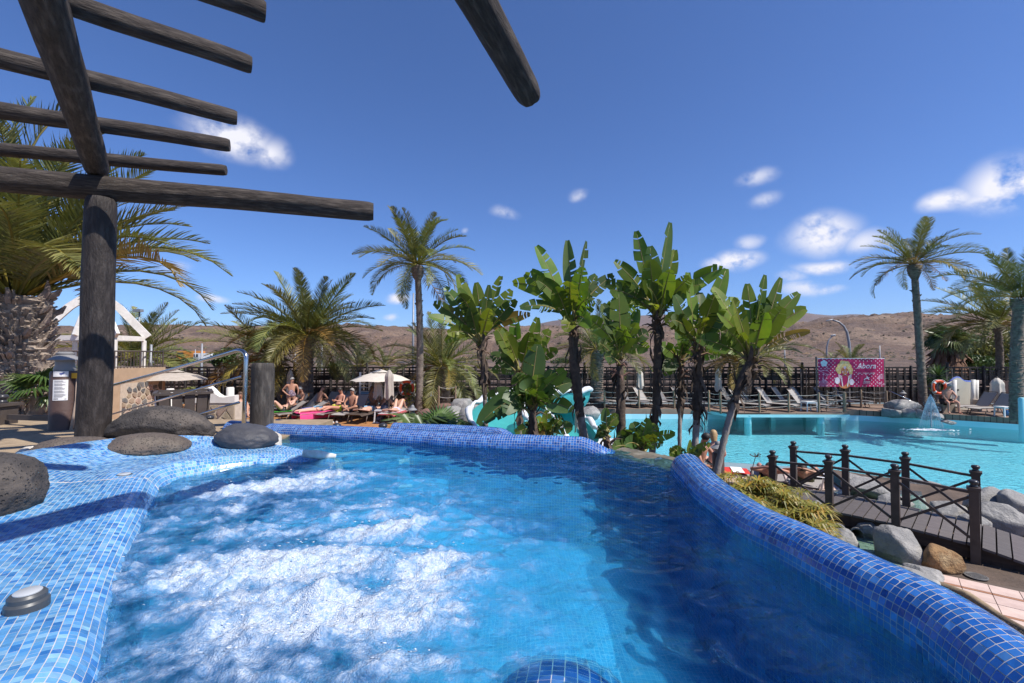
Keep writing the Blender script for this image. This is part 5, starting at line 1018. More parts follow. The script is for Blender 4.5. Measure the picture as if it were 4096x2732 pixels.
# ------------------------------------------------------------------ far deck platform, rope fence, banner
plat = tag(empty('pool_platform', (12.5, 22, 0)), 'boarded platform on round turquoise supports built out over the pool', 'platform'); plat.location = (0, 0, 0)
PPoly = [(9.75, 22.75), (10.15, 21.25), (15.65, 21.2), (15.2, 22.75)]
o = slab('boards', PPoly, -.06, .012, M['deck_board'], kind=None); o.parent = plat
mat('cyan_paint', (.36, .70, .73), (.30, .62, .66), scale=1.5, rough=.5)
for a, c in zip(PPoly[:-1], PPoly[1:]): b = MB(); b.bar((*a, -.13), (*c, -.13), .06, .13); b.build('fascia', M['cyan_paint'], plat)
for px in (2993, 3284): q = at(px, 1680, 21.35); b = MB(); b.lathe((q.x, 21.4, -1.7), [(.16, 0), (.16, 1.5), (.2, 1.56), (.2, 1.6)], 18); b.build('support', M['cyan_paint'], plat, 40)
for px in (2820, 2960, 3090, 3230, 3370): q = at(px, 1680, 22.3); b = MB(); b.box((q.x, 22.35, -.95), (.22, .22, 1.7)); b.build('support', M['cyan_paint'], plat)
mat('rope', (.48, .45, .41), (.40, .37, .34), scale=30, rough=.9); mat('peg_wood', (.30, .20, .12), (.18, .125, .085), scale=6, rough=.8, stretch=(1, 1, .3), bump=.4)
def rope_run(label, pts, h, ropes, name='rope_fence', pr=.05, mt='peg_wood'):
    root = tag(empty(name, pts[0]), label, 'fence', 'rope fences'); o0 = Vector(pts[0])
    for p in pts: b = MB(); b.lathe(Vector(p) - o0, [(pr, -.1), (pr, h * .96), (pr * .8, h)], 10); b.build('post', M[mt], root, 40)
    for a, c in zip(pts[:-1], pts[1:]):
        for z in ropes:
            A, B_ = Vector(a) - o0 + Vector((0, 0, z)), Vector(c) - o0 + Vector((0, 0, z)); b = MB(); b.tube([A.lerp(B_, t) - Vector((0, 0, .22 * t * (1 - t))) for t in np.linspace(0, 1, 9)], .010, 6); b.build('rope', M['rope'], root, 0)
    return root
def dp(px, d, z=.012): q = at(px, 1600, d); return Vector((q.x, d, z))
rope_run('rope fence with wooden pegs along the front of the boarded platform', [dp(2836, 22.5), dp(2882, 21.75), dp(2935, 21.4), dp(3038, 21.35), dp(3155, 21.35), dp(3275, 21.35), dp(3376, 21.3)], .93, (.84, .58, .30))
rope_run('rope fence with wooden pegs behind the strelitzia trunks', [dp(2290, 23.1, 0), dp(2418, 23.1, 0), dp(2556, 23.1, 0), dp(2697, 23.05, 0), dp(2836, 22.95, 0)], .93, (.84, .58, .30))
rope_run('rope fence turning the platform corner below the pink banner', [dp(3380, 21.5), dp(3308, 22.75), dp(3342, 23.6, 0), dp(3444, 23.3, 0), dp(3546, 22.6, 0)], .93, (.84, .58, .30))
rope_run('rope fence on pale pegs beside the slide and grey rocks', [at(1738, 1655, 20.5) * 1 - Vector((0, 0, .1)), at(1755, 1640, 19.0), at(1822, 1640, 19.0)], 1.0, (.95, .55), pr=.035)
# long low lattice railing in front of the fence
mat('rail_brown', (.075, .058, .048), (.05, .038, .032), scale=5, rough=.6)
def lattice(label, x0, x1, y, z, h, step):
    root = tag(empty('lattice_railing', (x0, y, z)), label, 'railing', 'low lattice railings'); n_ = max(1, int(round((x1 - x0) / step))); st = (x1 - x0) / n_
    for k in range(n_ + 1): b = MB(); b.box((k * st, 0, h / 2), (.07, .07, h + .08)); b.box((k * st, 0, h + .05), (.1, .1, .03)); b.build('post', M['rail_brown'], root)
    for k in range(n_):
        b = MB(); b.bar((k * st + .035, 0, h - .05), ((k + 1) * st - .035, 0, h - .05), .05, .05); b.bar((k * st + .035, 0, .12), ((k + 1) * st - .035, 0, .12), .04, .04); b.build('rail', M['rail_brown'], root)
        b = MB(); q_ = 4
        for j in range(q_):
            a0 = k * st + .04 + j * (st - .08) / q_; a1 = a0 + (st - .08) / q_; b.bar((a0, .012, .15), (a1, .012, h - .08), .02, .03); b.bar((a0, -.012, h - .08), (a1, -.012, .15), .02, .03)
        b.build('lattice', M['rail_brown'], root)
lattice('low brown lattice railing between the short palm and the slide', at(1800, 1600, 22.8).x, at(2160, 1600, 22.8).x, 22.8, .1, .62, 1.4)
lattice('low brown lattice railing under the pink banner', at(3260, 1600, 24.6).x, at(3560, 1600, 24.6).x, 24.6, .05, .72, 1.3)
# banner
mat('banner_pink', (.52, .012, .115), (.42, .010, .095), scale=1.2, rough=.55); mat('print_white', (.86, .80, .84), rough=.6); mat('print_pale', (.72, .86, .86), rough=.6); mat('print_blond', (.78, .55, .20), rough=.6); mat('print_cream', (.85, .74, .42), rough=.6); mat('print_skin', (.62, .24, .09), rough=.6); mat('print_lilac', (.66, .52, .68), rough=.6); mat('print_brown', (.22, .05, .02), rough=.6); mat('print_plum', (.30, .008, .09), rough=.6); mat('print_line', (.86, .52, .66), rough=.6)
bY = 24.2; c00 = at(3275, 1547, bY); c11 = at(3534, 1435, bY); BWd, BHt = c11.x - c00.x, c11.z - c00.z
ban = tag(empty('banner', c00), 'magenta polka dot banner with the white word Abora hung before the fence', 'banner')
def wave(u, v): return .018 * math.sin(u * 9 + v * 2) + .012 * math.sin(u * 17 - v * 5)
uu, vv_ = np.meshgrid(np.linspace(0, 1, 60), np.linspace(0, 1, 26)); W = np.vectorize(wave)(uu, vv_)
g_ = grid_mesh(np.stack([uu * BWd, W, vv_ * BHt], -1), 'cloth', M['banner_pink'], ban)
def onb(u, v, off=.004): return Vector((u * BWd, wave(u, v) - off, v * BHt))
def disc(mb, u, v, r, n=10, sx=1.0, off=.004, sy=1.0):
    mb.add([onb(u + math.cos(a) * r * sx / BWd, v + math.sin(a) * r * sy / BHt, off) for a in np.linspace(0, 2 * math.pi, n, endpoint=False)], [tuple(range(n))])
def stroke(mb, pts, wd, off=.005):
    pts = [Vector((u * BWd, v * BHt, 0)) for u, v in pts]
    for a, c in zip(pts[:-1], pts[1:]):
        d = (c - a); L = d.length
        if L < 1e-6: continue
        d /= L; nn = Vector((-d.y, d.x, 0)) * wd / 2; a2, c2 = a - d * wd * .3, c + d * wd * .3
        mb.add([onb(q.x / BWd, q.y / BHt, off) for q in (a2 - nn, c2 - nn, c2 + nn, a2 + nn)], [(0, 1, 2, 3)])
b = MB(); k = 0
for j in range(15):
    for i in range(18):
        u = .012 + i * .0595 + (.03 if j % 2 else 0); v = .03 + j * .0685
        if u > .99 or (.26 < u < .53 and v < .93) or (.58 < u < .88 and .5 < v < .9) or (.63 < u < .8 and .05 < v < .44) or (u < .2 and v < .62 and j % 2) or (.03 < u < .15 and .72 < v < .95): continue
        disc(b, u, v, .026, 8)
b.build('polka_dots', M['print_white'], ban)
b = MB()
for a in range(5): disc(b, .088 + .028 * math.cos(a * 1.2566 + .3), .835 + .065 * math.sin(a * 1.2566 + .3), .085, 14)
disc(b, .088, .835, .08, 14, off=.0045); b.build('flower_print', M['print_pale'], ban)
b = MB(); disc(b, .09, .84, .016, 10, off=.006); b.build('flower_eye', M['print_brown'], ban)
b = MB()                                          # line drawing of a dress on a hanger
stroke(b, [(.115, .66), (.12, .69), (.135, .685), (.14, .645), (.125, .60)], .016); stroke(b, [(.025, .565), (.06, .59), (.13, .58), (.175, .50), (.195, .44), (.18, .425), (.14, .445), (.08, .50), (.035, .545), (.025, .565)], .016)
stroke(b, [(.078, .49), (.082, .45), (.07, .36), (.062, .28), (.10, .235), (.145, .405), (.145, .44)], .014); stroke(b, [(.082, .455), (.11, .405), (.145, .41)], .014); stroke(b, [(.065, .275), (.105, .225)], .022)
for k in range(13): stroke(b, [(.07 + k * .0035, .26 - k * .002), (.0 + k * .014, .12 - .09 * math.sin(k / 12 * 3.1)), (-.0 + k * .0145 + .005, .02)], .011)
b.build('dress_print', M['print_line'], ban)
b = MB()
for k in range(9): stroke(b, [(.99, .46 - k * .022), (.945, .44 - k * .018), (.895 + k * .004, .30 - k * .006)], .012)
for k in range(14): a = k * .9; stroke(b, [(.895 + k * .008 + .012 * math.cos(a + q * .8), .16 - k * .006 + .03 * math.sin(a + q * .8)) for q in range(6)], .010)
b.build('feather_print', M['print_line'], ban)
# a plain laughing blonde figure, head on hands
b = MB(); disc(b, .395, .18, .36, 20, 1.0); b.build('shoulder_print', M['print_skin'], ban)
b = MB()
for u, v, r in ((.395, .80, .19), (.33, .74, .15), (.305, .62, .15), (.46, .72, .15), (.485, .60, .14), (.315, .52, .10), (.49, .50, .10), (.36, .86, .12), (.44, .83, .13)): disc(b, u, v, r, 18, off=.006)
b.build('hair_print', M['print_blond'], ban)
b = MB()
for u, v, r in ((.375, .85, .05), (.42, .84, .05), (.32, .70, .05), (.30, .60, .045), (.47, .68, .05), (.488, .57, .04), (.35, .77, .045), (.44, .76, .04)): stroke(b, [(u + r / BWd * math.cos(a), v + r / BHt * math.sin(a)) for a in np.linspace(.4, 5.2, 9)], .03, .0075)
b.build('curl_print', M['print_cream'], ban)
b = MB(); disc(b, .398, .56, .175, 22, .95, .009, 1.25); b.build('face_print', M['print_skin'], ban)
b = MB(); disc(b, .40, .69, .07, 12, 1.0, .0105, 1.0); disc(b, .365, .53, .035, 10, 1, .0105); disc(b, .437, .53, .035, 10, 1, .0105); stroke(b, [(.40, .66), (.402, .52)], .02, .0105); b.build('light_print', M['print_lilac'], ban)
b = MB(); stroke(b, [(.36, .60), (.375, .615), (.388, .605)], .014, .011); stroke(b, [(.42, .605), (.433, .618), (.447, .60)], .014, .011); disc(b, .402, .44, .06, 12, 1.2, .011, .75); b.build('brow_print', M['print_brown'], ban)
b = MB(); disc(b, .402, .447, .045, 12, 1.15, .0125, .45); disc(b, .285, .22, .15, 16, .85, .0105, 1.2); disc(b, .50, .17, .15, 16, .85, .0105, 1.1)
for u, s_ in ((.345, 1), (.455, -1)):
    for k in range(4): stroke(b, [(u - s_ * .035 + s_ * k * .014, .30), (u - s_ * .04 + s_ * k * .013, .45 - .02 * k)], .026, .0125)
    stroke(b, [(u, .30), (u + s_ * .018, .02)], .05, .0125)
b.build('glove_print', M['print_white'], ban)
def text(s_, u, v, size, mname, parent, shear=0.0, wide=1.0, bold=0.0, off=.006):
    cu = bpy.data.curves.new('lettering', 'FONT'); cu.body = s_; cu.size = size; cu.shear = shear; cu.offset = bold; cu.align_x = 'CENTER'; cu.resolution_u = 2; tmp = bpy.data.objects.new('lettering', cu); C.objects.link(tmp); bpy.context.view_layer.update()
    dg = bpy.context.evaluated_depsgraph_get(); me = bpy.data.meshes.new_from_object(tmp.evaluated_get(dg)); bpy.data.objects.remove(tmp)
    vs_ = np.array([q.co for q in me.vertices]) if len(me.vertices) else np.zeros((0, 3)); p0 = (u * BWd, v * BHt)
    for q in me.vertices: x_, y_ = q.co.x * wide + p0[0], q.co.y + p0[1]; q.co = (x_, wave(x_ / BWd, y_ / BHt) - off, y_)
    me.materials.clear(); return obj('lettering', me, M[mname], parent)
text('Abora', .735, .655, .42, 'print_white', ban, .28, .92, .004); b = MB(); stroke(b, [(.60, .655), (.63, .665), (.655, .72)], .022, .006); stroke(b, [(.84, .67), (.87, .655)], .018, .006); b.build('swash', M['print_white'], ban)
text('ES   ANT', .72, .545, .105, 'print_plum', ban, 0, 1.3, .001)
text('HOY \u00b7 TODAY \u00b7 HEUTE', .735, .462, .085, 'print_white', ban, 0, 1.05, .002)
text('Abora', .735, .145, .16, 'print_white', ban, .25, .95, .002); b = MB(); stroke(b, [(.675, .11), (.79, .11)], .012, .006); b.build('underline', M['print_white'], ban)
b = MB(); bird = [(.685, .24), (.70, .285), (.725, .32), (.738, .345), (.730, .40), (.75, .37), (.762, .335), (.79, .325), (.765, .30), (.775, .25), (.765, .245), (.755, .275), (.735, .285), (.715, .27), (.70, .225), (.695, .25)]
b.add([onb(u, v, .006) for u, v in bird], [tuple(range(len(bird)))]); o = b.build('emblem', M['print_white'], ban); bm = bmesh.new(); bm.from_mesh(o.data); bmesh.ops.triangulate(bm, faces=bm.faces); bm.to_mesh(o.data); bm.free()
b = MB(); b.bar((-.05, .0, BHt + .015), (BWd + .05, .0, BHt + .015), .03, .03)
b.build('hem_rail', M['print_white'], ban)
for x_ in (-.07, BWd * .48, BWd + .07): b = MB(); b.bar((x_, .06, -c00.z), (x_, .06, BHt + .1 if x_ != BWd * .48 else BHt), .06, .06); b.build('banner_pole', M['fence_strut'], ban)

# ------------------------------------------------------------------ sun loungers
mat('sling_grey', (.33, .305, .285), (.28, .26, .24), scale=40, rough=.8, rnd=.08); mat('sling_slate', (.15, .145, .155), (.12, .115, .12), scale=40, rough=.8, rnd=.08); mat('alu_brown', (.16, .125, .105), (.13, .10, .085), rough=.45, metal=.3)
def lounger_proto(name, back, sling):
    root = empty(name); cb, sb = math.cos(back), math.sin(back); W_ = .31
    b = MB()                                                   # sling seat, slightly sagging
    xs_ = np.linspace(-.25, .98, 8); rows = [[(x, y, .34 - .03 * math.cos(y / W_ * 1.4) - (.03 * max(0, (x - .75) / .23) ** 2)) for y in np.linspace(-W_, W_, 5)] for x in xs_]; v = [q for r_ in rows for q in r_]
    b.add(v, [(i * 5 + j, (i + 1) * 5 + j, (i + 1) * 5 + j + 1, i * 5 + j + 1) for i in range(7) for j in range(4)]); b.build('seat_sling', M[sling], root, 0)
    b = MB(); xs_ = np.linspace(0, .78, 6); rows = [[(-.25 - x * cb, y, .34 + x * sb - .025 * math.cos(y / W_ * 1.4)) for y in np.linspace(-W_, W_, 5)] for x in xs_]; v = [q for r_ in rows for q in r_]
    b.add(v, [(i * 5 + j, i * 5 + j + 1, (i + 1) * 5 + j + 1, (i + 1) * 5 + j) for i in range(5) for j in range(4)]); b.build('back_sling', M[sling], root, 0)
    b = MB()
    for s_ in (-1, 1): b.tube([(-.95, s_ * (W_ + .02), .33), (.0, s_ * (W_ + .02), .335), (.9, s_ * (W_ + .02), .33), (1.0, s_ * (W_ + .01), .29)], .017, 8); b.tube([(-.25, s_ * (W_ - .005), .34), (-.25 - .8 * cb, s_ * (W_ - .005), .34 + .8 * sb)], .015, 8)
    b.bar((1.0, -W_, .29), (1.0, W_, .29), .03); b.bar((-.25 - .8 * cb, -W_, .34 + .8 * sb), (-.25 - .8 * cb, W_, .34 + .8 * sb), .03); b.bar((-.93, -W_, .33), (-.93, W_, .33), .03); b.build('frame', M['alu_brown'], root, 40)
    for x in (-.8, .72):
        for s_ in (-1, 1): b = MB(); b.tube([(x - .06 * (1 if x < 0 else -1) * -1, s_ * (W_ + .01), .32), (x + (.07 if x > 0 else -.07), s_ * (W_ + .02), .0)], .016, 8); b.build('leg', M['alu_brown'], root, 0)
    b = MB()
    for s_ in (-1, 1): b.tube([(-.25 - .45 * cb, s_ * (W_ - .06), .34 + .45 * sb), (-.72, s_ * (W_ - .06), .33)], .010, 6)
    b.build('back_prop', M['alu_brown'], root, 0); return root
LP = {('u', 'sling_grey'): None}; protos = []
def lounger(label, p, fd, back=.85, sling='sling_grey', group='sun loungers on the far deck', name='sun_lounger'):
    k = (round(back, 2), sling)
    if k not in LP: LP[k] = lounger_proto(name, back, sling); o = LP[k]
    else: o = copy_tree(LP[k])
    tag(o, label, 'sun lounger', group); o.location = p; o.rotation_euler = (0, 0, math.atan2(fd[1], fd[0])); return o
ORD = ['first', 'second', 'third', 'fourth', 'fifth', 'sixth', 'seventh', 'eighth']
fd = (.62, -.78)
for k, px in enumerate((2985, 3100, 3222)): lounger(f'{ORD[k]} empty grey lounger from the left in the front row on the boarded platform', dp(px, 22.3, .014), fd, .95)
for k, px in enumerate((2935, 3005, 3085, 3150, 3225)): lounger(f'{ORD[k]} empty grey lounger from the left in the back row before the fence', dp(px, 24.1, .0), fd, .95)
for k, px in enumerate((2375, 2425, 2520, 2590, 2668, 2745)): lounger(f'{ORD[k]} empty lounger from the left seen between the strelitzia trunks', dp(px, 24.0, .0), fd, .95, 'sling_grey' if k in (0, 1, 3) else 'sling_slate')
for k, px in enumerate((3320, 3398)): lounger(f'{ORD[k]} grey lounger from the left directly under the pink banner', dp(px, 24.15, .0), fd, .95, 'sling_grey' if k == 0 else 'sling_slate')
lounger('grey lounger in front of the closed parasol at the right edge, nearer the shower wall', dp(3905, 21.3, .0), (-.97, .0), .95); lounger('grey lounger at the right edge with the white side table', dp(3975, 20.6, .0), (-.97, -.02), .95)
TG = 'loungers of the sunbathers on the terrace'; fs_ = (-.42, -.91)
def lt(label, px, d, fdv=fs_, back=.85, sling='sling_grey'): return lounger(label, dp(px, d, .002), fdv, back, sling, TG)
lt('lounger with green towel under the man with raised knees', 1130, 18.9, (-.75, -.66), .55); lt('empty grey lounger with low back beside the pink towel', 1213, 19.0, (-.75, -.66), .5)
lt('lounger under the pink towel with the prone woman', 1275, 19.0, (-.62, -.78), .02); lt('lounger of the woman in yellow bikini bottoms', 1345, 19.3, fs_, .95); lt('lounger of the cross legged man', 1412, 19.2, (-.30, -.95), .95)
lt('lounger under the man lying on the brown towel', 1480, 18.9, (.22, .97), .02); lt('lounger under the woman on the striped towel', 1585, 18.9, (.12, .99), .02)
lt('lounger with pale towel behind the standing woman', 1165, 21.0, (-.6, -.8), .8); lt('lounger of the seated woman in black swimsuit', 1215, 20.6, (-.6, -.8), .8); lt('lounger of the man who shows his back', 1290, 21.2, (-.5, -.85), .9)
for k, px in enumerate((1318, 1362, 1408, 1448)): lt(f'{ORD[k]} empty lounger from the left in the rear row behind the seated couple', px, 21.2, (-.45, -.9), .95, 'sling_grey' if k < 2 else 'sling_slate')
lt('lounger by the standing towel post in the shade of the parasol', 1535, 20.8, (-.3, -.95), .9, 'sling_grey'); lt('lounger with the towel pegged over its back beside the lifebuoy', 1612, 20.2, (-.5, -.86), .95)
lt('lounger with coloured towels left of the bollard', 985, 17.5, (-.7, -.7), .5)
# towels
def towel(label, p, fdv, size, c1, c2=None, stripes=0, z=.375, x0=.3, back=None):
    m = mat('towel_' + label.split()[0] + str(len(M)), c1, [x * .75 for x in c1], scale=30, rough=.95); root = empty('towel', (p.x, p.y, p.z)); root.rotation_euler = (0, 0, math.atan2(fdv[1], fdv[0])); tag(root, label, 'towel', 'beach towels'); L, W_ = size
    xs_ = np.linspace(x0 - L / 2, x0 + L / 2, 12); ysz = np.linspace(-W_ / 2, W_ / 2, 9); uu_, vv2 = np.meshgrid(xs_, ysz, indexing='ij'); zz = z + .012 * fbm(np.stack([uu_ * 5, vv2 * 5, uu_ * 0 + L * 9], -1), 2) - np.clip(np.abs(vv2) - .33, 0, 1) * 2.2 - np.clip(uu_ - 1.0, 0, 1) * 3
    if back: zz = zz + np.clip(-.25 - uu_, 0, 1) * math.tan(back)
    uu_ = np.clip(uu_, -2, 1.02 + .0); vv2 = np.clip(vv2, -.35, .35)
    g = grid_mesh(np.stack([uu_, vv2, zz], -1), 'cloth', m, root)
    if c2:
        m2 = mat('towel_b' + str(len(M)), c2, rough=.95)
        for k in range(stripes):
            t = (k + .5) / stripes; b = MB(); i = xs_[0] + L * t; hw = L / stripes * .25; zz0 = z + .022; b.add([(i - hw, -W_ * .46, zz0), (i + hw, -W_ * .46, zz0), (i + hw, W_ * .46, zz0), (i - hw, W_ * .46, zz0)], [(0, 1, 2, 3)]); b.build('stripe', m2, root)
    return root
towel('green towel on the lounger of the man with raised knees', dp(1130, 18.9), (-.75, -.66), (1.4, .62), (.05, .32, .03))
towel('pink towel hanging over the edge under the prone woman', dp(1275, 19.0), (-.62, -.78), (1.9, .9), (.72, .06, .22), x0=.0)
towel('brown towel hanging at the head of the man lying down', dp(1480, 18.9), (.22, .97), (1.5, .72), (.075, .05, .035), x0=-.45)
towel('red and white striped towel under the woman lying down', dp(1585, 18.9), (.12, .99), (1.5, .72), (.62, .10, .12), (.75, .72, .72), 9, x0=-.4)
towel('white towel with pink edge on the lounger behind the cross legged man', dp(1425, 19.6), (-.30, -.95), (.6, .5), (.72, .62, .5), (.75, .15, .35), 3, z=.42, x0=-.3, back=.6)
towel('blue towel folded on the lounger left of the bollard', dp(975, 17.5), (-.7, -.7), (1.2, .6), (.12, .2, .55), (.7, .75, .85), 4, z=.40)
towel('lilac towel on the lounger behind the prone woman', dp(1262, 20.2), (-.6, -.8), (.6, .5), (.2, .22, .55))
# clothes pegs on lounger backs
mat('peg_orange', (.75, .32, .02), rough=.4); mat('peg_blue', (.03, .28, .6), rough=.4); mat('peg_yellow', (.8, .6, .04), rough=.4)
for px, py, d, c, lb in ((1126, 1587, 20.6, 'peg_orange', 'orange towel peg on the lounger left of the standing woman'), (1212, 1581, 20.9, 'peg_blue', 'blue towel peg on the lounger behind the seated woman'), (1235, 1580, 20.9, 'peg_orange', 'orange towel peg next to the blue one'), (1584, 1607, 19.8, 'peg_yellow', 'left yellow peg on the towel beside the lifebuoy'), (1618, 1607, 19.8, 'peg_yellow', 'right yellow peg on the towel beside the lifebuoy')):
    q = at(px, py, d); b = MB(); b.box(q, (.035, .05, .11), taper=.6); b.box(q + Vector((0, .0, .055)), (.07, .04, .03)); tag(b.build('towel_peg', M[c]), lb, 'peg', 'towel pegs')
# ------------------------------------------------------------------ parasols
mat('canvas_cream', (.66, .60, .52), (.58, .52, .45), scale=6, rough=.9, trans=.12); mat('canvas_taupe', (.48, .42, .36), (.40, .35, .30), scale=6, rough=.9, trans=.1); mat('parasol_pole', (.12, .10, .09), rough=.4)
def open_parasol(label, px, py_top, d, radius, h, n=8, z=0.0, m='canvas_cream', tilt=0):
    q = at(px, py_top, d); root = tag(empty('parasol', (q.x, d, z)), label, 'parasol', 'open parasols'); H = q.z - z
    b = MB(); b.tube([(0, 0, 0), (0, 0, H)], .025, 8); b.build('pole', M['parasol_pole'], root, 0)
    b = MB(); vs_ = [(0, 0, H - .12)]; fs = []
    for k, (r_, dz) in enumerate(((.35, -.17), (.7, -.29), (1.0, -h))):
        for j in range(n * 2):
            a = 2 * math.pi * j / (n * 2) + .2; sc = 1 if j % 2 == 0 else .93; vs_.append((math.cos(a) * radius * r_ * sc, math.sin(a) * radius * r_ * sc, H + dz - (.0 if j % 2 == 0 else -.02)))
    m2 = n * 2
    for j in range(m2): fs.append((0, 1 + j, 1 + (j + 1) % m2))
    for k in range(2):
        for j in range(m2): fs.append((1 + k * m2 + j, 1 + (k + 1) * m2 + j, 1 + (k + 1) * m2 + (j + 1) % m2, 1 + k * m2 + (j + 1) % m2))
    b.add(vs_, fs); b.build('canopy', M[m], root, 25)
    b = MB(); vs_ = [(0, 0, H + .02)] + [(math.cos(2 * math.pi * j / n + .2) * radius * .3, math.sin(2 * math.pi * j / n + .2) * radius * .3, H - .11) for j in range(n)]; b.add(vs_, [(0, 1 + j, 1 + (j + 1) % n) for j in range(n)]); b.build('vent_cap', M[m], root)
    for j in range(n): a = 2 * math.pi * j / n + .2; b = MB(); b.tube([(0, 0, H - .17), (math.cos(a) * radius * .97, math.sin(a) * radius * .97, H - h - .02)], .010, 5); b.build('rib', M['parasol_pole'], root)
    b = MB(); b.lathe((0, 0, 0), [(.24, 0), (.24, .05), (.06, .09)], 14); b.build('base', M['parasol_pole'], root, 40); return root
def closed_parasol(label, px, py_top, py_bot, d, z=0.0, m='canvas_taupe', r=.17, seed=1):
    q = at(px, py_top, d); zb = at(px, py_bot, d).z - z; root = tag(empty('folded_parasol', (q.x, d, z)), label, 'parasol', 'folded parasols'); H = q.z - z; r_ = np.random.default_rng(seed)
    b = MB(); b.tube([(0, 0, 0), (0, 0, H - .02)], .024, 8); b.build('pole', M['parasol_pole'], root, 0)
    n = 24; rows = []
    for t in np.linspace(0, 1, 12):
        zz = zb + (H - zb) * t; rad = r * (1.0 - .25 * t) * (1 if t < .85 else 1 - (t - .85) / .15 * .72); rad *= (1.08 if .68 < t < .8 else 1)
        a = np.linspace(0, 2 * math.pi, n, endpoint=False); rows.append(np.c_[np.cos(a) * rad * (1 + .20 * np.cos(a * 6 + t * .8 + seed) * (1 - .5 * t)), np.sin(a) * rad * (1 + .20 * np.cos(a * 6 + t * .8 + seed) * (1 - .5 * t)), np.full(n, zz) + .10 * np.cos(a * 3 + seed) * (1 - t) ** 2])
    b = MB(); v = [tuple(q_) for rw in rows for q_ in rw]; b.add(v, [(i * n + j, i * n + (j + 1) % n, (i + 1) * n + (j + 1) % n, (i + 1) * n + j) for i in range(11) for j in range(n)] + [tuple(11 * n + j for j in range(n))]); b.build('folded_canvas', M[m], root, 50)
    b = MB(); b.lathe((0, 0, H - .02), [(.03, 0), (.03, .05), (.012, .08)], 10); b.build('finial', M['parasol_pole'], root, 0)
    b = MB(); b.lathe((0, 0, 0), [(.24, 0), (.24, .05), (.06, .09)], 14); b.build('base', M['parasol_pole'], root, 40); return root
open_parasol('open cream parasol shading the terrace between folded parasols', 1522, 1478, 20.0, 1.28, .48, z=0); open_parasol('open cream parasol in front of the gazebo terrace wall', 700, 1478, 21.5, 1.4, .48, z=0, n=6, m='canvas_taupe')
closed_parasol('folded parasol behind the standing woman', 1162, 1480, 1585, 22.2, seed=1, m='canvas_cream'); closed_parasol('large folded parasol right in front of the open cream parasol', 1557, 1480, 1590, 18.6, seed=2, r=.19); closed_parasol('second folded parasol under the open cream parasol', 1513, 1525, 1590, 19.4, seed=3, r=.18)
closed_parasol('folded pale parasol behind the dark ringed strelitzia trunk', 2872, 1475, 1560, 24.3, seed=4, m='canvas_cream'); closed_parasol('folded parasol half hidden by the leaning strelitzia', 2968, 1490, 1555, 24.4, seed=5); closed_parasol('folded parasol between shower wall and right edge loungers', 3988, 1512, 1605, 21.5, seed=6, m='canvas_cream', r=.26)
closed_parasol('folded brown parasol standing beside the thick curved strelitzia trunk', 2318, 1600, 1720, 13.2, z=GZ, seed=7, r=.13); closed_parasol('folded parasol far behind the strelitzias against the fence', 2560, 1480, 1550, 24.6, seed=8, m='canvas_cream')
# side tables
mat('white_plastic', (.74, .74, .74), (.66, .66, .67), rough=.4)
def side_table(label, p, w_=.42, h=.42):
    root = tag(empty('side_table', p), label, 'table', 'white side tables'); b = MB(); b.box((0, 0, h), (w_, w_, .03)); b.box((0, 0, h - .04), (w_ - .04, w_ - .04, .05)); b.build('top', M['white_plastic'], root)
    for x in (-1, 1):
        for y in (-1, 1): b = MB(); b.bar((x * (w_ / 2 - .03), y * (w_ / 2 - .03), h - .02), (x * (w_ / 2 - .01), y * (w_ / 2 - .01), 0), .045); b.build('leg', M['white_plastic'], root)
side_table('white plastic table on the platform end beside the loungers', dp(3235, 21.8, .014), .5, .46); side_table('white side table between the lying man and the lying woman', dp(1535, 18.7), .6, .45); side_table('white side table in front of the right edge loungers', dp(4015, 20.0), .45, .42)
# ------------------------------------------------------------------ lifebuoys
mat('buoy_orange', (.78, .085, .015), (.66, .07, .012), scale=3, rough=.45); mat('buoy_white', (.78, .76, .72), rough=.5)
def lifebuoy(label, px, py, d, R_=.30, z=0.0, yaw=0.0):
    c = at(px, py, d); root = tag(empty('lifebuoy', c, yaw), label, 'lifebuoy', 'orange lifebuoys'); n, k = 32, 12; r_ = .062
    def tor(a0, a1, seg, rr):
        b = MB(); v = []
        for i in range(seg + 1):
            a = a0 + (a1 - a0) * i / seg
            for j in range(k): t = 2 * math.pi * j / k; v.append(((R_ + rr * math.cos(t)) * math.cos(a), rr * math.sin(t) * .8, (R_ + rr * math.cos(t)) * math.sin(a)))
        b.add(v, [(i * k + j, i * k + (j + 1) % k, (i + 1) * k + (j + 1) % k, (i + 1) * k + j) for i in range(seg) for j in range(k)]); return b
    tor(0, 2 * math.pi, n, r_).build('ring', M['buoy_orange'], root, 0)
    for q in range(4): a = q * math.pi / 2 + .78; tor(a - .13, a + .13, 4, r_ + .004).build('band', M['buoy_white'], root, 0)
    b = MB(); pts = [Vector(((R_ + .085 + .03 * math.cos(4 * a - 3.1)) * math.cos(a), 0, (R_ + .085 + .03 * math.cos(4 * a - 3.1)) * math.sin(a))) for a in np.linspace(0, 6.28, 40)]; b.tube(pts, .009, 5); b.build('grab_rope', M['buoy_white'], root, 0)
    b = MB(); b.box((0, .1, -(c.z - z) / 2 + .15), (.07, .06, c.z - z + .3)); b.bar((0, .1, R_ - .06), (0, -.02, R_ - .06), .05); b.build('stand', M['fence_strut'], root); return root
lifebuoy('orange lifebuoy on its stand beside the tall slim palm', 1627, 1551, 20.7, .29); lifebuoy('orange lifebuoy seen between slide and strelitzia trunks', 2285, 1606, 19.5, .24, z=GZ); lifebuoy('orange lifebuoy behind the man sitting at the fountain', 3757, 1549, 21.6, .29)

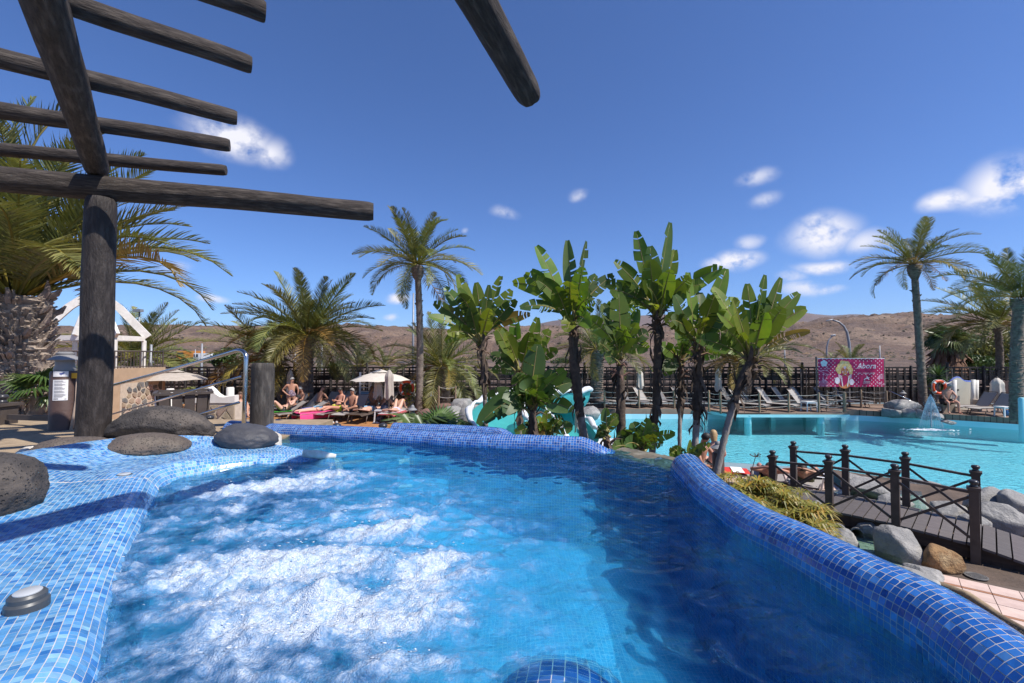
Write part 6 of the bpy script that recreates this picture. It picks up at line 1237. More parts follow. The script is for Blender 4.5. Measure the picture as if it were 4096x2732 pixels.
# bags and sandals among the loungers
mat('bag_navy', (.03, .035, .07), rough=.8); mat('bag_blue', (.05, .2, .45), rough=.7)
def bag(label, p, s_, m):
    root = tag(empty('beach_bag', p), label, 'bag', 'beach bags'); b = MB(); v = []; n = 14
    for z, k in ((0, .9), (.3, 1.08), (.7, .95), (1.0, .8)): v += [(math.cos(a) * s_ * k, math.sin(a) * s_ * .55 * k, z * s_ * 1.2) for a in np.linspace(0, 6.283, n, endpoint=False)]
    b.add(v, [(i * n + j, i * n + (j + 1) % n, (i + 1) * n + (j + 1) % n, (i + 1) * n + j) for i in range(3) for j in range(n)] + [tuple(range(n - 1, -1, -1))]); b.build('body', M[m], root, 0)
    for y in (-1, 1): b = MB(); b.tube([Vector((-s_ * .5, y * s_ * .4, s_ * 1.1)), Vector((0, y * s_ * .35, s_ * 1.75)), Vector((s_ * .5, y * s_ * .4, s_ * 1.1))], .012, 6); b.build('handle', M[m], root, 0)
bag('navy beach bag on the white side table', dp(1538, 18.7, .465), .16, 'bag_navy'); bag('black bag under the white side table', dp(1522, 18.5), .17, 'cloth_bag' if 'cloth_bag' in M else 'bag_navy'); bag('blue bag by the right edge lounger', dp(4035, 20.3), .2, 'bag_blue'); bag('dark bag beside the lounger with the green towel', dp(1168, 18.6), .15, 'bag_navy')
def sandals(label, p, rz, m):
    root = tag(empty('sandals', p, rz), label, 'sandals', 'pairs of sandals')
    for x in (-.07, .07): b = MB(); b.lathe((x, 0, 0), [(.045, 0), (.045, .02)], 12, sy=2.6); b.build('sole', M[m], root, 40); b = MB(); b.tube([(x - .045, -.03, .02), (x, -.05, .06), (x + .045, -.03, .02)], .012, 6); b.build('strap', M[m], root, 0)
sandals('white sandals in front of the yellow bikini lounger', dp(1340, 18.2), .4, 'white_plastic'); sandals('white sandals beside the brown towel', dp(1505, 18.1), -.3, 'white_plastic'); sandals('dark sandals under the cross legged man', dp(1400, 18.6), .2, 'dark_plastic')

# ------------------------------------------------------------------ gazebo terrace at the left
mat('beige_render', (.42, .30, .20), (.36, .255, .17), scale=3, rough=.9, bump=.15, bscale=30, bdist=.004); mat('white_wood', (.74, .71, .66), (.62, .59, .54), scale=6, rough=.75, bump=.3, bscale=12); mat('white_wall', (.72, .68, .63), (.64, .6, .55), scale=2.5, rough=.85)
mat('stone_tan', (.40, .31, .23), (.27, .20, .15), scale=5, rough=.85, bump=.5, bscale=18, bdist=.015, rnd=.3); mat('stone_grey', (.17, .165, .16), (.10, .10, .10), scale=5, rough=.85, bump=.5, bscale=18, bdist=.015, rnd=.3); mat('stone_joint', (.52, .44, .35), (.42, .35, .28), scale=9, rough=.95)
def voronoi(w_, h_, n, seed):
    r_ = np.random.default_rng(seed); pts = [(r_.uniform(0, w_), r_.uniform(0, h_)) for _ in range(n)]
    for _ in range(2):
        cells = []
        for i, (px, py) in enumerate(pts):
            poly = [(0, 0), (w_, 0), (w_, h_), (0, h_)]
            for j, (qx, qy) in enumerate(pts):
                if i == j: continue
                mx, my, dx, dy = (px + qx) / 2, (py + qy) / 2, qx - px, qy - py; out = []
                for k in range(len(poly)):
                    a, b = poly[k], poly[(k + 1) % len(poly)]; da = (a[0] - mx) * dx + (a[1] - my) * dy; db = (b[0] - mx) * dx + (b[1] - my) * dy
                    if da <= 0: out.append(a)
                    if da * db < 0: t = da / (da - db); out.append((a[0] + (b[0] - a[0]) * t, a[1] + (b[1] - a[1]) * t))
                poly = out
                if len(poly) < 3: break
            cells.append(poly)
        pts = [(sum(p[0] for p in c) / len(c), sum(p[1] for p in c) / len(c)) if len(c) >= 3 else pts[i] for i, c in enumerate(cells)]
    return cells, pts
def clad(parent, o0, ux, uz, nrm, w_, h_, n, seed, gap=.016, keep=None, grey=.45):
    cells, pts = voronoi(w_, h_, n, seed); r_ = np.random.default_rng(seed)
    for c, p in zip(cells, pts):
        if len(c) < 3 or (keep and not keep(*p)): continue
        q = []
        for a in c:
            d = math.hypot(a[0] - p[0], a[1] - p[1]); k = max(.3, 1 - gap * 1.4 / max(d, .01)); q.append((p[0] + (a[0] - p[0]) * k, p[1] + (a[1] - p[1]) * k))
        th = r_.uniform(.015, .04); m_ = len(q); b = MB(); back = [o0 + ux * a + uz * b_ for a, b_ in q]; fr = [o0 + ux * (p[0] + (a - p[0]) * .93) + uz * (p[1] + (b_ - p[1]) * .93) + nrm * th for a, b_ in q]
        b.add(back + fr, [tuple(range(m_, 2 * m_))] + [(i, (i + 1) % m_, m_ + (i + 1) % m_, m_ + i) for i in range(m_)]); recalc(b.build('stone', M['stone_grey' if r_.uniform() < grey else 'stone_tan'], parent))
gb = tag(empty('terrace_building', (-18, 19.5, 0)), 'beige rendered raised terrace with a stone clad corner below the white gazebo', 'building'); gb.location = (0, 0, 0)
b = MB(); b.box((-20.2, 19.9, 1.07), (8.0, 2.8, 2.14)); b.build('wall', M['beige_render'], gb)
b = MB(); b.box((-16.19, 20.0, .78), (.03, 2.3, 1.46)); b.build('stone_backing', M['stone_joint'], gb)
clad(gb, Vector((-16.173, 18.9, .05)), Vector((0, 1, 0)), Vector((0, 0, 1)), Vector((1, 0, 0)), 2.2, 1.5, 52, 3, gap=.03, keep=lambda x, y: y < 1.5 - .35 * max(0, (x - 1.5)) and y < .8 + x * .9)
mat('rail_metal', (.085, .065, .055), rough=.5)
gl = tag(empty('terrace_railing', (-18, 18.6, 2.14)), 'brown metal baluster railing round the gazebo terrace', 'railing')
for a, c, n_ in (((-5.2, 0, 0), (1.75, 0, 0), 46), ((1.75, 0, 0), (1.75, 2.6, 0), 16)):
    a, c = Vector(a), Vector(c)
    for z, r_ in ((.72, .03), (.06, .02)): b = MB(); b.tube([a + Vector((0, 0, z)), c + Vector((0, 0, z))], r_, 8); b.build('rail', M['rail_metal'], gl, 0)
    for k in range(n_ + 1): p = a.lerp(c, k / n_); b = MB(); b.bar(p, p + Vector((0, 0, .70)), .05 if k % 8 == 0 else .024); b.build('post' if k % 8 == 0 else 'baluster', M['rail_metal'], gl)
gz = tag(empty('gazebo', (-18.05, 19.65, 2.14)), 'white timber gazebo frame with open hipped rafters on the raised terrace', 'gazebo')
cs = [(1.55, -.75), (1.55, .75), (-1.55, .75), (-1.55, -.75)]
for x, y in cs: b = MB(); b.lathe((x, y, 0), [(.09, 0), (.09, 1.2)], 12); b.build('post', M['white_wood'], gz, 40)
for (x0, y0), (x1, y1) in zip(cs, cs[1:] + cs[:1]): b = MB(); b.bar((x0, y0, 1.28), (x1, y1, 1.28), .1, .2); b.build('beam', M['white_wood'], gz)
ap = Vector((0, 0, 3.35))
for x, y in cs + [(0, -.75), (0, .75)]:
    b = MB(); a = Vector((x * 1.08, y * 1.08, 1.36)); m_ = a.lerp(ap, .55) + Vector((0, 0, .16)); b.bar(a, m_, .12, .30); b.bar(m_ - (ap - m_).normalized() * .02, ap, .117, .295); b.build('rafter', M['white_wood'], gz)
b = MB(); b.lathe((0, 0, 3.2), [(.12, 0), (.12, .25), (.05, .32)], 12); b.build('hub', M['white_wood'], gz, 40)
# curved white planter wall on a stone base
pw2 = tag(empty('planter_wall', (0, 0, 0)), 'white wall with a curved top over rubble stone beside the bollard', 'wall')
dW = 12.2; prof = [(770, 1612), (785, 1560), (800, 1549), (815, 1545), (832, 1549), (845, 1560), (862, 1578), (878, 1588), (895, 1590), (915, 1586), (938, 1584), (938, 1612)]
fr = [at(a, c, dW) for a, c in prof]; b = MB(); n_ = len(fr); b.add(fr + [q + Vector((-.12, .4, 0)) for q in fr], [tuple(range(n_ - 1, -1, -1)), tuple(range(n_, 2 * n_))] + [(i, (i + 1) % n_, n_ + (i + 1) % n_, n_ + i) for i in range(n_)]); recalc(b.build('white_top', M['white_wall'], pw2, 40))
x0 = at(770, 1612, dW); x1 = at(940, 1608, dW); b = MB(); b.box(((x0.x + x1.x) / 2, dW + .22, x0.z / 2 - .06), (x1.x - x0.x - .02, .4, x0.z + .1)); b.build('stone_core', M['stone_joint'], pw2)
clad(pw2, Vector((x0.x, dW + .018, .0)), Vector((1, 0, 0)), Vector((0, 0, 1)), Vector((0, -1, 0)), x1.x - x0.x, x0.z - .04, 34, 5, gap=.02, grey=.3)
# whitewashed log posts, slatted planter, dark finial post
for px, py, d, lb in ((637, 1562, 13.0, 'short whitewashed log post left of the slatted planter'), (681, 1554, 13.6, 'whitewashed log post behind the slatted planter'), (921, 1549, 12.9, 'short whitewashed log post on the curved white wall')):
    q = at(px, py, d); b = MB(); b.lathe((q.x, d, GZ), [(.105, 0), (.1, q.z - GZ - .02), (.085, q.z - GZ)], 12); tag(b.build('log_post', M['white_wood'], None, 40), lb, 'post', 'whitewashed log posts')
sp = tag(empty('slatted_planter', at(735, 1600, 9.6) * 1), 'dark brown slatted wooden planter box behind the lava boulder', 'planter'); c0 = at(735, 1600, 9.6); sp.location = (c0.x, 9.6, GZ + .4); rotp = .62; sp.rotation_euler = (0, 0, rotp); ht = at(735, 1568, 9.6).z - GZ - .4
for f, (ax, of_) in enumerate((((1, 0), (0, -1)), ((0, 1), (1, 0)), ((1, 0), (0, 1)), ((0, 1), (-1, 0)))):
    for k in range(4):
        t = -.285 + k * .19; b = MB(); ctr = Vector((ax[0] * t + of_[0] * .38, ax[1] * t + of_[1] * .38, ht / 2)); top = Vector((ax[0] * t * 1.12 + of_[0] * .44, ax[1] * t * 1.12 + of_[1] * .44, ht)); bot = Vector((ax[0] * t * .9 + of_[0] * .34, ax[1] * t * .9 + of_[1] * .34, 0)); b.bar(bot, top, .17 if ax[0] else .03, .03 if ax[0] else .17, up=(0, 1, 0) if ax[0] else (0, 1, 0)); b.build('slat', M['rail_brown'], sp)
b = MB()
for (a, c) in (((-.47, -.47), (.47, -.47)), ((.47, -.47), (.47, .47)), ((.47, .47), (-.47, .47)), ((-.47, .47), (-.47, -.47))): b.bar((*a, ht), (*c, ht), .07, .05)
b.build('rim', M['rail_brown'], sp); b = MB(); b.box((0, 0, ht - .08), (.8, .8, .05)); b.build('soil', M['earth'], sp)
def finial_post(label, px, py_top, d, w_, z=GZ):
    q = at(px, py_top, d); root = tag(empty('finial_post', (q.x, d, z)), label, 'post'); h = q.z - z - .13; b = MB(); b.box((0, 0, h / 2), (w_, w_, h)); b.box((0, 0, h), (w_ * 1.3, w_ * 1.3, .035)); b.build('shaft', M['rail_brown'], root); b = MB(); b.lathe((0, 0, h + .015), [(.06, 0), (.045, .03), (.035, .045), (.055, .06), (.062, .08), (.05, .1), (.02, .115)], 16); b.build('finial', M['finial'], root, 0); return root
finial_post('dark square post with round finial between the two lava boulders', 838, 1660, 6.6, .17); fp = finial_post('thick brown square post with finial at the left edge of the picture', 8, 1575, 5.6, .2)
lr_ = tag(empty('rail_bar', (0, 0, 0)), 'brown rail running from the left edge post to the lamp bollard with notices', 'railing'); b = MB(); b.bar(at(36, 1668, 5.55), at(222, 1674, 5.3), .045, .06); b.build('bar', M['rail_brown'], lr_); b = MB(); b.bar(at(36, 1760, 5.55), at(222, 1766, 5.3), .04, .05); b.build('bar', M['rail_brown'], lr_)
# lamp bollard with notices, valve and conduit
mat('bollard_brown', (.085, .048, .038), (.06, .036, .03), scale=7, rough=.55, bump=.3, bscale=12); mat('lamp_grey', (.26, .25, .25), (.2, .2, .2), rough=.45); mat('print_paper', (.78, .76, .76), (.72, .70, .70), rough=.5); mat('print_ink', (.10, .09, .10), rough=.7); mat('print_blue', (.03, .06, .28), rough=.6); mat('valve_yellow', (.75, .42, .02), (.6, .33, .02), rough=.5); mat('conduit', (.55, .42, .32), (.45, .34, .26), rough=.6)
d_ = 5.2; bc = at(256, 1600, d_); lb_ = tag(empty('lamp_bollard', (bc.x, d_, 1.0)), 'brown lamp bollard with two white notices and a yellow valve box', 'bollard'); zt = at(256, 1484, d_).z - 1.0; rB = .125
b = MB(); b.lathe((0, 0, 0), [(rB, 0), (rB, zt - .02), (rB * .92, zt)], 24); b.build('shaft', M['bollard_brown'], lb_, 40)
b = MB(); z1 = at(256, 1438, d_).z - 1.0; z2 = at(256, 1408, d_).z - 1.0; b.lathe((0, 0, zt), [(.095, 0), (.1, .02), (.085, .06), (.085, z1 - zt)], 20); b.build('lamp_body', M['lamp_grey'], lb_, 40); b = MB(); b.lathe((0, 0, z1 - .01), [(.15, 0), (.155, .008), (.085, .055), (.075, .06), (.08, .07), (.08, .085), (.05, .1)], 24); b.build('lamp_hood', M['lamp_grey'], lb_, 40)
fa = math.atan2(-d_, -bc.x) - .18                # notices face the whirlpool
def wrap(mb, z0, z1, a0, a1, off, n=8):
    v = [];
    for z in (z0, z1):
        for k in range(n + 1): a = fa + a0 + (a1 - a0) * k / n; v.append(((rB + off) * math.cos(a), (rB + off) * math.sin(a), z))
    mb.add(v, [(k, k + 1, n + 2 + k, n + 1 + k) for k in range(n)])
zy = lambda py: at(256, py, d_).z - 1.0
b = MB(); wrap(b, zy(1505), zy(1484), -.62, .42, .003); n1 = b.build('notice', M['print_paper'], lb_); b = MB(); wrap(b, zy(1598), zy(1517), -.62, .42, .003); n2 = b.build('notice', M['print_paper'], lb_)
b = MB(); r_ = np.random.default_rng(2)
for k in range(24):
    if k in (3, 8, 13, 18): continue
    z = zy(1521) - k * (zy(1521) - zy(1588)) / 24; wrap(b, z - .0012, z + .0012, -.5, r_.uniform(.0, .34), .0045, 5)
wrap(b, zy(1593), zy(1590), -.52, -.2, .0045, 3); wrap(b, zy(1594), zy(1592), .2, .34, .0045, 3); b.build('print', M['print_ink'], n2)
b = MB(); wrap(b, zy(1496), zy(1491), -.15, .1, .0045, 3); wrap(b, zy(1493), zy(1488), .05, .16, .0045, 3); wrap(b, zy(1499), zy(1496.5), -.08, -.02, .0045, 2); b.build('print', M['print_blue'], n1)
b = MB(); a = fa + .9; e = Vector((math.cos(a), math.sin(a), 0)); b.box(e * (rB + .035) + Vector((0, 0, zy(1502))), (.085, .06, .06)); b.build('valve_box', M['valve_yellow'], lb_)
b = MB(); b.tube([e * (rB + .04) + Vector((0, 0, zy(1512))), e * (rB + .03) + Vector((0, 0, zy(1600))), e * (rB + .02) + Vector((-.02, -.05, zy(1770)))], .016, 8); b.build('conduit', M['conduit'], lb_, 0)
# notice board and beige column along the path
q = at(150, 1612, 11.0); nb_ = tag(empty('notice_board', (q.x, 11.0, GZ)), 'blank white board on a round white post beside the path', 'board'); b = MB(); b.box((0, 0, q.z - GZ), (.38, .03, .44)); b.build('panel', M['print_paper'], nb_); b = MB(); b.lathe((.02, .06, 0), [(.1, 0), (.1, q.z - GZ - .2)], 12); b.build('post', M['white_wood'], nb_, 40)
q = at(205, 1565, 11.6); b = MB(); b.box((q.x, 11.6, (q.z + GZ) / 2), (.2, .3, q.z - GZ)); b.box((q.x, 11.6, q.z), (.26, .36, .06)); tag(b.build('beige_pillar', M['beige_render']), 'beige rendered pillar behind the lamp bollard with notices', 'pillar')
lw = tag(empty('low_wall', (0, 0, 0)), 'low rubble edging wall along the far side of the path', 'wall'); b = MB(); b.box((-13.5, 13.0, GZ + .16), (5, .3, .32)); b.build('core', M['stone_joint'], lw); clad(lw, Vector((-16, 12.845, GZ)), Vector((1, 0, 0)), Vector((0, 0, 1)), Vector((0, -1, 0)), 5.0, .32, 26, 8, gap=.02, grey=.2)

# ------------------------------------------------------------------ slide, fountain, shower walls
mat('slide_teal', (.05, .34, .33), (.04, .29, .29), scale=2, rough=.3); mat('slide_white', (.70, .71, .72), (.6, .61, .63), scale=2, rough=.4)
sld = tag(empty('water_slide', (0, 0, 0)), 'turquoise water slide with white scalloped rim behind the dark strelitzia', 'slide')
def flume(path, w_, h_, scal=.0):
    p = [Vector(q) for q in path]; 
    pts = []
    for i in range(len(p) - 1):
        for t in np.linspace(0, 1, 8, endpoint=(i == len(p) - 2)):
            p0, p1, p2, p3 = p[max(i - 1, 0)], p[i], p[i + 1], p[min(i + 2, len(p) - 1)]; pts.append(.5 * ((2 * p1) + (p2 - p0) * t + (2 * p0 - 5 * p1 + 4 * p2 - p3) * t * t + (3 * p1 - p0 - 3 * p2 + p3) * t ** 3))
    rows_i = []; L_, R_ = [], []
    for k, c in enumerate(pts):
        t = (pts[min(k + 1, len(pts) - 1)] - pts[max(k - 1, 0)]).normalized(); s_ = Vector((-t.y, t.x, 0)).normalized(); up = t.cross(s_) * -1; up = up if up.z > 0 else -up
        rows_i.append([tuple(c - s_ * w_ * math.cos(a) + up * (h_ * (1 - math.sin(a)))) for a in np.linspace(-.0, math.pi, 13)])
        L_.append(c - s_ * (w_ + .06) + up * (h_ + .02 + scal * abs(math.sin(k * .85)))); R_.append(c + s_ * (w_ + .06) + up * (h_ + .02 + scal * abs(math.sin(k * .85 + .5))))
    return rows_i, L_, R_
for path, w_, h_ in (([at(2300, 1640, 17), at(2160, 1660, 15.4), at(2040, 1700, 13.6), at(1985, 1760, 12.2), at(2020, 1850, 11.2)], .66, .72), ([at(2160, 1650, 16), at(2230, 1690, 14.6), at(2290, 1740, 13.6), at(2330, 1800, 12.8)], .45, .35)):
    ri, L_, R_ = flume(path, w_, h_, .10); grid_mesh(ri, 'chute', M['slide_teal'], sld)
    for side in (L_, R_): b = MB(); b.tube(side, [.07 + .03 * math.sin(k * .85) for k in range(len(side))], 10); b.build('rim', M['slide_white'], sld, 0)
b = MB(); q = at(2380, 1702, 16.0); b.lathe((q.x, 16.0, PW), [(.9, 0), (.95, .1), (.85, .16), (0.02, .16)], 24, sx=1.6); tag(b.build('slide_landing', M['slide_white'], None, 40), 'white rounded landing of the slide in the pool', 'landing')
for k, (px, py, d, s_, m, lb) in enumerate(((1812, 1662, 15.5, (.42, .35, .34), 'grey_rock', 'grey boulder left of the slide mouth'), (1868, 1672, 14.5, (.36, .3, .42), 'grey_rock', 'upright grey boulder against the white slide rim'), (1805, 1700, 13.0, (.4, .3, .22), 'grey_rock', 'low grey boulder above the dwarf fan palm'), (1838, 1712, 12.2, (.36, .3, .2), 'pink_rock', 'reddish boulder behind the far rim'), (1862, 1738, 11.2, (.3, .26, .2), 'pink_rock', 'small reddish pitted boulder at the far rim'), (1850, 1622, 18.0, (.5, .4, .4), 'grey_rock', 'dark grey boulder behind the slide rim'), (1770, 1632, 20.5, (.5, .4, .3), 'pink_rock', 'brown rock in the bed beside the rope fence'), (1900, 1640, 19.5, (.6, .4, .3), 'grey_rock', 'grey rock in the bed behind the slide'), (1700, 1655, 18.6, (.3, .3, .25), 'pink_rock', 'small brown rock at the foot of the tall slim palm'), (2360, 1655, 20.0, (.5, .4, .35), 'grey_rock', 'pale boulder in the pool wall behind the trunks'))):
    q = at(px, py, d); tag(rock('boulder', q, s_, M[m], (0, 0, k * .7), 30 + k * 1.7, 3, .14, facet=.5), lb, 'boulder', 'boulders round the slide')
# fountain rock and spray
FG = 'fountain rocks'
for k, (px, py, d, s_, lb) in enumerate(((3612, 1628, 21.8, (.86, .6, .36), 'large smooth grey boulder of the pool fountain'), (3560, 1652, 21.6, (.55, .45, .32), 'blocky grey rock at the left foot of the fountain boulder'), (3640, 1655, 21.2, (.5, .45, .3), 'wet grey rock in front of the fountain boulder'), (3690, 1660, 21.0, (.45, .4, .28), 'wet grey rock under the fountain spray'), (3745, 1668, 20.6, (.5, .4, .22), 'low wet rock right of the fountain spray'), (3800, 1690, 19.6, (.4, .28, .12), 'flat rock reaching into the water by the fountain'), (3725, 1640, 21.6, (.4, .4, .4), 'upright rock behind the fountain spray'))):
    q = at(px, py, d); tag(rock('fountain_rock', q, s_, M['grey_rock'], (0, 0, -.15 + k * .3 if k else .0), 60 + k * 2.1, 4, .08 if k == 0 else .18, facet=.2 if k == 0 else .8), lb, 'boulder', FG)
mat('spray', (.86, .90, .92), rough=.1, spec=.8)
q = at(3722, 1578, 20.2); fo_ = tag(empty('fountain', (q.x, 20.2, PW)), 'cone of spraying water from a slim fountain nozzle by the grey boulder', 'fountain'); H = q.z - PW
b = MB(); b.lathe((0, 0, 0), [(.03, 0), (.03, H - .12), (.05, H - .1), (.025, H)], 10); b.build('nozzle', M['pale_plastic'], fo_, 40)
b = MB(); r_ = np.random.default_rng(3)
for k in range(64):
    a = k / 64 * 6.283; R_ = .40 * r_.uniform(.92, 1.05); zs = H - .12; pts = []
    for t in np.linspace(0, 1, 8): rad = .05 + (R_ - .05) * t ** 1.1; pts.append(Vector((math.cos(a + .25 * t) * rad, math.sin(a + .25 * t) * rad, zs * (1 - t ** 1.35) + .02 + .02 * math.sin(k * 3 + t * 14))))
    if k % 2: pts = [Vector((p.x * math.cos(-.5 * i / 7) - p.y * math.sin(-.5 * i / 7), p.x * math.sin(-.5 * i / 7) + p.y * math.cos(-.5 * i / 7), p.z)) for i, p in enumerate(pts)]
    b.tube(pts, .0035, 4, cap=False)
for k in range(260):
    a = r_.uniform(0, 6.283); t = r_.uniform(0, 1); rad = .05 + .4 * t + r_.normal(0, .04); z = (H - .12) * (1 - t ** 1.35) + r_.normal(0, .03); s_ = r_.uniform(.006, .014); b.add([(math.cos(a) * rad + x * s_, math.sin(a) * rad + y * s_, max(.01, z) + zz * s_) for x, y, zz in oc], of)
tag(b.build('spray', M['spray'], fo_), kind='stuff')
b = MB(); q2 = at(3728, 1703, 19.6)
for k in range(420):
    a = r_.normal(0, .45); c = r_.normal(0, .12); s_ = r_.uniform(.015, .05); b.add([(q2.x - q.x + a + x * s_ * 1.6, q2.y - 20.2 + c + y * s_, .006 + zz * s_ * .3) for x, y, zz in oc], of)
tag(b.build('splash_foam', M['spray'], fo_), kind='stuff')
mat('blue_trim', (.10, .16, .50), (.08, .13, .42), rough=.6); mat('pale_wall', (.58, .56, .47), (.52, .50, .42), scale=2, rough=.85); mat('light_blue', (.22, .42, .58), (.18, .36, .52), rough=.6); mat('deep_teal', (.035, .12, .20), (.03, .10, .17), rough=.6)
sh = tag(empty('shower_wall', (0, 0, 0)), 'pale shower wall with a curved blue topped edge and white log frame', 'shower'); dS = 22.6
prof = [(3800, 1650), (3800, 1528), (3812, 1522), (3822, 1514), (3832, 1511), (3842, 1513), (3852, 1521), (3862, 1527), (3900, 1529), (3900, 1650)]
fr = [at(a, c, dS) for a, c in prof]; n_ = len(fr); b = MB(); b.add(fr + [q + Vector((.05, .2, 0)) for q in fr], [tuple(range(n_ - 1, -1, -1)), tuple(range(n_, 2 * n_))] + [(i, (i + 1) % n_, n_ + (i + 1) % n_, n_ + i) for i in range(n_)]); recalc(b.build('wall', M['pale_wall'], sh, 30))
b = MB(); b.tube([q + Vector((.02, .08, .02)) for q in fr[1:-1]], .045, 8); b.build('coping', M['blue_trim'], sh, 0)
for px, top in ((3818, 1519), (3893, 1518), (3906, 1520)): a = at(px - 2, 1652, dS - .35); c = at(px, top, dS - .35); b = MB(); b.tube([(a.x, a.y, 0), c], .085, 10); b.build('log_frame', M['white_wood'], sh, 0)
for py in (1535, 1552, 1567): b = MB(); b.tube([at(3784, py, dS - .3), at(3818, py, dS - .3)], .03, 6); b.build('slat', M['white_wood'], sh)
b = MB(); b.bar(at(3784, 1528, dS - .1), at(3784, 1590, dS - .1), .04); b.add([at(3784, 1530, dS), at(3815, 1528, dS), at(3815, 1580, dS), at(3784, 1580, dS)], [(0, 1, 2, 3)]); b.build('side_panel', M['white_wall'], sh)
b = MB(); a = at(3832, 1560, dS - .03); b.box(a, (.08, .03, .08)); b.build('tap', M['dark_plastic'], sh)
for x_, wd in ((3800, .55), (3908, .2)):
    q = at(x_, 1640, dS - .5); b = MB(); b.box((q.x, dS - .45, .27), (wd, .35, .55)); b.build('stone_plinth', M['stone_joint'], sh); clad(sh, Vector((q.x - wd / 2, dS - .632, .0)), Vector((1, 0, 0)), Vector((0, 0, 1)), Vector((0, -1, 0)), wd, .53, 9, int(x_), gap=.02, grey=.2)
tp = tag(empty('ladder_rack', dp(1462, 20.9)), 'white ladder frame with a blue wave panel behind the cross legged man', 'rack'); hT = at(1462, 1490, 20.9).z
for x_ in (-.25, .24): b = MB(); b.box((x_, 0, hT / 2), (.07, .07, hT)); b.build('upright', M['white_wood'], tp)
for k in range(5): b = MB(); b.bar((-.22, 0, hT - .2 - k * .17), (.21, 0, hT - .2 - k * .17), .04, .03); b.build('rung', M['white_wood'], tp)
b = MB(); b.box((0, -.05, .5), (.4, .03, .96)); b.build('panel', M['deep_teal'], tp); b = MB(); v = [(-.2, -.07, .98)] + [(x_, -.07, .55 + .12 * math.sin(x_ * 9 + 2.0)) for x_ in np.linspace(-.2, .2, 10)] + [(.2, -.07, .98)]; b.add(v, [tuple(range(len(v)))]); b.build('wave', M['light_blue'], tp)
def mushroom(label, px, py_top, d, z, r=.11):
    q = at(px, py_top, d); root = tag(empty('lamp_bollard', (q.x, d, z)), label, 'bollard', 'wooden lamp bollards'); h = q.z - z; b = MB(); b.lathe((0, 0, 0), [(r, 0), (r, h - .26), (r * .9, h - .24)], 16, ); b.build('shaft', M['post_old'] if False else M['bollard_brown'], root, 40); b = MB(); b.lathe((0, 0, h - .24), [(r * .6, 0), (r * .65, .06), (r * 1.25, .09), (r * 1.3, .10), (r * .55, .17), (r * .55, .20), (r * .3, .24)], 18); b.build('lamp', M['lamp_grey'], root, 40)
mushroom('wooden lamp bollard with grey cap behind the far rim by the fan palm', 1650, 1620, 13.2, GZ, .105); mushroom('dark lamp bollard behind the leaning strelitzia beside the couple', 2872, 1765, 9.8, GZ, .12); mushroom('lamp bollard on the path right of the pink banner', 3612, 1562, 23.6, 0, .12)
finial_post('bollard with white notice beside the short palm', 1728, 1560, 21.2, .2, 0)
finial_post('dark litter bin post under the orange lifebuoy', 1637, 1582, 20.9, .34, 0)
q = at(1728, 1575, 21.05); b = MB(); b.box((q.x, 21.05, q.z), (.16, .012, .22)); tag(b.build('notice', M['print_paper']), 'small white notice on the bollard beside the short palm', 'notice')
for px in (1347, 1532, 1195): finial_post({1347: 'low dark knob showing over the rim below the yellow bikini woman', 1532: 'low dark knob showing over the rim below the white side table', 1195: 'squat dark post end showing over the rim beside the bollard'}[px], px, 1692, 6.2, .08)
b = MB(); b.tube([at(1102, 1680, 5.9), at(1180, 1692, 6.0), at(1300, 1708, 6.1)], .014, 8); b.tube([at(1160, 1690, 6.0), at(1160, 1730, 6.0)], .012, 8); tag(b.build('low_handrail', M['stainless'], None, 0), 'thin steel rail just above the far rim right of the bollard', 'handrail')
b = MB(); q = at(4086, 1590, 17.5); b.lathe((q.x, 17.5, PW), [(.1, 0), (.1, q.z - PW - .05), (.07, q.z - PW)], 14); tag(b.build('turquoise_column', M['cyan_paint'], None, 40), 'turquoise pool column at the right edge of the picture', 'column')
gt = tag(empty('garden_gate', (0, 0, 0)), 'brown gate between cream posts at the right end of the fence', 'gate'); a = at(4003, 1525, 24.6); c = at(4045, 1640, 24.6); b = MB(); b.box(((a.x + c.x) / 2, 24.6, a.z / 2), (c.x - a.x, .06, a.z)); b.build('leaf_panel', M['bollard_brown'], gt)
for px in (4000, 4052): q = at(px, 1520, 24.55); b = MB(); b.box((q.x, 24.55, q.z / 2), (.14, .14, q.z)); b.build('post', M['white_wall'], gt)
b = MB(); b.tube([at(3553, 1562, 22.4), at(3640, 1600, 21.6)], .022, 8); b.tube([at(3640, 1600, 21.6), at(3640, 1625, 21.6)], .022, 8); tag(b.build('pool_handrail', M['stainless'], None, 0), 'sloping steel handrail above the large fountain boulder', 'handrail')

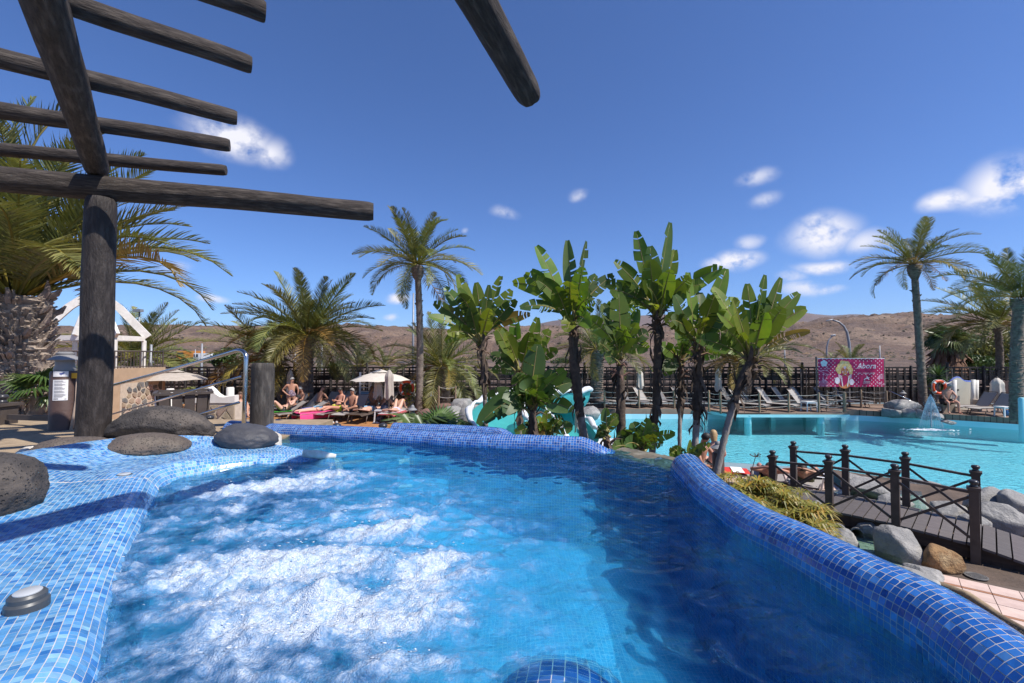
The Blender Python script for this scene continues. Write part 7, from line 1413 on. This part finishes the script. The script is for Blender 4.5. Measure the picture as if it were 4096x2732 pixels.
# ------------------------------------------------------------------ shrubs, yucca, trees beyond the fence
mat('shrub_olive', (.20, .20, .045), (.11, .13, .03), scale=1.5, rough=.6, trans=.25, attr=True); mat('shrub_green', (.075, .13, .028), (.045, .085, .02), scale=1.5, rough=.5, trans=.2, attr=True); mat('twig', (.10, .075, .055), rough=.9)
def shrub(name, label, c, rad, n, m, leaf=.12, seed=1, cat='shrub', group=None, lumps=7, zb=None):
    r_ = np.random.default_rng(seed); c = Vector(c); root = tag(empty(name, (c.x, c.y, zb if zb is not None else 0)), label, cat, group); o0 = Vector(root.location); b = MB(); t = MB(); cs_ = []
    for k in range(lumps): d = r_.normal(size=3); d /= np.linalg.norm(d); cs_.append((Vector((d[0] * rad[0] * .6, d[1] * rad[1] * .6, d[2] * rad[2] * .6)), r_.uniform(.4, .7)))
    for k in range(n):
        lc, s_ = cs_[r_.integers(lumps)]; d = r_.normal(size=3); d /= np.linalg.norm(d); rr = r_.uniform(.55, 1.05) ** .5; p = c - o0 + lc + Vector((d[0] * rad[0] * s_ * rr, d[1] * rad[1] * s_ * rr, d[2] * rad[2] * s_ * rr)); u = Vector(r_.normal(size=3)).normalized() * leaf * r_.uniform(.6, 1.3); v = u.cross(Vector(r_.normal(size=3))).normalized() * leaf * .45; cc = r_.uniform(.65, 1.35); b.add([p - u, p + v, p + u, p - v], [(0, 1, 2, 3)], (cc * r_.uniform(.9, 1.2), cc, cc * .9))
    for lc, s_ in cs_: t.tube([Vector((0, 0, 0)), (c - o0 + lc) * .5 + Vector((0, 0, .05)), c - o0 + lc], [.05 * rad[2], .035 * rad[2], .012 * rad[2]], 5, cap=False)
    b.build('crown', M[m], root); t.build('trunk', M['twig'], root); return root
shrub('leafy_tree', 'broad olive green tree behind the palms at the right edge', at(3945, 1420, 36), (2.6, 2.0, 1.9), 6000, 'shrub_olive', .13, 1, 'tree', 'trees beyond the fence', 12, .3); shrub('leafy_tree', 'yellowish tree crown cut by the right edge', at(4085, 1415, 34), (1.6, 1.6, 1.8), 3000, 'shrub_olive', .13, 2, 'tree', 'trees beyond the fence', 9, .3); shrub('leafy_tree', 'dark green scrub low behind the right end of the fence', at(3880, 1465, 31), (2.2, 1, .7), 2600, 'shrub_green', .12, 3, 'tree', 'trees beyond the fence', 9, .3)
shrub('shrub', 'dark leafy shrub beyond the fence below the handrail bend', at(930, 1440, 32), (1.4, 1, .9), 2200, 'shrub_green', .11, 4, group='shrubs beyond the fence', zb=.3); shrub('shrub', 'low green shrub beyond the fence right of the palm trunk', at(1352, 1462, 40), (1.0, .8, .5), 900, 'shrub_green', .12, 5, group='shrubs beyond the fence', zb=.3); shrub('shrub', 'bright green bush growing at the foot of the tall slim palm', at(1660, 1590, 20.8), (.55, .45, .7), 1500, 'shrub_olive', .07, 6, group='garden bushes', zb=0); shrub('shrub', 'second small bush right of the tall palm trunk', at(1700, 1600, 20.6), (.3, .3, .55), 700, 'shrub_olive', .07, 7, group='garden bushes', zb=0)
shrub('shrub', 'little leafy plant behind the slatted planter', at(745, 1563, 12.8), (.22, .2, .14), 260, 'shrub_olive', .06, 8, group='garden bushes', zb=GZ)
for k in range(9):
    px = (640, 690, 735, 860, 900, 1020, 2120, 2250, 1075)[k]; shrub('shrub', f'{(ORD + ["ninth"])[k]} roadside bush from the left row beyond the fence' , at(px, 1448, 88), (1.8 + .4 * (k % 3), 1.2, .8), 420, 'shrub_green', .25, 20 + k, group='roadside bushes', zb=.6)
def yucca(label, px, py, d, n, L, seed, z=0.0):
    q = at(px, py, d); r_ = np.random.default_rng(seed); root = tag(empty('yucca', (q.x, d, z)), label, 'yucca', 'yuccas by the fence'); h = q.z - z; b = MB(); b.tube([(0, 0, 0), (.03, 0, h)], [.1, .07], 8); b.build('trunk', M['palm_bark'], root, 0); b = MB()
    for k in range(n):
        a = k * 2.4; el = 1.35 - 2.0 * k / n; e = Vector((math.cos(a) * math.cos(el), math.sin(a) * math.cos(el), math.sin(el))); t = Vector((-math.sin(a), math.cos(a), 0)) * .028; p0 = Vector((.03, 0, h)); l_ = L * r_.uniform(.8, 1.1); m_ = p0 + e * l_ * .5; b.add([p0 - t * .6, p0 + t * .6, m_ + t, m_ - t, p0 + e * l_ + Vector((0, 0, -.1 * l_))], [(0, 1, 2, 3), (3, 2, 4)], (r_.uniform(.7, 1.4),) * 3)
    b.build('leaves', M['shrub_green'], root)
yucca('tall yucca rosette left of the shower wall', 3750, 1505, 23.2, 90, .85, 1); yucca('lower yucca rosette behind the fountain palm trunk', 3700, 1545, 23.6, 80, .8, 2); yucca('third yucca rosette behind the lifebuoy', 3770, 1545, 23.4, 70, .7, 3)
# ------------------------------------------------------------------ poles, lamps, vehicles on the road
mat('galv', (.30, .31, .33), (.24, .25, .27), rough=.5, metal=.3)
def pole(label, px, y0, y1, d, r=.06, cat='pole', lamp=False):
    a, c = at(px, y0, d), at(px, y1, d); root = tag(empty('street_pole', (a.x, d, 0)), label, cat, 'poles beyond the fence'); b = MB(); b.lathe((0, 0, 0), [(r * 1.3, 0), (r * .7, c.z)], 8); b.build('shaft', M['galv'], root, 0)
    if lamp: b = MB(); b.box((0, -.1, c.z), (.5, .3, .18)); b.build('luminaire', M['galv'], root)
pole('tall grey mast behind the tall slim palm', 1652, 1480, 1172, 36, .085); pole('slim pole behind the trunk of the spreading palm', 1287, 1475, 1368, 34, .06); pole('grey pole at the corner of the gazebo terrace', 603, 1475, 1378, 27, .09); pole('light pole beyond the fence left of the handrail bend', 805, 1540, 1374, 26.5, .07); pole('thin lamp pole beside the gazebo', 552, 1480, 1243, 30, .06, lamp=True); pole('thin far pole left of the pink banner', 3140, 1470, 1385, 60, .08); pole('thin far pole right of the pink banner', 3520, 1440, 1382, 60, .08); pole('far thin pole beyond the road left of the handrail', 617, 1475, 1392, 80, .1); pole('far thin pole above the road between umbrella and shrub', 780, 1475, 1397, 80, .1); pole('thin far pole between the two left palms', 1180, 1475, 1410, 70, .1)
def street_lamp(label, pts, d, r):
    P_ = [at(px, py, d) for px, py in pts]; o0 = Vector((P_[0].x, d, 0)); root = tag(empty('street_lamp', o0), label, 'street lamp', 'curved street lamps'); b = MB(); b.tube([Vector((0, 0, 0))] + [p - o0 for p in P_], [r] * 2 + [r * (1 - .5 * k / len(P_)) for k in range(len(P_) - 1)], 8); b.build('shaft', M['galv'], root, 0); e = P_[-1] - o0; b = MB(); b.lathe(e + Vector((-.5, 0, 0)), [(.02, -.5), (.22, -.2), (.22, .3), (.08, .55)], 10, axis=(1, 0, .25), sy=.45); b.build('luminaire', M['galv'], root, 0)
street_lamp('tall curved street lamp above the pink banner', [(3401, 1430), (3396, 1370), (3388, 1330), (3375, 1305), (3355, 1288), (3332, 1281)], 58, .16); street_lamp('smaller curved street lamp left of the tall one', [(3306, 1425), (3308, 1385), (3315, 1360), (3328, 1346), (3342, 1341)], 75, .12)
py_ = tag(empty('pylon', at(3364, 1420, 600) * 1), 'faint lattice pylon on the slope behind the street lamp', 'pylon'); b = MB(); zz = 40
for s_ in (-1, 1): b.bar((s_ * 3, 0, -5), (s_ * .5, 0, zz), .35)
for k in range(7): b.bar((-3 + k * .35, 0, k * 5.5), (3 - k * .35 - .3, 0, k * 5.5 + 4), .25)
for z in (28, 33): b.bar((-5, 0, z), (5, 0, z), .3)
b.build('lattice', M['galv'], py_)
def vehicle(label, px, d, z, L, H, col, van=False, cat='car'):
    m = mat('paint_' + label.split()[0] + str(len(M)), col, rough=.3, coat=.5); q = at(px, 1450, d); root = tag(empty('road_vehicle', (q.x, d, z)), label, cat, 'vehicles on the road'); b = MB(); b.box((0, 0, .55), (L, 1.7, .6)); b.box((-.1 if not van else .2, 0, .85 + (H - .85) / 2), (L * (.55 if not van else .85), 1.5, H - .85), taper=.82 if not van else .95); b.build('body', m, root)
    b = MB(); b.box((-.1 if not van else -L * .25, -.77, .85 + (H - .85) / 2), (L * (.45 if not van else .2), .02, (H - .85) * .6)); b.build('window', M['dark_plastic'], root)
    for x in (-.32, .32): b = MB(); b.lathe((x * L, -.8, .3), [(.3, 0), (.3, .18)], 14, axis=(0, 1, 0)); b.build('wheel', M['dark_plastic'], root, 40)
vehicle('white van on the road left of the gazebo pole', 607, 99, 1.19, 4.6, 2.0, (.7, .7, .7), True, 'van'); vehicle('grey car on the road just right of the white van', 628, 99.5, 1.19, 4.2, 1.45, (.35, .37, .4)); vehicle('orange lorry on the road above the handrail', 760, 101, 1.19, 6.5, 2.4, (.7, .25, .02), True, 'lorry'); vehicle('small white truck on the road near the shrub', 814, 99, 1.19, 4.6, 1.9, (.72, .72, .7), True, 'van')

# ------------------------------------------------------------------ people
mat('skin_tan', (.46, .235, .145), (.41, .20, .125), scale=4, rough=.55); mat('skin_fair', (.62, .37, .27), (.56, .32, .23), scale=4, rough=.55); mat('skin_red', (.52, .25, .17), (.47, .22, .15), scale=4, rough=.55)
mat('hair_dark', (.025, .018, .014), (.015, .012, .01), scale=30, rough=.6); mat('hair_blond', (.42, .28, .13), (.32, .2, .09), scale=30, rough=.6); mat('hair_grey', (.34, .32, .30), (.26, .25, .24), scale=30, rough=.7); mat('hair_brown', (.12, .07, .04), (.09, .05, .03), scale=30, rough=.6)
mat('cloth_black', (.02, .02, .022), rough=.8); mat('cloth_white', (.72, .70, .70), rough=.9); mat('cloth_yellow', (.62, .72, .03), rough=.7); mat('cloth_blue', (.20, .36, .50), rough=.7); mat('cloth_print', (.40, .30, .34), (.10, .06, .10), scale=26, rough=.7, lo=.45, hi=.55); mat('cloth_grey', (.24, .24, .25), rough=.9); mat('cloth_stripe', (.62, .62, .72), (.30, .32, .55), scale=40, rough=.9, lo=.48, hi=.52); mat('cloth_green', (.16, .17, .09), (.10, .11, .06), scale=30, rough=.9)
E0 = [('pel', 'sto'), ('sto', 'che'), ('che', 'nek'), ('nek', 'hea'), ('hea', 'top')]
for s_ in 'lr': E0 += [('pel', 'hip' + s_), ('hip' + s_, 'thi' + s_), ('thi' + s_, 'kne' + s_), ('kne' + s_, 'cal' + s_), ('cal' + s_, 'ank' + s_), ('ank' + s_, 'toe' + s_), ('che', 'sho' + s_), ('sho' + s_, 'upa' + s_), ('upa' + s_, 'elb' + s_), ('elb' + s_, 'for' + s_), ('for' + s_, 'wri' + s_), ('wri' + s_, 'han' + s_), ('han' + s_, 'fin' + s_), ('wri' + s_, 'thu' + s_)]
RAD = dict(pel=.125, sto=.112, che=.128, nek=.052, hea=.088, top=.070, hip=.105, thi=.088, kne=.056, cal=.055, ank=.036, toe=.030, sho=.062, upa=.050, elb=.038, **{'for': .036}, wri=.026, han=.034, fin=.014, thu=.011)
def skin_obj(name, J, keys, edges, rad, m, parent=None, grow=0.0, root='pel'):
    me = bpy.data.meshes.new(name); ix = {k: i for i, k in enumerate(keys)}; me.from_pydata([tuple(J[k]) for k in keys], [(ix[a], ix[b]) for a, b in edges if a in ix and b in ix], []); me.update(); o = obj(name, me, m, parent)
    o.modifiers.new('skin', 'SKIN'); o.modifiers['skin'].use_smooth_shade = True
    if not me.skin_vertices: me.attributes
    for k, i in ix.items():
        sv = me.skin_vertices[0].data[i]; r_ = rad[k if k in rad else k[:3]] + grow; sv.radius = (r_, r_); sv.use_root = (k == root)
    ss_ = o.modifiers.new('sub', 'SUBSURF'); ss_.levels = 1; ss_.render_levels = 1; return o
def complete(J):                              # fill in the in-between joints
    V = {k: Vector(v) for k, v in J.items()}
    if 'sto' not in V: V['sto'] = V['pel'].lerp(V['che'], .45)
    ax = (V['che'] - V['pel']).normalized()
    for s_ in 'lr':
        V['thi' + s_] = V['hip' + s_].lerp(V['kne' + s_], .4); V['cal' + s_] = V['kne' + s_].lerp(V['ank' + s_], .35); V['upa' + s_] = V['sho' + s_].lerp(V['elb' + s_], .45); V['for' + s_] = V['elb' + s_].lerp(V['wri' + s_], .35); d = (V['wri' + s_] - V['elb' + s_]).normalized()
        h = V.pop('grip' + s_, None); e = (h - V['wri' + s_]).normalized() if h is not None else d; V['han' + s_] = V['wri' + s_] + e * .075; V['fin' + s_] = V['wri' + s_] + e * .165; sd_ = e.cross(Vector((0, 0, 1))); sd_ = sd_.normalized() if sd_.length > .1 else Vector((1, 0, 0)); V['thu' + s_] = V['wri' + s_] + e * .06 + sd_ * .045 * (1 if s_ == 'l' else -1)
    if 'top' not in V: V['top'] = V['hea'] + (V['hea'] - V['nek']).normalized() * .075
    return V
def person(label, loc, yaw, J, skin='skin_tan', hair='hair_dark', clothes=(), longhair=0.0, cap=None, scale=1.0, fat=1.0, group=None, face=None, bald=False):
    V = complete(J); rad = {k: v * (fat if k in ('pel', 'sto', 'che', 'hip', 'thi') else 1) for k, v in RAD.items()}; keys = list(V.keys()); edges = E0
    o = skin_obj('person', V, keys, edges, rad, M[skin]); o.location = loc; o.rotation_euler = (0, 0, yaw); o.scale = (scale,) * 3; tag(o, label, 'person', group)
    hd = V['hea']; upv = (V['top'] - V['hea']).normalized(); fc = Vector(face if face else (0, -1, 0)); fc = (fc - upv * fc.dot(upv)).normalized(); sd_ = upv.cross(fc)
    c = hd + upv * .035
    b = MB(); rows = []; n = 18                                   # hair shell: open over the face
    for t in np.linspace(0.0, 1.0, 9):
        th = t * (1.95 + longhair * .3); ring = []
        for j in range(n):
            a = 2 * math.pi * j / n; front = max(0, math.cos(a)); th2 = th * (1 - .52 * front); drop = longhair * max(0, t - .6) * .5 * (1 - front)
            ring.append(tuple(c + upv * (math.cos(th2) * .115 - drop) + (fc * math.cos(a) * .100 + sd_ * math.sin(a) * .092) * math.sin(th2) * (1.06 - (.18 * t if longhair else 0)) - fc * .012))
        rows.append(ring)
    v = [q for r_ in rows for q in r_]; b.add(v, [(i * n + j, i * n + (j + 1) % n, (i + 1) * n + (j + 1) % n, (i + 1) * n + j) for i in range(8) for j in range(n)])
    if not bald: b.build('hair', M[hair], o, 0)
    if cap:
        b = MB(); m3 = Matrix((sd_, fc, upv)).transposed(); b.lathe(c, [(.108, .0), (.112, .04), (.09, .09), (.04, .112)], 18, axis=upv); b.add([c + m3 @ Vector((x, y, .012)) for x, y in ((-.08, .07), (.08, .07), (.065, .17), (-.065, .17))], [(0, 1, 2, 3)]); b.build('cap', M[cap], o, 40)
    b = MB(); nb = hd + fc * .088 + upv * .01                        # nose, brow, eyes, mouth
    b.add([nb + upv * .03 - fc * .012, nb - sd_ * .014 - upv * .012 - fc * .012, nb + sd_ * .014 - upv * .012 - fc * .012, nb + fc * .018 - upv * .008], [(0, 1, 3), (0, 3, 2), (1, 2, 3)])
    b.build('nose', M[skin], o)
    b = MB()
    for s_ in (-1, 1): b.lathe(hd + fc * .078 + upv * .035 + sd_ * s_ * .032, [(.001, -.006), (.012, 0), (.001, .006)], 8, axis=fc)
    b.box(hd + fc * .083 - upv * .03, (.035, .035, .008)); b.build('eyes_and_mouth', M['hair_dark'], o)
    for s_ in (-1, 1): b = MB(); b.lathe(hd + sd_ * s_ * .085 + upv * .02, [(.005, -.008), (.028, 0), (.02, .01)], 10, axis=sd_ * s_, sx=.6); b.build('ear', M[skin], o, 0)
    for what, mt in clothes:
        if what == 'trunks': ks = ['pel', 'hipl', 'hipr', 'thil', 'thir']; ed = [('pel', 'hipl'), ('pel', 'hipr'), ('hipl', 'thil'), ('hipr', 'thir')]
        elif what == 'shorts':
            ks = ['pel', 'hipl', 'hipr', 'thil', 'thir', 'knl', 'knr']; V['knl'] = V['thil'].lerp(V['knel'], .6); V['knr'] = V['thir'].lerp(V['kner'], .6); ed = [('pel', 'hipl'), ('pel', 'hipr'), ('hipl', 'thil'), ('hipr', 'thir'), ('thil', 'knl'), ('thir', 'knr')]
        elif what == 'briefs': V['hl'] = V['hipl'].lerp(V['thil'], .35); V['hr'] = V['hipr'].lerp(V['thir'], .35); ks = ['pel', 'hipl', 'hipr', 'hl', 'hr']; ed = [('pel', 'hipl'), ('pel', 'hipr'), ('hipl', 'hl'), ('hipr', 'hr')]
        elif what == 'swimsuit': V['bu'] = V['sto'].lerp(V['che'], .85); V['hl'] = V['hipl'].lerp(V['thil'], .2); V['hr'] = V['hipr'].lerp(V['thir'], .2); ks = ['pel', 'sto', 'bu', 'hipl', 'hipr', 'hl', 'hr']; ed = [('pel', 'sto'), ('sto', 'bu'), ('pel', 'hipl'), ('pel', 'hipr'), ('hipl', 'hl'), ('hipr', 'hr')]
        elif what == 'bikini_top': V['b0'] = V['sto'].lerp(V['che'], .75); V['b1'] = V['sto'].lerp(V['che'], 1.0); ks = ['b0', 'b1']; ed = [('b0', 'b1')]
        elif what == 'shirt': ks = ['pel', 'sto', 'che', 'shol', 'shor', 'upal', 'upar']; ed = [('pel', 'sto'), ('sto', 'che'), ('che', 'shol'), ('che', 'shor'), ('shol', 'upal'), ('shor', 'upar')]
        rd = {k: (rad.get(k) or rad.get(k[:3]) or .09) for k in ks}
        for k, r_ in (('knl', .078), ('knr', .078), ('hl', .1), ('hr', .1), ('bu', .124), ('b0', .122), ('b1', .126)):
            if k in rd: rd[k] = r_ * (fat if k in ('bu', 'b0', 'b1') else 1)
        cl = skin_obj(what, V, ks, ed, rd, M[mt], o, .012, ks[0])
    return o
def sit(z=.36, lean=.15, knee=.55, feet=0.0, spread=.16, grip=(.0, -.5, .55), headf=.0, legs='down'):
    """seated on something z high, facing -Y"""
    J = dict(pel=(0, 0, z + .10), che=(0, lean, z + .50), nek=(0, lean + .01, z + .66), hea=(0, lean - .03 - headf, z + .80))
    for s_, k in (('l', -1), ('r', 1)):
        J['hip' + s_] = (k * .095, -.02, z + .08); J['sho' + s_] = (k * .185, lean, z + .57)
        if legs == 'down': J['kne' + s_] = (k * spread, -.44, z + .10); J['ank' + s_] = (k * spread * 1.05, -.45, .08); J['toe' + s_] = (k * spread * 1.2, -.60, .04)
        elif legs == 'cross': J['kne' + s_] = (k * .36, -.30, z + .22); J['ank' + s_] = (-k * .06, -.46, z + .08); J['toe' + s_] = (-k * .14, -.52, z + .05)
        elif legs == 'out': J['kne' + s_] = (k * .12, -.47, z + .16); J['ank' + s_] = (k * .14, -.9, z + .07); J['toe' + s_] = (k * .17, -.97, z + .17)
        elif legs == 'up': J['kne' + s_] = (k * .14, -.36, z + .50); J['ank' + s_] = (k * .15, -.62, z + .08); J['toe' + s_] = (k * .17, -.77, z + .06)
        g = Vector(grip); J['elb' + s_] = (k * .27, lean - .16, z + .33); J['wri' + s_] = (k * (.07 + g.x), lean * .3 + g.y * .62, z + g.z * .55); J['grip' + s_] = (k * g.x * .5, g.y, z + g.z * .62)
    return J
def lie(z=.40, back=0.0, knees=False, prone=False, arms='side', ang=None):
    """lying with the head at +Y, feet at -Y"""
    c, s0 = math.cos(back), math.sin(back); J = dict(pel=(0, 0, z + .06), che=(0, .40 * c, z + .06 + .40 * s0), nek=(0, .56 * c, z + .07 + .56 * s0), hea=(0, .69 * c, z + .10 + .69 * s0))
    for q, k in (('l', -1), ('r', 1)):
        J['hip' + q] = (k * .095, -.02, z + .05); J['sho' + q] = (k * .18, .47 * c, z + .06 + .47 * s0)
        if knees: J['kne' + q] = (k * .14, -.33, z + .44); J['ank' + q] = (k * .15, -.60, z + .07); J['toe' + q] = (k * .17, -.75, z + .05)
        else: J['kne' + q] = (k * .13, -.45, z + .06); J['ank' + q] = (k * .16, -.88, z + .05); J['toe' + q] = (k * .2, -.93, z + (.15 if not prone else -.02))
        if arms == 'side': J['elb' + q] = (k * .30, .22 * c, z + .03 + .2 * s0); J['wri' + q] = (k * .27, -.02, z + .05)
        elif arms == 'up': J['elb' + q] = (k * .36, .66 * c, z + .06 + .6 * s0); J['wri' + q] = (k * .14, .78 * c, z + .09 + .75 * s0)
        else: J['elb' + q] = (k * .3, .3 * c, z + .08 + .3 * s0); J['wri' + q] = (k * .08, .30 * c, z + .2 + .3 * s0)
    return J
def yw(fdv): return math.atan2(fdv[1], fdv[0]) + math.pi / 2     # the -Y of the figure points along fdv
SG = 'sunbathers on the terrace'
stand_j = dict(pel=(0, 0, .93), che=(0, .0, 1.27), nek=(.0, .0, 1.44), hea=(.02, -.02, 1.57), hipl=(-.1, 0, .9), hipr=(.1, 0, .9), knel=(-.1, -.02, .48), kner=(.11, -.02, .48), ankl=(-.1, .03, .08), ankr=(.12, .03, .08), toel=(-.12, -.13, .03), toer=(.15, -.13, .03), shol=(-.185, 0, 1.38), shor=(.185, 0, 1.38), elbl=(-.37, .04, 1.16), wril=(-.17, -.05, .98), gripl=(-.1, -.1, .95), elbr=(.27, .02, 1.12), wrir=(.24, -.06, .88))
person('standing woman in a patterned swimsuit with one hand on her hip', dp(1166, 19.9), .35, stand_j, 'skin_tan', 'hair_grey', [('swimsuit', 'cloth_print')], group=SG, face=(.5, -.8, 0))
person('man with a black cap lying back on a green towel with raised knees', dp(1130, 18.9) + Vector((.0, 0, 0)), yw((-.75, -.66)), lie(.38, .6, True, arms='face'), 'skin_fair', 'hair_dark', [('trunks', 'cloth_black')], cap='cloth_black', group=SG)
person('grey haired woman in a black swimsuit sitting and looking at her phone', dp(1203, 20.3), yw((-.6, -.8)), sit(.36, .05, grip=(.05, -.42, .75), headf=.06, legs='out'), 'skin_tan', 'hair_grey', [('swimsuit', 'cloth_black')], group=SG)
person('man sitting with bare back turned beside the empty loungers', dp(1275, 20.8), 2.6, sit(.36, -.12, grip=(.05, -.4, .5), headf=.08), 'skin_tan', 'hair_brown', [('trunks', 'cloth_black')], group=SG)
person('woman lying face down on the pink towel', dp(1275, 19.0), yw((-.62, -.78)), lie(.39, 0, False, True, 'up'), 'skin_fair', 'hair_blond', [('briefs', 'cloth_blue')], group=SG, longhair=.4, face=(0, 0, -1))
person('person in yellow bikini bottoms sitting up and looking at a phone', dp(1350, 19.35), yw((-.42, -.91)), sit(.37, .22, grip=(.04, -.3, .72), headf=.05, legs='out'), 'skin_red', 'hair_dark', [('briefs', 'cloth_yellow')], group=SG)
person('grey haired man sitting cross legged on his lounger', dp(1413, 19.1), yw((-.25, -.96)), sit(.37, -.05, grip=(.1, -.45, .25), legs='cross'), 'skin_tan', 'hair_grey', [('trunks', 'cloth_black')], group=SG, fat=1.08)
person('long haired woman sitting in the shade under the parasol', dp(1492, 20.4), 1.2, sit(.36, .1, grip=(.1, -.4, .35), legs='up'), 'skin_tan', 'hair_brown', [('swimsuit', 'cloth_grey')], longhair=.9, group=SG)
person('man lying on his back on the brown towel with his head towards us', dp(1480, 18.9), yw((.22, .97)), lie(.39, .05, False, False, 'up'), 'skin_fair', 'hair_dark', [('trunks', 'cloth_blue')], group=SG, fat=1.15, face=(0, 0, 1))
person('woman lying on the striped towel with one knee raised', dp(1587, 18.9), yw((.12, .99)), lie(.39, .05, True, False, 'up'), 'skin_fair', 'hair_brown', [('swimsuit', 'cloth_stripe')], longhair=.4, group=SG, face=(0, 0, 1))
person('tanned person lying on the lounger beside the lifebuoy', dp(1575, 20.4), yw((-.86, -.5)), lie(.38, .45, True, arms='side'), 'skin_tan', 'hair_dark', [('trunks', 'cloth_black')], group=SG)
person('woman in a dark bikini sitting between handrail and bollard', dp(962, 17.2), .7, sit(.36, .08, grip=(.1, -.4, .4), legs='up'), 'skin_tan', 'hair_brown', [('briefs', 'cloth_black'), ('bikini_top', 'cloth_black')], longhair=.5, group=SG)
person('person lying on coloured towels left of the bollard', dp(990, 17.6), yw((-.7, -.7)), lie(.39, .45, True), 'skin_fair', 'hair_dark', [('trunks', 'cloth_grey')], group=SG)
person('bather with a dark cap and bare back just behind the far rim', Vector((at(1722, 1690, 13.2).x, 13.2, -.12)), math.pi + .2, sit(.15, .05, grip=(.1, -.4, .3)), 'skin_red', 'hair_dark', [('trunks', 'cloth_black')], cap='cloth_black', group='bathers near the pool')
person('old man in dark trunks sitting on a stone plinth by the fountain', Vector((at(3783, 1600, 21.3).x, 21.3, 0)), -.15, sit(.45, -.1, grip=(.02, -.42, .15), headf=.1, spread=.2), 'skin_red', 'hair_grey', [('shorts', 'cloth_black')], fat=1.15, group='bathers near the pool')
b = MB(); q = at(3783, 1600, 21.45); b.box((q.x, 21.5, .22), (.6, .4, .44)); tag(b.build('stone_seat', M['stone_tan']), 'low stone seat under the old man by the fountain', 'seat')
person('person in a white shirt and grey shorts walking behind the palm trunk', Vector((at(128, 1600, 11.3).x, 11.3, GZ + .02)), .6, stand_j, 'skin_red', 'hair_grey', [('shirt', 'cloth_white'), ('shorts', 'cloth_grey')], group='people on the path', fat=1.1)
b = MB(); q = at(116, 1600, 11.15); b.tube([(q.x, 11.15, GZ + .02), (q.x + .02, 11.15, .85 + GZ)], .012, 8); b.tube([(q.x + .02, 11.15, .85 + GZ), (q.x + .1, 11.12, .87 + GZ)], .014, 8); tag(b.build('walking_stick', M['pale_plastic'], None, 0), 'grey walking stick held by the person in the white shirt', 'stick')
NW = 'bathers near the pool'
cp = dp(2790, 11.0, GZ - .18); cw = dp(2852, 11.2, GZ - .18)
person('dark haired man sitting on a lounger by the pool with his back bent', cp + Vector((-.02, 0, 0)), .5, sit(.36, -.15, grip=(.05, -.45, .25), headf=.06, spread=.2), 'skin_tan', 'hair_dark', [('trunks', 'cloth_grey')], group=NW, face=(.4, -.8, 0))
person('blond woman with long hair sitting on a lounger with her back to us', cw, math.pi - .3, sit(.36, .05, grip=(.1, -.4, .3), legs='out'), 'skin_fair', 'hair_blond', [('briefs', 'cloth_black')], longhair=.55, group=NW)
lounger('lounger with red towel under the couple at the pool edge', dp(2830, 11.1, GZ - .178), (.95, -.3), .3, 'sling_grey', 'loungers at the pool edge'); towel('red and white towel on the lounger of the couple', dp(2845, 11.1, GZ - .178), (.95, -.3), (1.0, .6), (.62, .04, .03), (.7, .7, .7), 2)
lounger('lounger under the brown haired woman behind the papyrus', dp(3068, 10.5, GZ - .178), (.45, .89), .2, 'sling_grey', 'loungers at the pool edge'); lounger('lounger with striped towel behind the bridge', dp(3215, 10.3, GZ - .178), (.6, .8), .1, 'sling_grey', 'loungers at the pool edge')
person('brown haired woman lying with her head down on her lounger behind the papyrus', dp(3068, 10.5, GZ - .178), yw((.45, .89)), lie(.39, .3, False, True, 'up'), 'skin_red', 'hair_brown', [('briefs', 'cloth_black')], longhair=.5, group=NW, face=(0, .3, -.6))
person('dark haired man lying on his front behind the bridge railing', dp(3215, 10.3, GZ - .178), yw((.6, .8)), lie(.39, .3, False, True, 'up'), 'skin_tan', 'hair_dark', [('shorts', 'cloth_green')], group=NW, face=(0, .3, -.6))
towel('navy and white striped towel on the lounger behind the bridge', dp(3238, 10.5, GZ - .178), (.6, .8), (.8, .6), (.7, .7, .72), (.03, .04, .15), 2)

# ------------------------------------------------------------------ thin summer haze over the whole place
hz = MB(); hz.box((0, 4400, 245), (36000, 9400, 500)); hzo = hz.build('haze'); hzo.location = (0, 0, 0); tag(hzo, kind='stuff')
for v_ in hzo.data.vertices:
    v_.co.z = -2.6 if v_.co.z < 100 else 400
hm = bpy.data.materials.new('haze'); hm.use_nodes = True; hm.node_tree.nodes.clear(); ho = hm.node_tree.nodes.new('ShaderNodeOutputMaterial'); pv = hm.node_tree.nodes.new('ShaderNodeVolumePrincipled'); pv.inputs['Color'].default_value = (.78, .86, 1, 1); pv.inputs['Density'].default_value = .000035; pv.inputs['Anisotropy'].default_value = .3; hm.node_tree.links.new(pv.outputs[0], ho.inputs['Volume']); hzo.data.materials.append(hm)
